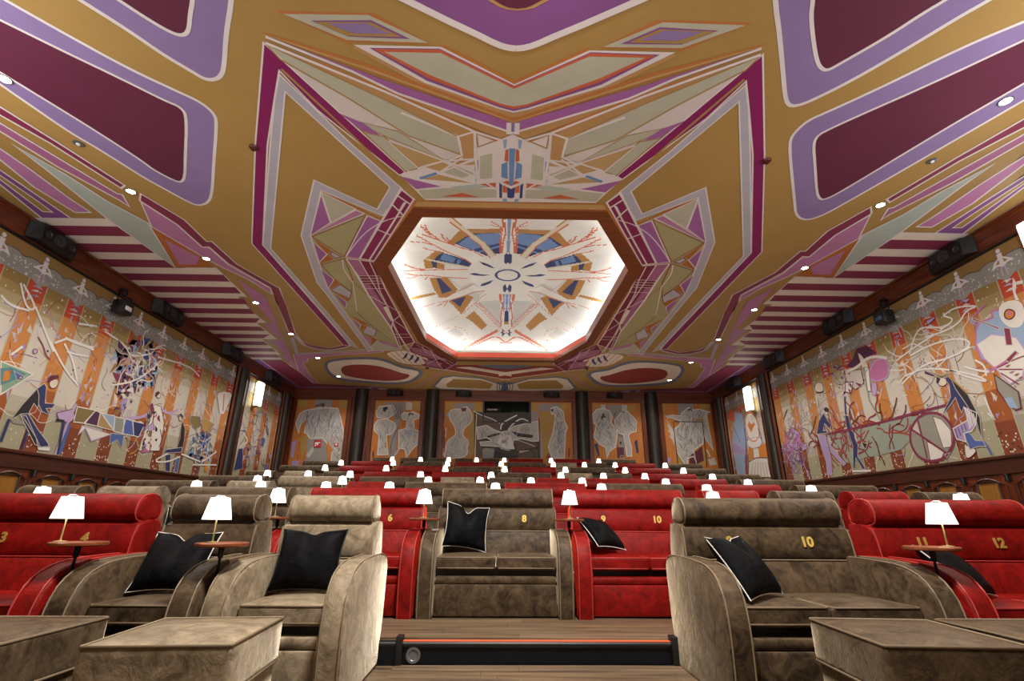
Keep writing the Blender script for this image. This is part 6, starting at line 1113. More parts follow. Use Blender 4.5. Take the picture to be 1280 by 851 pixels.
# edge i runs from vertex i to i+1 ; vertices 0..3 right side front to back, 4..7 left side back to front
BACKE = (2, 3, 4)
fb = bmesh.new(); ring_faces(fb, OCT_O, CEIL - .03, OCT_I, CEIL - .03); ring_faces(fb, OCT_O, CEIL, OCT_O, CEIL - .03)
ring_faces(fb, OCT_I, CEIL - .03, OCT_I, CEIL + .19, [i for i in range(8) if i not in BACKE]); ring_faces(fb, OCT_I, CEIL - .03, OCT_I, CEIL + .05, BACKE)
dome_frame = obj('octagon_frame', fb, M_FRAMEW, ceiling, 0)
rb_ = bmesh.new(); ring_faces(rb_, OCT_I, CEIL + .05, OCT_I, CEIL + .19, BACKE); obj('coral_rim', rb_, M_RIM, dome_frame, 0)
wl_ = bmesh.new(); ring_faces(wl_, offset_poly(OCT_I, .0), CEIL + .19, offset_poly(OCT_I, .30), CEIL + .19); obj('cove_shelf', wl_, M_WHITEP, dome_frame, 0)
OCT = full([(1.42, 6.65), (2.40, 8.36), (2.20, 12.55), (1.50, 14.20)])
_c = np.array([0, 10.43]); _V = np.array(OCT); _E = []
for i in range(8):
    e = _V[(i + 1) % 8] - _V[i]; nn = np.array([e[1], -e[0]]); nn = nn / np.hypot(*nn); d = nn @ (_V[i] - _c)
    if d < 0: nn, d = -nn, -d
    _E.append((nn, d))
def octn(P): return np.max([((P - _c) @ nn) / d for nn, d in _E], axis=0)
def dome_z(n): return np.where(n < .38, 6.31, 6.31 - (n - .38) / .72 * .56)
NR, NA = 150, 480
_rad = np.concatenate([[0.0], np.linspace(.02, 1.12, NR)])
ang = np.linspace(0, 2 * np.pi, NA, endpoint=False); dirs = np.stack([np.sin(ang), np.cos(ang)], 1)
un = np.array([1 / max((d_ @ nn) / dd for nn, dd in _E) for d_ in dirs])
G = _c + _rad[:, None, None] * (dirs * un[:, None])[None]; Z = dome_z(octn(G.reshape(-1, 2))).reshape(NR + 1, NA)
co = np.concatenate([G, Z[..., None]], 2).reshape(-1, 3)
ii, jj = np.meshgrid(np.arange(NR), np.arange(NA), indexing='ij'); j2 = (jj + 1) % NA
faces = np.stack([ii * NA + jj, ii * NA + j2, (ii + 1) * NA + j2, (ii + 1) * NA + jj], -1).reshape(-1, 4)
cen = co[faces].mean(1)[:, :2]; cols = np.tile(np.array(lin('e2e1dc')), (len(faces), 1))
def in_poly(P, poly):
    x, y = P[:, 0], P[:, 1]; r = np.zeros(len(P), bool); n = len(poly)
    for i in range(n):
        (x0, y0), (x1, y1) = poly[i], poly[(i + 1) % n]
        if y0 == y1: continue
        r ^= ((y0 > y) != (y1 > y)) & (x < (x1 - x0) * (y - y0) / (y1 - y0) + x0)
    return r
def near_line(P, pts, wd):
    r = np.zeros(len(P), bool)
    for a, b in zip(pts, pts[1:]):
        a, b = np.array(a), np.array(b); d = b - a; t = np.clip(((P - a) @ d) / max(1e-9, d @ d), 0, 1); r |= np.hypot(*(P - a - t[:, None] * d).T) < wd / 2
    return r
for line in DOME_DATA.strip().split('\n'):
    head, body = line.split(':'); col, wd = head.split(','); wd = float(wd); pts = [tuple(map(float, p.split(','))) for p in body.split(' ')]
    for s in (1, -1):
        q = [(s * u, v) for u, v in pts]
        cols[near_line(cen, smooth_pts(q, 2, False), wd) if wd else in_poly(cen, q)] = lin(col)
rr = np.hypot(*(cen - np.array([0, 10.43])).T); cols[np.abs(rr - .27) < .03] = lin('34447c')
me = bpy.data.meshes.new('dome'); me.from_pydata(co.tolist(), [], faces.tolist())
at = me.color_attributes.new('paint', 'FLOAT_COLOR', 'CORNER'); at.data.foreach_set('color', np.repeat(np.concatenate([cols, np.ones((len(cols), 1))], 1), 4, 0).ravel().astype(np.float32))
me.materials.append(painted('dome_paint', .7)); dome = link('painted_dome', me, ceiling)
OL = offset_poly(OCT_I, .16)
for i in range(8):
    a, b = Vector(OL[i]), Vector(OL[(i + 1) % 8]); m = (a + b) / 2
    area('cove_light', (m.x, m.y, CEIL + .235), (m.x * .72, 10.43 + (m.y - 10.43) * .72, CEIL + .75), .08, (b - a).length * .96, COVE_W * (b - a).length / 2.5, (1, .985, .96), dome_frame)
for o in [o for o in dome_frame.children if o.type == 'LIGHT']:
    i = [o2 for o2 in dome_frame.children if o2.type == 'LIGHT'].index(o); a, b = Vector(OL[i]), Vector(OL[(i + 1) % 8]); t = (b - a).normalized(); m = (a + b) / 2
    zdir = -(Vector((m.x * .72, 10.43 + (m.y - 10.43) * .72, CEIL + .75)) - Vector((m.x, m.y, CEIL + .235))).normalized()
    y = Vector((t.x, t.y, 0)); x = y.cross(zdir).normalized(); zdir = x.cross(y)
    o.matrix_world = Matrix(((x.x, y.x, zdir.x, m.x), (x.y, y.y, zdir.y, m.y), (x.z, y.z, zdir.z, CEIL + .235), (0, 0, 0, 1)))
# ------------------------------------------------------------------ side walls: friezes, murals, dado panels, pilasters
STR0, PER, SW = 6.55, .768, .34
def stripes_base(p, y0, y1, z0, z1, rg):
    def band(a, b, c, d, col, l): p.poly([(a, c), (b, c), (b, d), (a, d)], l, col)
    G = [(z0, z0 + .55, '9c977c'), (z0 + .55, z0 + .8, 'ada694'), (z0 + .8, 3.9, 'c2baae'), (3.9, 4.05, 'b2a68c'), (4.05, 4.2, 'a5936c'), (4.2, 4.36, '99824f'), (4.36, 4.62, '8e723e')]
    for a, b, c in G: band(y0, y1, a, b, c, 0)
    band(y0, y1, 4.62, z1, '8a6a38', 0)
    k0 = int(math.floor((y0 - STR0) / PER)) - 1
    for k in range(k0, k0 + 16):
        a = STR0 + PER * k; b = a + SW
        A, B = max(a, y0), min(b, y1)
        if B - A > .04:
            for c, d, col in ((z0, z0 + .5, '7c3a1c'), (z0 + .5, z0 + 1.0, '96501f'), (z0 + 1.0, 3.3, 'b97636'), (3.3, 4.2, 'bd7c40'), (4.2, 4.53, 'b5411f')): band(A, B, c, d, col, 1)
            for e in (A, B): p.stroke([(e, z0), (e, 4.53)], 2, 'b0a48c', .018)
            for _ in range(26):
                u = A + .04 + rg.random() * max(.01, B - A - .08); v = 2.5 + rg.random() * 1.75; t = rg.random()
                if t < .45:
                    h = .03 + .06 * rg.random(); an = rg.random() * 6.28
                    p.face([(u + h * math.cos(an), v + 1.6 * h * math.sin(an)), (u + .5 * h * math.cos(an + 2.2), v + h * math.sin(an + 2.2)), (u + .4 * h * math.cos(an + 4), v + h * math.sin(an + 4))], 3, rg.choice(['a8a0b8', 'b8a8b0', '9a86b0', 'c4bab0']))
                else:
                    an = 1.57 + (rg.random() - .5) * 1.6; h = .05 + .1 * rg.random()
                    p.stroke([(u, v), (u + h * math.cos(an), v + h * math.sin(an))], 3, rg.choice(['8a4216', 'd08a48', 'a85a20']), .012)
            for _ in range(24):
                u = A + rg.random() * (B - A); v = z0 + .02 + .42 * abs(rg.random() - .2); p.dot(u, v, .008 + .012 * rg.random(), 3, rg.choice(['d8d0c0', 'c8b8a0', '3a1c10']), 5)
            if B - A > .2:
                c = (A + B) / 2
                for q in range(3):
                    v = 4.28 + .08 * q; p.face([(c - .1 + .04 * rg.random(), v), (c + .02 * rg.random(), v + .05), (c + .11, v + .03 * rg.random())], 3, rg.choice(['b0aabc', 'a090b4', 'c8c4c4']))
        c = a + SW + (PER - SW) / 2
        for _ in range(14):
            u = c + (rg.random() - .5) * (PER - SW - .06)
            if y0 + .02 < u < y1 - .02:
                v = z0 + .05 + .7 * rg.random() if rg.random() < .5 else 3.9 + .6 * rg.random(); p.dot(u, v, .008 + .014 * rg.random(), 3, 'cfc9bc')
        for _ in range(5):
            u = c + (rg.random() - .5) * (PER - SW - .08)
            if y0 + .02 < u < y1 - .02: p.dot(u, 2.8 + 1.2 * rg.random(), .01 + .014 * rg.random(), 3, rg.choice(['a8808c', '8a7a98', 'b09a80', '4a3038']))
    # grey scalloped garland with white dots and small dancers
    sc = []; n = int((y1 - y0) / .06)
    for i in range(n + 1):
        u = y0 + (y1 - y0) * i / n; ph = ((u - STR0 - SW / 2) / (PER / 2)) % 1.0
        sc.append((u, 4.76 + .085 * math.sqrt(max(0, 1 - (2 * ph - 1) ** 2)) + .015 * rg.random()))
    for (u0, v0), (u1, v1) in zip(sc, sc[1:]): p.poly([(u0, 4.53), (u1, 4.53), (u1, v1), (u0, v0)], 4, '8a8780')
    p.stroke(sc, 5, '4a4038', .012)
    for _ in range(int((y1 - y0) * 55)):
        u = y0 + .03 + rg.random() * (y1 - y0 - .06); p.dot(u, 4.55 + .22 * rg.random(), .006 + .009 * rg.random(), 5, 'cfccc8', 5)
    for k in range(k0, k0 + 16):
        c = STR0 + PER * k + SW / 2
        if not y0 + .12 < c < y1 - .12: continue
        p.poly([(c - .17, 4.60), (c + .17, 4.60), (c + .13, 4.53), (c, 4.46), (c - .13, 4.53)], 5, '96938c')
        p.poly([(c - .19, 4.72), (c - .1, 4.80), (c - .03, 4.85), (c + .03, 4.85), (c + .11, 4.80), (c + .19, 4.70), (c + .08, 4.72), (c, 4.69), (c - .09, 4.73)], 6, 'd2ccd0')
        p.poly([(c - .10, 4.76), (c - .03, 4.82), (c - .04, 4.745)], 7, '96703a'); p.poly([(c + .10, 4.76), (c + .03, 4.82), (c + .04, 4.745)], 7, '96703a')
        p.poly([(c - .035, 4.83), (c + .035, 4.83), (c + .045, 4.91), (c - .045, 4.91)], 6, 'd2ccd0'); p.dot(c, 4.955, .038, 6, 'd2ccd0', 8)
        p.stroke([(c - .02, 4.70), (c - .03, 4.53)], 6, 'b8a0b8', .022); p.stroke([(c + .03, 4.70), (c + .05, 4.55)], 6, 'b8a0b8', .022)
def shards(p, cu, cv, ru, rv, n, pal, layer, rg, size=.14):
    for _ in range(n):
        a = rg.random() * 6.283; r = math.sqrt(rg.random()); u = cu + ru * r * math.cos(a); v = cv + rv * r * math.sin(a); b = rg.random() * 6.283; s = size * (.5 + rg.random())
        p.face([(u + s * math.cos(b), v + s * math.sin(b)), (u + .45 * s * math.cos(b + 1.9), v + .45 * s * math.sin(b + 1.9)), (u - .6 * s * math.cos(b), v - .6 * s * math.sin(b)), (u + .4 * s * math.cos(b - 1.7), v + .4 * s * math.sin(b - 1.7))], layer + int(3 * rg.random()), rg.choice(pal))
def squiggles(p, cu, cv, ru, rv, n, pal, layer, rg, w=.02):
    for _ in range(n):
        a = rg.random() * 6.283; r = math.sqrt(rg.random()); pts = [(cu + ru * r * math.cos(a), cv + rv * r * math.sin(a))]
        h = rg.random() * 6.283
        for _ in range(4): h += (rg.random() - .5) * 1.8; pts.append((pts[-1][0] + .13 * math.cos(h), pts[-1][1] + .13 * math.sin(h)))
        p.stroke(pts, layer, rg.choice(pal), w, 1)
JEWEL = ['4b2244', '5a2a4a', '6a7fb0', '34447c', '7a2744', 'a08ab8', 'c8c0b4', '8fa3bf', '3a3040', 'b08a9a', '6b3f5c', 'cdc6bc', '8a6a3a']
for side, wl, dat, sdat in ((-1, wall_left, MURAL_LEFT, PANEL_LEFT), (1, wall_right, MURAL_RIGHT, PANEL_RIGHT)):
    rg = random.Random(11 + side)
    off = lambda u, v, d, s=side: (s * (WX - .03 - d), u, v)
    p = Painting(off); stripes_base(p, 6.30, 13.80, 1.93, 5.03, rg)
    squiggles(p, 10.0, 3.3, 3.6, 1.1, 130, ['cfc8c0', 'd8d2c4', 'a08cb8', '8a5a30', '6a5a70', 'c08a58'], 3, rg, .013)
    if side < 0:
        shards(p, 10.05, 3.92, .62, .55, 150, JEWEL, 5, rg, .13); squiggles(p, 10.05, 3.9, .6, .5, 26, ['cfc8c0', 'd8d2c4', 'b0a090'], 9, rg, .026)
        shards(p, 9.95, 3.2, .25, .35, 26, JEWEL, 5, rg, .12); shards(p, 12.9, 2.62, .5, .42, 110, ['4a5f9c', '34447c', '8fa3bf', 'a08cb8', '7b6a3e', 'c8c0b4', '5d7a96'], 8, rg, .1); squiggles(p, 12.9, 2.7, .5, .5, 16, ['d0ccc4', '4a5f9c'], 11, rg, .016)
        shards(p, 10.9, 2.75, .3, .45, 40, ['7a2744', 'a08cb8', '7b6a3e', 'b56a96', 'd0c8bc', '3a3040'], 11, rg, .07)
    else:
        squiggles(p, 10.9, 2.75, 1.3, .35, 70, ['8e2a22', '9a3a2c', '7a2744', '6a2a20'], 8, rg, .03); squiggles(p, 13.2, 2.7, .35, .6, 60, ['8a5a90', 'b29ac0', '6a3a70'], 11, rg, .016)
        squiggles(p, 8.6, 4.0, .7, .5, 22, ['cfcac2', 'd8d4cc', 'bdb6aa'], 8, rg, .024); squiggles(p, 12.2, 3.4, 1.2, .7, 40, ['b08a60', '8a7a98', 'a8808c', '6a5a50'], 4, rg, .012); shards(p, 10.9, 3.95, .5, .4, 30, ['7a2744', 'a08cb8', 'cdc6bc', '6b3f5c'], 10, rg, .06)
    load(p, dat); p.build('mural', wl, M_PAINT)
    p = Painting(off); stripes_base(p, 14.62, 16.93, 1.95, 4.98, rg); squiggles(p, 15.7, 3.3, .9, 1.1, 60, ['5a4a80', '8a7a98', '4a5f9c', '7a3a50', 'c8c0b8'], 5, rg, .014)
    load(p, sdat); p.build('panel_painting', wl, M_PAINT)
    f = lambda a, b: (a, b) if side > 0 else (-b, -a)
    def wbox(name, depth, y0, y1, z0, z1, mat, r=.008, parent=wl, base=0.0):
        x = f(WX - base - depth, WX - base + .01); return obj(name, bx(x[0], x[1], y0, y1, z0, z1, r=r, seg=1), mat, parent)
    wbox('frieze_board', .05, -8, BACK, 5.06, CEIL, M_WOODY); wbox('frieze_bead', .075, -8, BACK, 5.035, 5.065, M_BLACK)
    wbox('crown_moulding', .09, -8, BACK, CEIL - .05, CEIL, M_WOODY); wbox('dado_rail', .055, -8, BACK, 1.88, 1.935, M_DADOY, .01); wbox('dado_fascia', .03, -8, BACK, 1.66, 1.885, M_DADOY)
    for ya in (5.72, 13.84, 16.96):
        wbox('pilaster_board', .06, ya, ya + .62, 0, 5.06, M_WOOD); wbox('pilaster_frame', .10, ya, ya + .09, 0, 5.06, M_WOOD, .02); wbox('pilaster_frame', .10, ya + .53, ya + .62, 0, 5.06, M_WOOD, .02)
        b = bmesh.new(); lathe(b, [(.15, 0), (.15, 5.06)], 20); o = obj('pilaster_column', b, M_DARKCOL, wl, 60, (side * (WX - .05), ya + .31, 0))
    for k in range(-4, 7):
        c = 8.87 + .768 * k; x = side * (WX - .02)
        arch = [(c - .30, .75), (c - .30, 1.50)] + [(c - .30 + .60 * t / 8, 1.50 + .11 * math.sin(math.pi * t / 8)) for t in range(1, 8)] + [(c + .30, 1.50), (c + .30, .75)]
        b = bmesh.new(); tube(b, [(x, u, v) for u, v in arch], .014, 6); pn = obj('dado_panel', b, M_DADO, wl, 50)
        wbox('golden_inset', .012, c - .17, c + .17, .9, 1.545, M_INSET, .004, pn, .0); 
        b = bmesh.new(); tube(b, [(x, c - .18, .9), (x, c - .18, 1.555), (x, c + .18, 1.555), (x, c + .18, .9)], .014, 4); obj('inset_border', b, M_BLACK, pn, 0)
        wbox('black_hook', .07, c + .36, c + .41, 1.55, 1.66, M_BLACK, .01, pn)
# ------------------------------------------------------------------ back wall: five framed paintings, dark columns
bp = Painting(lambda u, v, d: (u, BACK - .03 - d, v)); rg = random.Random(5)
PAN = [(-7.50, -5.70), (-4.70, -3.05), (-2.18, 2.45), (3.20, 4.98), (5.79, 7.58)]
def bprect(a, b, c, d, col, l=0): bp.poly([(a, c), (b, c), (b, d), (a, d)], l, col)
for i, (a, b) in enumerate(PAN):
    parts_ = [(a, b, 2.0, 5.03)] if i != 2 else [(a, WIN[0], 2.0, 5.03), (WIN[1], b, 2.0, 5.03), (WIN[0], WIN[1], 2.0, WIN[2])]
    for (u0, u1, v0, v1) in parts_:
        bprect(u0, u1, v0, v1, 'bb7028')
        for _ in range(int((u1 - u0) * 45)):
            u = u0 + .04 + rg.random() * (u1 - u0 - .08); v = v0 + .05 + rg.random() * max(.1, v1 - v0 - .6); h = min(.1 + .4 * rg.random(), v1 - v - .02)
            bp.stroke([(u, v), (u + (rg.random() - .5) * .08, v + h)], 1, rg.choice(['a8601c', 'c88238', '98541c', 'b8863a', 'c07030']), .014 + .014 * rg.random())
load(bp, BACK_DATA); bp.build('back_murals', wall_back, M_PAINT)
def bbox(name, x0, x1, z0, z1, depth, mat, r=.01, parent=wall_back): return obj(name, bx(x0, x1, BACK - depth, BACK + .01, z0, z1, r=r, seg=1), mat, parent)
bbox('frieze_board', -WX, WX, 5.14, CEIL, .06, M_WOODX); bbox('frieze_bead', -WX, WX, 5.05, 5.10, .05, M_WOODX)
for a, b in PAN:
    for x0, x1 in ((a - .17, a), (b, b + .17)): bbox('picture_frame', x0, x1, 1.9, 5.05, .07, M_WOOD, .02)
    bbox('picture_frame', a - .17, b + .17, 5.03, 5.17, .07, M_WOODX, .02)
for x in (-5.20, -2.62, 2.83, 5.38):
    b = bmesh.new(); lathe(b, [(.24, 0), (.24, 3.6)], 24); obj('round_column', b, M_DARKCOL, wall_back, 60, (x, BACK - .02, LEVEL[8])); bbox('column_backing', x - .36, x + .36, LEVEL[8], 5.4, .03, M_WOOD)
# projection booth
booth = struct(obj('window_1', bx(WIN[0] - .05, WIN[1] + .05, BACK + .24, BACK + .58, WIN[2] - .05, WIN[3] + .05), M_BOOTH, smooth=0))
booth.data.polygons.foreach_set('use_smooth', [False] * len(booth.data.polygons))
bm = bmesh.new(); bm.from_mesh(booth.data)
bmesh.ops.delete(bm, geom=[f for f in bm.faces if f.normal.y < -.9], context='FACES'); bm.to_mesh(booth.data); bm.free()
b = bmesh.new()
for bb in ((WIN[0], WIN[1], BACK - .05, BACK, WIN[2] - .05, WIN[2]), (WIN[0], WIN[1], BACK - .05, BACK, WIN[3], WIN[3] + .05), (WIN[0] - .05, WIN[0], BACK - .05, BACK, WIN[2] - .05, WIN[3] + .05), (WIN[1], WIN[1] + .05, BACK - .05, BACK, WIN[2] - .05, WIN[3] + .05)): box(b, *bb)
obj('window_frame', b, M_BLACK, booth, 0); obj('window_pane', bx(WIN[0], WIN[1], BACK + .10, BACK + .106, WIN[2], WIN[3]), M_GLASS, booth, 0)
pr = tag(empty('projector', (-.40, BACK + .36, WIN[2])), 'black cinema projector with round lens behind the booth window', 'projector')
obj('projector_body', bx(-.28, .25, -.10, .12, .0, .55, r=.02), M_GREYP, pr); b = bmesh.new(); lathe(b, [(.13, -.14), (.11, -.14), (.09, -.10), (.0, -.10)], 20, axis='Y'); obj('projector_lens', b, M_BLACK, pr, 40, (.02, 0, .30)); obj('projector_label', bx(-.24, .14, -.112, -.10, .47, .52), plain('pale_label', 'd8b8bc', .5), pr, 0)
pr = tag(empty('projector', (.40, BACK + .36, WIN[2])), 'small grey projector with bright round lens right inside booth window', 'projector')
obj('projector_body', bx(-.15, .40, -.10, .12, .0, .48, r=.02), M_GREYP, pr); b = bmesh.new(); lathe(b, [(.08, -.13), (.06, -.13), (.0, -.12)], 20, axis='Y'); obj('projector_lens', b, M_STEEL, pr, 40, (-.02, 0, .26))
# red alarm sign and call point on the left back painting
def lm(x, y): return (x, BACK - .04, y)
t = tag(empty('alarm_sign', (-6.575, BACK - .055, 3.444)), 'red square fire alarm sign on the leftmost back painting', 'sign')
obj('sign_plate', bx(-.13, .13, 0, .012, -.13, .13, r=.004), M_SIGN, t)
bsg = Painting(lambda u, v, d: (u, -.001 - d, v))
bsg.poly([(-.09, .06), (.09, .06), (.09, .02), (.03, .02), (.03, -.05), (-.02, -.05), (-.02, -.02), (-.09, -.02)], 1, 'e8e4e0'); bsg.poly([(-.09, -.04), (-.04, -.04), (-.04, -.09), (-.09, -.09)], 1, 'e8e4e0')
bsg.build('sign_pictogram', t, M_PAINT)
t = tag(empty('call_point', (-5.910, BACK - .075, 3.421)), 'small red and white fire call point right of the alarm sign', 'call point')
obj('call_box', bx(-.07, .07, 0, .035, -.055, .055, r=.008), M_SIGN, t); obj('call_glass', bx(-.035, .035, -.004, 0, -.028, .028), M_WHITEP, t, 0)
# added bodies for the made-up fill uplights, and a housing over the wash light
b = bx(-5.05, 5.05, -2.15, -.85, 2.72, 2.90); bmesh.ops.rotate(b, verts=b.verts, cent=(0, -1.5, 2.85), matrix=Matrix.Rotation(.0, 3, 'X'))
obj('fill_batten', b, M_BLACK, floor, 0)
for x in (-4.6, 4.6): b = bmesh.new(); lathe(b, [(.25, 0), (.25, .04), (.04, .06), (.04, 2.74)], 16); obj('fill_batten_post', b, M_BLACKM, floor, 40, (x, -1.5, 0))
obj('added_housing', bx(-.25, .55, 1.5, 2.3, 5.40, CEIL), M_BLACK, ceiling, 0)
for s, wl in ((-1, wall_left), (1, wall_right)): obj('added_housing', bx(min(s * 5.2, s * WX), max(s * 5.2, s * WX), 2.0, 3.2, 2.75, 2.86), M_BLACK, wl, 0)
# ------------------------------------------------------------------ step in front of the second row
step = struct(obj('trim_2', bx(-1.02, 1.36, 4.005, 4.03, 0.0, .151), M_BLACKM, smooth=0))
b = bmesh.new(); tube(b, [(-1.0, 4.01, .128), (1.34, 4.01, .128)], .022, 8); obj('step_nosing', b, M_BLACK, step, 60)
obj('step_led_strip', bx(-.80, 1.12, 3.998, 4.03, .148, .1525), M_LED, step, 0)
b = bmesh.new(); lathe(b, [(.05, 0), (.05, -.012), (.035, -.012), (.03, -.006), (0, -.006)], 20, axis='Y'); obj('round_vent', b, M_STEEL, step, 40, (-.68, 4.004, .065))
for x0, x1 in ((-.80, -.755), (1.115, 1.20)): obj('step_end_block', bx(x0, x1, 3.96, 4.05, .011, .185, r=.004), M_BLACK, step)
# ------------------------------------------------------------------ lounge seats
ARM = [(.94, 0), (.985, .30), (1.03, .62), (1.00, .68), (.93, .705), (.75, .715), (.36, .705), (.22, .685), (.11, .64), (.04, .56), (.005, .45), (.0, .30), (.015, .10), (.03, 0)]
DYS = .11
BACKP = [(y + DYS, z + (.02 if z > .6 else 0)) for y, z in [(.57, .38), (.60, .52), (.628, .64), (.655, .672), (.637, .70), (.650, .80), (.675, .88), (.72, .905), (.82, .915), (.93, .915), (.97, .72), (.95, .40)]]
HEAD = [(y + DYS, z + .02) for y, z in [(.72, .902), (.672, .925), (.655, .97), (.663, 1.025), (.695, 1.07), (.75, 1.092), (.82, 1.098), (.89, 1.08), (.935, 1.035), (.95, .97), (.93, .91)]]
def cushion(x0, x1, y0, y1, z0, z1, crown, r):
    bm = bx(x0, x1, y0, y1, z0, z1); bmesh.ops.subdivide_edges(bm, edges=bm.edges[:], cuts=4, use_grid_fill=True)
    for v in bm.verts:
        u = 2 * (v.co.x - x0) / (x1 - x0) - 1; t = 2 * (v.co.y - y0) / (y1 - y0) - 1; s = (v.co.z - z0) / (z1 - z0)
        v.co.z += crown * (1 - u * u) * (1 - t * t) * s
    es = [e for e in bm.edges if len(e.link_faces) == 2 and e.calc_face_angle(0) > 1.0]
    bmesh.ops.bevel(bm, geom=es, offset=r, segments=2, profile=.5, affect='EDGES'); return bm
SEATM = {}
def seat_meshes(kind):
    w_ = .79 if kind == 'S' else 1.355; n = 1 if kind == 'S' else 2; L = []
    hw = w_ / 2; aw = .135; iw = hw - aw; bwid = hw - .065
    for s in (-1, 1):
        x0, x1 = (-hw, -iw) if s < 0 else (iw, hw)
        b = bmesh.new(); extrude_yz(b, ARM, x0, x1, .022, 3); arm = mesh_of(b, 'armrest', M_TAUPE, 45)
        L.append(('armrest', arm, 'M', [('arm_piping', mesh_of(tube(bmesh.new(), [(x, y, z) for y, z in smooth_pts([(y - .004 if y < .5 else y, z + .004 if z > .5 else z) for y, z in ARM[2:]], 1, False)], .005, 5), 'arm_piping', M_PIPE_T, 60), 'P') for x in (x0 + .012, x1 - .012)]))
    sw = 2 * iw / n
    for k in range(n):
        x0 = -iw + k * sw + .004; x1 = x0 + sw - .008
        c = mesh_of(cushion(x0, x1, .03 + DYS, .66 + DYS, .375, .485, .018, .022), 'seat_cushion', M_TAUPE, 50)
        L.append(('seat_cushion', c, 'M', [('cushion_piping', mesh_of(tube(bmesh.new(), [(x0 + .01, .50, z), (x0 + .01, .045 + DYS, z), (x0 + .02, .033 + DYS, z), (x1 - .02, .033 + DYS, z), (x1 - .01, .045 + DYS, z), (x1 - .01, .50, z)], .006, 5), 'cushion_piping', M_PIPE_T, 60), 'P') for z in (.478, .392)]))
    b = bmesh.new(); extrude_yz(b, BACKP, -bwid, bwid, .02, 3); bk = mesh_of(b, 'backrest', M_TAUPE, 40)
    L.append(('backrest', bk, 'M', [('back_piping', mesh_of(tube(bmesh.new(), pts, .005, 5), 'back_piping', M_PIPE_T, 60), 'P') for pts in [[(s * (bwid - .006), y + DYS, z + .02) for y, z in [(.60, .52), (.626, .64), (.634, .70), (.647, .80), (.672, .88)]] for s in (-1, 1)] + [[(-bwid + .01, .648 + DYS, .692), (bwid - .01, .648 + DYS, .692)]]]))
    b = bmesh.new(); extrude_yz(b, smooth_pts(HEAD, 1), -bwid + .025, bwid - .025, .03, 3); hd = mesh_of(b, 'headrest', M_TAUPE, 50)
    L.append(('headrest', hd, 'M', [('head_piping', mesh_of(tube(bmesh.new(), [(s * (bwid - .036), y, z) for y, z in smooth_pts(HEAD, 1)], .006, 5, True), 'head_piping', M_PIPE_T, 60), 'P') for s in (-1, 1)]))
    L.append(('footrest_bar', mesh_of(bx(-iw + .004, iw - .004, .04 + .08, .68, .265, .325, r=.02), 'footrest_bar', M_TAUPE), 'M', []))
    L.append(('front_panel', mesh_of(bx(-iw + .003, iw - .003, .03 + .08, .70, .012, .262, r=.015), 'front_panel', M_TAUPE), 'M', []))
    L.append(('seat_base', mesh_of(bx(-iw + .003, iw - .003, .70, .92, .012, .37, r=.01), 'seat_base', M_TAUPE), 'M', []))
    L.append(('under_frame', mesh_of(bx(-iw + .01, iw - .01, .20, .70, .322, .378), 'under_frame', M_BLACK, 0), None, []))
    return L
MATS = {'red': (M_RED, M_PIPE_R), 'taupe': (M_TAUPE, M_PIPE_T), 'beige': (M_TAUPE_PALE, M_PIPE_T)}
NUMM = {}
def number_mesh(t):
    if t not in NUMM:
        c = bpy.data.curves.new('n' + t, 'FONT'); c.body = t; c.size = .092; c.extrude = .003; c.offset = .0035; c.align_x = 'CENTER'; c.align_y = 'CENTER'; c.resolution_u = 4
        o = bpy.data.objects.new('tmp', c); COLL.objects.link(o); dg = bpy.context.evaluated_depsgraph_get(); me = bpy.data.meshes.new_from_object(o.evaluated_get(dg))
        bpy.data.objects.remove(o); me.name = 'seat_number'; me.materials.clear(); me.materials.append(M_GOLD); NUMM[t] = me
    return NUMM[t]
ORD = ['', 'first', 'second', 'third', 'fourth', 'fifth', 'sixth', 'seventh', 'eighth', 'ninth', 'tenth', 'eleventh']
ROWNAME = {1: 'front', 2: 'second', 3: 'third', 4: 'fourth', 5: 'fifth', 6: 'sixth', 7: 'seventh', 8: 'rearmost'}
PROTO = {}
def seat(kind, colour, row, cx, label, nums=()):
    nm = 'armchair' if kind == 'S' else 'loveseat'
    t = tag(empty(nm, (cx, FRONT[row], LEVEL[row] + (.011 if False else 0))), label, 'armchair' if kind == 'S' else 'loveseat', 'velvet cinema seats in rising rows')
    if kind not in PROTO: PROTO[kind] = seat_meshes(kind)
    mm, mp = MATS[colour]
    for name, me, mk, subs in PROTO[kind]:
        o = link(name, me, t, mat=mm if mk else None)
        for sn, sm_, _ in subs: link(sn, sm_, o, mat=mp)
        if name == 'backrest':
            for i, s in enumerate(nums):
                x = 0 if len(nums) == 1 else (-.28, .28)[i]
                link('seat_number', number_mesh(s), o, (x, .644 + DYS, .81), (math.radians(82), 0, 0))
    return t
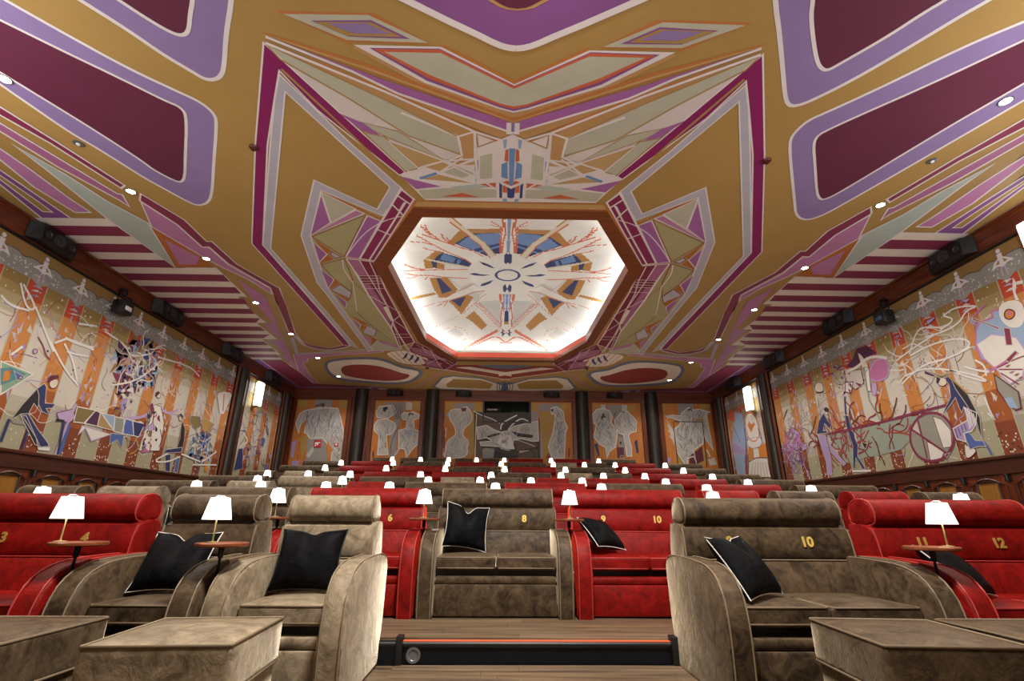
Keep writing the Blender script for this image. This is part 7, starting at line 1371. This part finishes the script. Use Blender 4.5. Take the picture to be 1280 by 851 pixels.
SEATS = {
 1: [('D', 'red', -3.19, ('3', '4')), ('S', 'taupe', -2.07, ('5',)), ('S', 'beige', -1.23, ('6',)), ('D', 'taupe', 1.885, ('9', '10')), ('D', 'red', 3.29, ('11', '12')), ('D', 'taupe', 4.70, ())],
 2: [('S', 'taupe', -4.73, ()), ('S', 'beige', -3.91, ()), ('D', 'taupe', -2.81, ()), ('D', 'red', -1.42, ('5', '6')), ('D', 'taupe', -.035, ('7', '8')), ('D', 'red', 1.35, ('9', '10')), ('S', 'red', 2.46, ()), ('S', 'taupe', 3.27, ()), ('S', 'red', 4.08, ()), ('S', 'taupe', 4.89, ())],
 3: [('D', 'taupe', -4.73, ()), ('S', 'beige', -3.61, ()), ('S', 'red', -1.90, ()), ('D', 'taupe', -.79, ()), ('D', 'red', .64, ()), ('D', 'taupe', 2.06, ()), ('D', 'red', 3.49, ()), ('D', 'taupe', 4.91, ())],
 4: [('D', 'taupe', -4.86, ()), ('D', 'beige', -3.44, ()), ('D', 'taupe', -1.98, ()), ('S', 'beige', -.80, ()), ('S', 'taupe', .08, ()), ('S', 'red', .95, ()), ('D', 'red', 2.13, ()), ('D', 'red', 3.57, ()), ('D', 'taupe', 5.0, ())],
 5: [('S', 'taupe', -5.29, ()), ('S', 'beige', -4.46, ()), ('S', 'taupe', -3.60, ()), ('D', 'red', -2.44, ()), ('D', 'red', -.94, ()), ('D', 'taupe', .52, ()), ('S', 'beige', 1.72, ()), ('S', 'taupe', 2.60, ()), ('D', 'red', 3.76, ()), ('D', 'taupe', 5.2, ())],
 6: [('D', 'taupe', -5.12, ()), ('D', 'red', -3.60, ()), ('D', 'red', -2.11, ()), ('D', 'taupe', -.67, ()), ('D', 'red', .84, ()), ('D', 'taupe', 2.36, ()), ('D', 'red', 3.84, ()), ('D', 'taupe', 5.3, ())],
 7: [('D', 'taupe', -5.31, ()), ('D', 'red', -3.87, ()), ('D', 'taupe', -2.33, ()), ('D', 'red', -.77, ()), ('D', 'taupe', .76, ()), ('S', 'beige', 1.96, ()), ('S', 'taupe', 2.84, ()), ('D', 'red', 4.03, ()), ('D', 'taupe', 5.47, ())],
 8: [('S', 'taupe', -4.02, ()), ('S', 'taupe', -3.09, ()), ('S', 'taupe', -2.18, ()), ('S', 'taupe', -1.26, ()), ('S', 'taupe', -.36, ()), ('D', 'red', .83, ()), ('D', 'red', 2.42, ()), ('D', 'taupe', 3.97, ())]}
SHIFT = -.089; EXT = {}
for row, L in SEATS.items():
    for i, (k, c, x, nums) in enumerate(L):
        EXT.setdefault(row, []).append((x + (SHIFT if not (row == 1 and x > 0) else -.05), .395 if k == 'S' else .6775))
        seat(k, c, row, x + (SHIFT if not (row == 1 and x > 0) else -.05), '%s velvet %s, %s from the left in the %s row of seats' % (c, 'armchair' if k == 'S' else 'two-seat loveseat', ORD[i + 1], ROWNAME[row]), nums)
# ------------------------------------------------------------------ side tables and table lamps between the seats
TB = {1: [-2.45, -1.63, 2.42], 2: [-4.32, -2.12, -.735, .66, 1.98+.065, 4.485], 3: [-4.03, -3.20, -2.29, -1.49, -.075, 1.35, 2.775, 4.20], 4: [-4.15, -2.73, -1.24, -.36, .515, 1.40, 2.85, 4.285], 5: [-4.875, -4.03, -3.17, -1.69, -.21, 1.26, 2.16, 3.04, 4.48], 6: [-4.36, -2.855, -1.39, .085, 1.60, 3.10, 4.57], 7: [-4.59, -3.10, -1.55, -.005, 1.50, 2.40, 3.29, 4.75], 8: [-3.555, -2.635, -1.72, -.81, .09, 1.625, 3.195]}
b = bmesh.new(); lathe(b, [(0, .789), (.135, .789), (.146, .795), (.146, .807), (.141, .812), (0, .812)], 32); T_TOP = mesh_of(b, 'table_top', M_TABLE, 40)
b = bmesh.new(); lathe(b, [(.008, .012), (.008, .722), (.017, .735), (.017, .789), (0, .789)], 14); T_POLE = mesh_of(b, 'table_pole', M_BLACKM, 40)
b = bmesh.new(); lathe(b, [(0, 0), (.034, 0), (.034, .006), (.006, .009), (.0045, .02), (.0045, .130), (0, .130)], 14); L_STEM = mesh_of(b, 'lamp_stem', M_BRASS, 40)
b = bmesh.new(); lathe(b, [(.078, .128), (.052, .250), (.050, .250), (.076, .128)], 28); L_SHADE = mesh_of(b, 'lamp_shade', M_SHADE, 40)
b = bmesh.new(); tube(b, [(-.03, 0, .252), (-.018, 0, .262), (.018, 0, .262), (.03, 0, .252)], .004, 5); tube(b, [(-.05, 0, .249), (.05, 0, .249)], .003, 5); tube(b, [(0, -.05, .249), (0, .05, .249)], .003, 5); tube(b, [(0, 0, .13), (0, 0, .262)], .003, 5); L_CLIP = mesh_of(b, 'shade_clip', M_STEEL, 40)
def gap_near(row, x):
    e = sorted(EXT[row]); c = [((a + r + b - q) / 2, b - q - a - r) for (a, r), (b, q) in zip(e, e[1:])]
    c = [(m, g) if g < .30 else (min(max(x, m - g / 2 + .03), m + g / 2 - .03), g) for m, g in c]
    m, g = min(c, key=lambda t: abs(t[0] - x))
    if g < .02: print('tight gap', row, round(x, 2), round(g, 3))
    return m
BULB = bpy.data.lights.new('lamp_bulb', 'POINT'); BULB.energy = BULB_W; BULB.color = (1, .86, .66); BULB.shadow_soft_size = .02
for row, xs in TB.items():
    for i, x in enumerate(xs):
        x += .06 if (row == 1 and x > 0) else SHIFT; z = LEVEL[row]; x = gap_near(row, x); y = FRONT[row] + (.17 if row == 1 else .34)
        t = tag(empty('side_table', (x, y, z)), 'round wooden side table on dark pole, %s from left in the %s seat row' % (ORD[i + 1], ROWNAME[row]), 'side table', 'round side tables between seats')
        link('table_top', T_TOP, t); link('table_pole', T_POLE, t)
        l = tag(empty('table_lamp', (x + ((-.05, -.02, .04)[i] if row == 1 else 0), y - .08, z + .812)), 'lit white table lamp, %s from left in the %s seat row' % (ORD[i + 1], ROWNAME[row]), 'lamp', 'small lit table lamps')
        link('lamp_stem', L_STEM, l); s = link('lamp_shade', L_SHADE, l); link('shade_clip', L_CLIP, s)
        o = bpy.data.objects.new('lamp_bulb', BULB); COLL.objects.link(o); o.parent = l; o.location = (0, 0, .175)
# ------------------------------------------------------------------ ottomans in front of the first row
def ottoman(cx, cy, wd, dp, mat, label, rz=0):
    t = tag(empty('ottoman', (cx, cy, 0), math.radians(rz)), label, 'ottoman', 'ottomans before the front seats'); x, y = wd / 2, dp / 2
    o = link('cushion_top', mesh_of(cushion(-x, x, -y, y, .255, .455, .02, .02), 'cushion_top', mat, 50), t)
    b = bmesh.new()
    for z in (.452, .260): tube(b, [(-x + .01, -y + .004, z), (x - .01, -y + .004, z), (x - .004, -y + .01, z), (x - .004, y - .01, z), (x - .01, y - .004, z), (-x + .01, y - .004, z), (-x + .004, y - .01, z), (-x + .004, -y + .01, z)], .0065, 5, True)
    obj('ottoman_piping', b, M_PIPE_T, o, 60); obj('ottoman_base', bx(-x + .015, x - .015, -y + .015, y - .015, .0, .256, r=.012), mat, t)
ottoman(-1.51, 2.69, .60, .64, M_TAUPE_PALE, 'beige velvet ottoman before the armchair numbered six, left of centre', 4)
ottoman(-2.45, 2.70, .62, .64, M_TAUPE, 'taupe velvet ottoman at the lower left corner of the photo')
ottoman(1.88, 2.70, .62, .64, M_TAUPE, 'taupe velvet ottoman before the loveseat numbered nine and ten', -4)
ottoman(2.58, 2.70, .62, .64, M_TAUPE, 'taupe velvet ottoman at the far right lower edge of the photo')
# ------------------------------------------------------------------ pillows
def pillow(loc, rot, label, wd=.44, ht=.42, th=.15, pinch=0.0, seed=1, pipe=None):
    t = tag(empty('throw_pillow', loc), label, 'pillow', 'black velvet pillows with white piping'); t.rotation_euler = rot
    n = 18; bm = bmesh.new(); grid = {}; rg = random.Random(seed); ph = [rg.random() * 6 for _ in range(4)]
    for s in (1, -1):
        for i in range(n + 1):
            for j in range(n + 1):
                u, v = 2 * i / n - 1, 2 * j / n - 1; edge = i in (0, n) or j in (0, n)
                if edge and s < 0: grid[s, i, j] = grid[1, i, j]; continue
                k = 1 - .10 * (1 - v * v) * abs(u) ** 3; kk = 1 - .10 * (1 - u * u) * abs(v) ** 3
                d = s * th / 2 * ((1 - u ** 2) * (1 - v ** 2)) ** .42 * (1 + .10 * math.sin(3 * u + ph[0]) * math.sin(2.6 * v + ph[1]))
                d *= 1 - pinch * math.exp(-(u * u) / .03) * max(0, v + .3) 
                z = v * kk * ht / 2 - pinch * .12 * math.exp(-(u * u) / .06) * max(0, v)
                grid[s, i, j] = bm.verts.new((u * k * wd / 2, -d, z + ht / 2))
        for i in range(n):
            for j in range(n):
                q = [grid[s, i, j], grid[s, i + 1, j], grid[s, i + 1, j + 1], grid[s, i, j + 1]]
                bm.faces.new(q if s > 0 else q[::-1])
    rim = [grid[1, i, 0].co.copy() for i in range(n)] + [grid[1, n, j].co.copy() for j in range(n)] + [grid[1, i, n].co.copy() for i in range(n, 0, -1)] + [grid[1, 0, j].co.copy() for j in range(n, 0, -1)]
    o = obj('pillow_body', bm, M_BLKV, t, 80); b = bmesh.new(); tube(b, rim, .004, 5, True); obj('pillow_piping', b, pipe or M_PIPE_W, t, 60)
    return t
R = math.radians
pillow((-1.352, 3.56, .51), (R(-22), R(0), R(2)), 'plump black pillow with dark piping on armchair numbered six', .435, .40, .18, .2, 2, M_GREYP)
pillow((-2.195, 3.50, .51), (R(-30), R(0), R(2)), 'black pillow with wavy white edge on armchair numbered five', .43, .40, .18, .4, 3)
pillow((1.56, 3.39, .51), (R(-36), R(0), R(40)), 'black pillow leaning inside left arm of the loveseat numbered nine and ten', .46, .42, .17, .5, 4)
pillow((2.98, 3.42, .515), (R(-46), R(4), R(38)), 'black pillow behind the side table on right red front loveseat', .44, .40, .16, .2, 5)
pillow((-.44, 5.24, .68), (R(-18), R(8), R(14)), 'black pillow at left arm of centre loveseat numbered seven and eight', .44, .44, .17, .6, 6)
pillow((.98, 5.12, .702), (R(-48), R(6), R(40)), 'black pillow slumped on red loveseat numbered nine and ten, second row', .42, .38, .16, .1, 7)
pillow((-3.21, 5.32, .66), (R(-18), R(0), R(14)), 'black pillow behind the front armchair five, second row taupe loveseat', .42, .42, .16, .2, 8)
pillow((-1.82, 5.26, .665), (R(-18), R(0), R(-10)), 'black pillow on red second row loveseat behind armchair six', .40, .42, .16, .2, 9)
# ------------------------------------------------------------------ lights and devices on ceiling and walls
DY = [2.30, 4.28, 6.26, 8.25, 10.23, 12.20, 14.22, 16.23]
b = bmesh.new(); lathe(b, [(.055, 0), (.072, 0), (.072, -.012), (.06, -.012), (.055, -.002)], 24); D_RING = mesh_of(b, 'trim_ring', M_STEEL, 40)
b = bmesh.new(); lathe(b, [(0, -.006), (.056, -.006)], 24); D_LENS = mesh_of(b, 'light_lens', M_LENS, 0)
for s in (-1, 1):
    for i, y in enumerate(DY):
        if i: 
            t = tag(empty('downlight', (s * 5.56, y, CEIL - .002)), 'bright recessed ceiling downlight, %s from the front along the %s side' % (ORD[i], 'left' if s < 0 else 'right'), 'downlight', 'ceiling downlights in two rows')
            link('trim_ring', D_RING, t); link('light_lens', D_LENS, t)
        d = bpy.data.lights.new('downlight_beam', 'SPOT'); d.energy = DOWNLIGHT_W; d.spot_size = R(140); d.spot_blend = .6; d.shadow_soft_size = .05; d.color = (1, .92, .81)
        o = bpy.data.objects.new('downlight_beam', d); COLL.objects.link(o)
        if i: o.parent = t; o.location = (0, 0, -.03)
        else: o.location = (s * 5.56, y, CEIL - .03)
for x, y, lab in ((-5.54, 5.27, 'oval grey ceiling detector beside the nearest left downlights'), (5.54, 5.28, 'oval grey ceiling detector beside the nearest right downlights')):
    t = tag(empty('ceiling_detector', (x, y, CEIL - .002)), lab, 'detector'); b = bmesh.new(); lathe(b, [(.06, 0), (.06, -.01), (.045, -.016), (0, -.016)], 24); obj('detector_ring', b, M_STEEL, t, 40); b = bmesh.new(); lathe(b, [(.025, -.016), (.02, -.028), (0, -.028)], 16); obj('detector_eye', b, M_WHITEP, t, 40)
for x, y, lab in ((-3.32, 5.27, 'brown round ceiling hook at left edge of magenta star'), (3.36, 5.33, 'brown round ceiling hook at right edge of magenta star'), (-2.45, 15.10, 'brown round ceiling hook above wine-red oval left of dome'), (2.55, 14.95, 'brown round ceiling hook above wine-red oval right of dome')):
    t = tag(empty('ceiling_hook', (x, y, CEIL - .012)), lab, 'ceiling hook'); b = bmesh.new(); lathe(b, [(.058, 0), (.055, -.015), (.035, -.03), (0, -.032)], 20); obj('hook_dish', b, M_RED2, t, 50); b = bmesh.new(); lathe(b, [(.02, -.03), (.02, -.05), (0, -.05)], 12); obj('hook_knob', b, M_RED2, t, 40)
def wall_speaker(x, y, z, ln, ht, facing, label):
    t = tag(empty('wall_speaker', (x, y, z), facing), label, 'speaker', 'black speakers on the wooden frieze'); a = ln / 2
    b = bmesh.new(); prof = [(-a, -.02), (-a + .10, -.20), (a - .10, -.20), (a, -.02), (a, .0), (-a, .0)]
    lo = [b.verts.new((u, v, -ht / 2)) for u, v in prof]; hi = [b.verts.new((u, v * .8, ht / 2)) for u, v in prof]
    b.faces.new(lo); b.faces.new(hi[::-1])
    for i in range(6): b.faces.new((lo[i], lo[(i + 1) % 6], hi[(i + 1) % 6], hi[i]))
    obj('speaker_cabinet', b, M_BLACK, t, 0)
    for u, r in ((-.02, ht * .36), (-a * .52, ht * .2), (a * .55, ht * .2)):
        b = bmesh.new(); lathe(b, [(r, 0), (r, -.014), (r * .82, -.014), (r * .4, .01), (r * .3, -.006), (0, -.01)], 22, axis='Y'); obj('speaker_cone', b, M_GREYP, t, 40, (u, -.182, 0), (R(-6), 0, 0))
for s, nm, fa in ((-1, 'left', R(90)), (1, 'right', R(-90))):
    for y, ln, wh in ((7.40, .86, 'nearest'), (10.45, .95, 'middle'), (13.30, .90, 'farthest')): wall_speaker(s * (WX - .05), y, 5.245, ln, .30, fa, 'black wedge speaker on the %s wall frieze, %s of its three' % (nm, wh))
    wall_speaker(s * (WX - .05), 15.9, 5.24, .9, .30, fa, 'black speaker above the small painted panel on the %s wall' % nm)
for x, lab in ((-4.0, 'small black speaker above the second back painting from left'), (-1.5, 'small black speaker left of the projection booth window'), (1.72, 'small black speaker right of the projection booth window'), (4.05, 'small black speaker above the fourth back painting from left')): wall_speaker(x, BACK - .06, 5.28, .60, .19, 0, lab)
def moving_head(s, y, label):
    t = tag(empty('effect_projector', (s * (WX - .05), y, 4.78), R(90) if s < 0 else R(-90)), label, 'projector')
    obj('projector_box', bx(-.14, .14, -.30, -.07, -.15, .11, r=.02), M_BLACK, t)
    obj('projector_face', bx(-.08, .08, -.311, -.299, -.08, .0, r=.003), M_WHITEP if s < 0 else plain('blue_glass', '3a5a78', .15), t)
    b = bmesh.new(); tube(b, [(-.17, -.18, -.02), (-.17, -.18, .22), (.17, -.18, .22), (.17, -.18, -.02)], .018, 6); tube(b, [(0, -.18, .22), (0, -.18, .34), (0, -.02, .34)], .025, 6); tube(b, [(-.12, -.1, .30), (-.05, -.14, .38), (.05, -.14, .38), (.12, -.1, .30)], .012, 5); obj('projector_bracket', b, M_BLACKM, t, 40)
    for u in (-.14, .14): b = bmesh.new(); lathe(b, [(.03, 0), (.03, .03), (0, .03)], 12, axis='X'); obj('bracket_knob', b, M_BLACK, t, 40, (u + (.0 if u > 0 else -.03), -.18, 0))
moving_head(-1, 9.02, 'black effect projector with white label hanging from left frieze')
moving_head(1, 8.98, 'black effect projector with blue lens hanging from right frieze')
def sconce(s, y, z, label):
    t = tag(empty('wall_sconce', (s * (WX - .04), y, z), R(90) if s < 0 else R(-90)), label, 'wall lamp', 'frosted glass wall lamps')
    obj('sconce_glass', bx(-.14, .14, -.20, -.06, -.36, .36, r=.03), M_SCONCE, t); obj('sconce_plate', bx(-.08, .08, -.06, .0, -.42, .42, r=.01), M_BRASS, t); obj('sconce_cap', bx(-.145, .145, -.205, -.055, -.40, -.365, r=.01), M_BRASS, t)
sconce(-1, 15.05, 4.52, 'lit frosted wall lamp on the small left painted panel'); sconce(1, 14.95, 4.52, 'lit frosted wall lamp on the small right painted panel'); sconce(1, 6.06, 4.72, 'lit frosted wall lamp at the near end of right mural')
t = tag(obj('paper_card', bx(-.03, .03, -.02, .02, 0, .003), M_WHITEP, None, 0, (-.70, 5.0, LEVEL[2] + .708), (0, 0, R(15))), 'small white card on left arm of the centre loveseat', 'card')
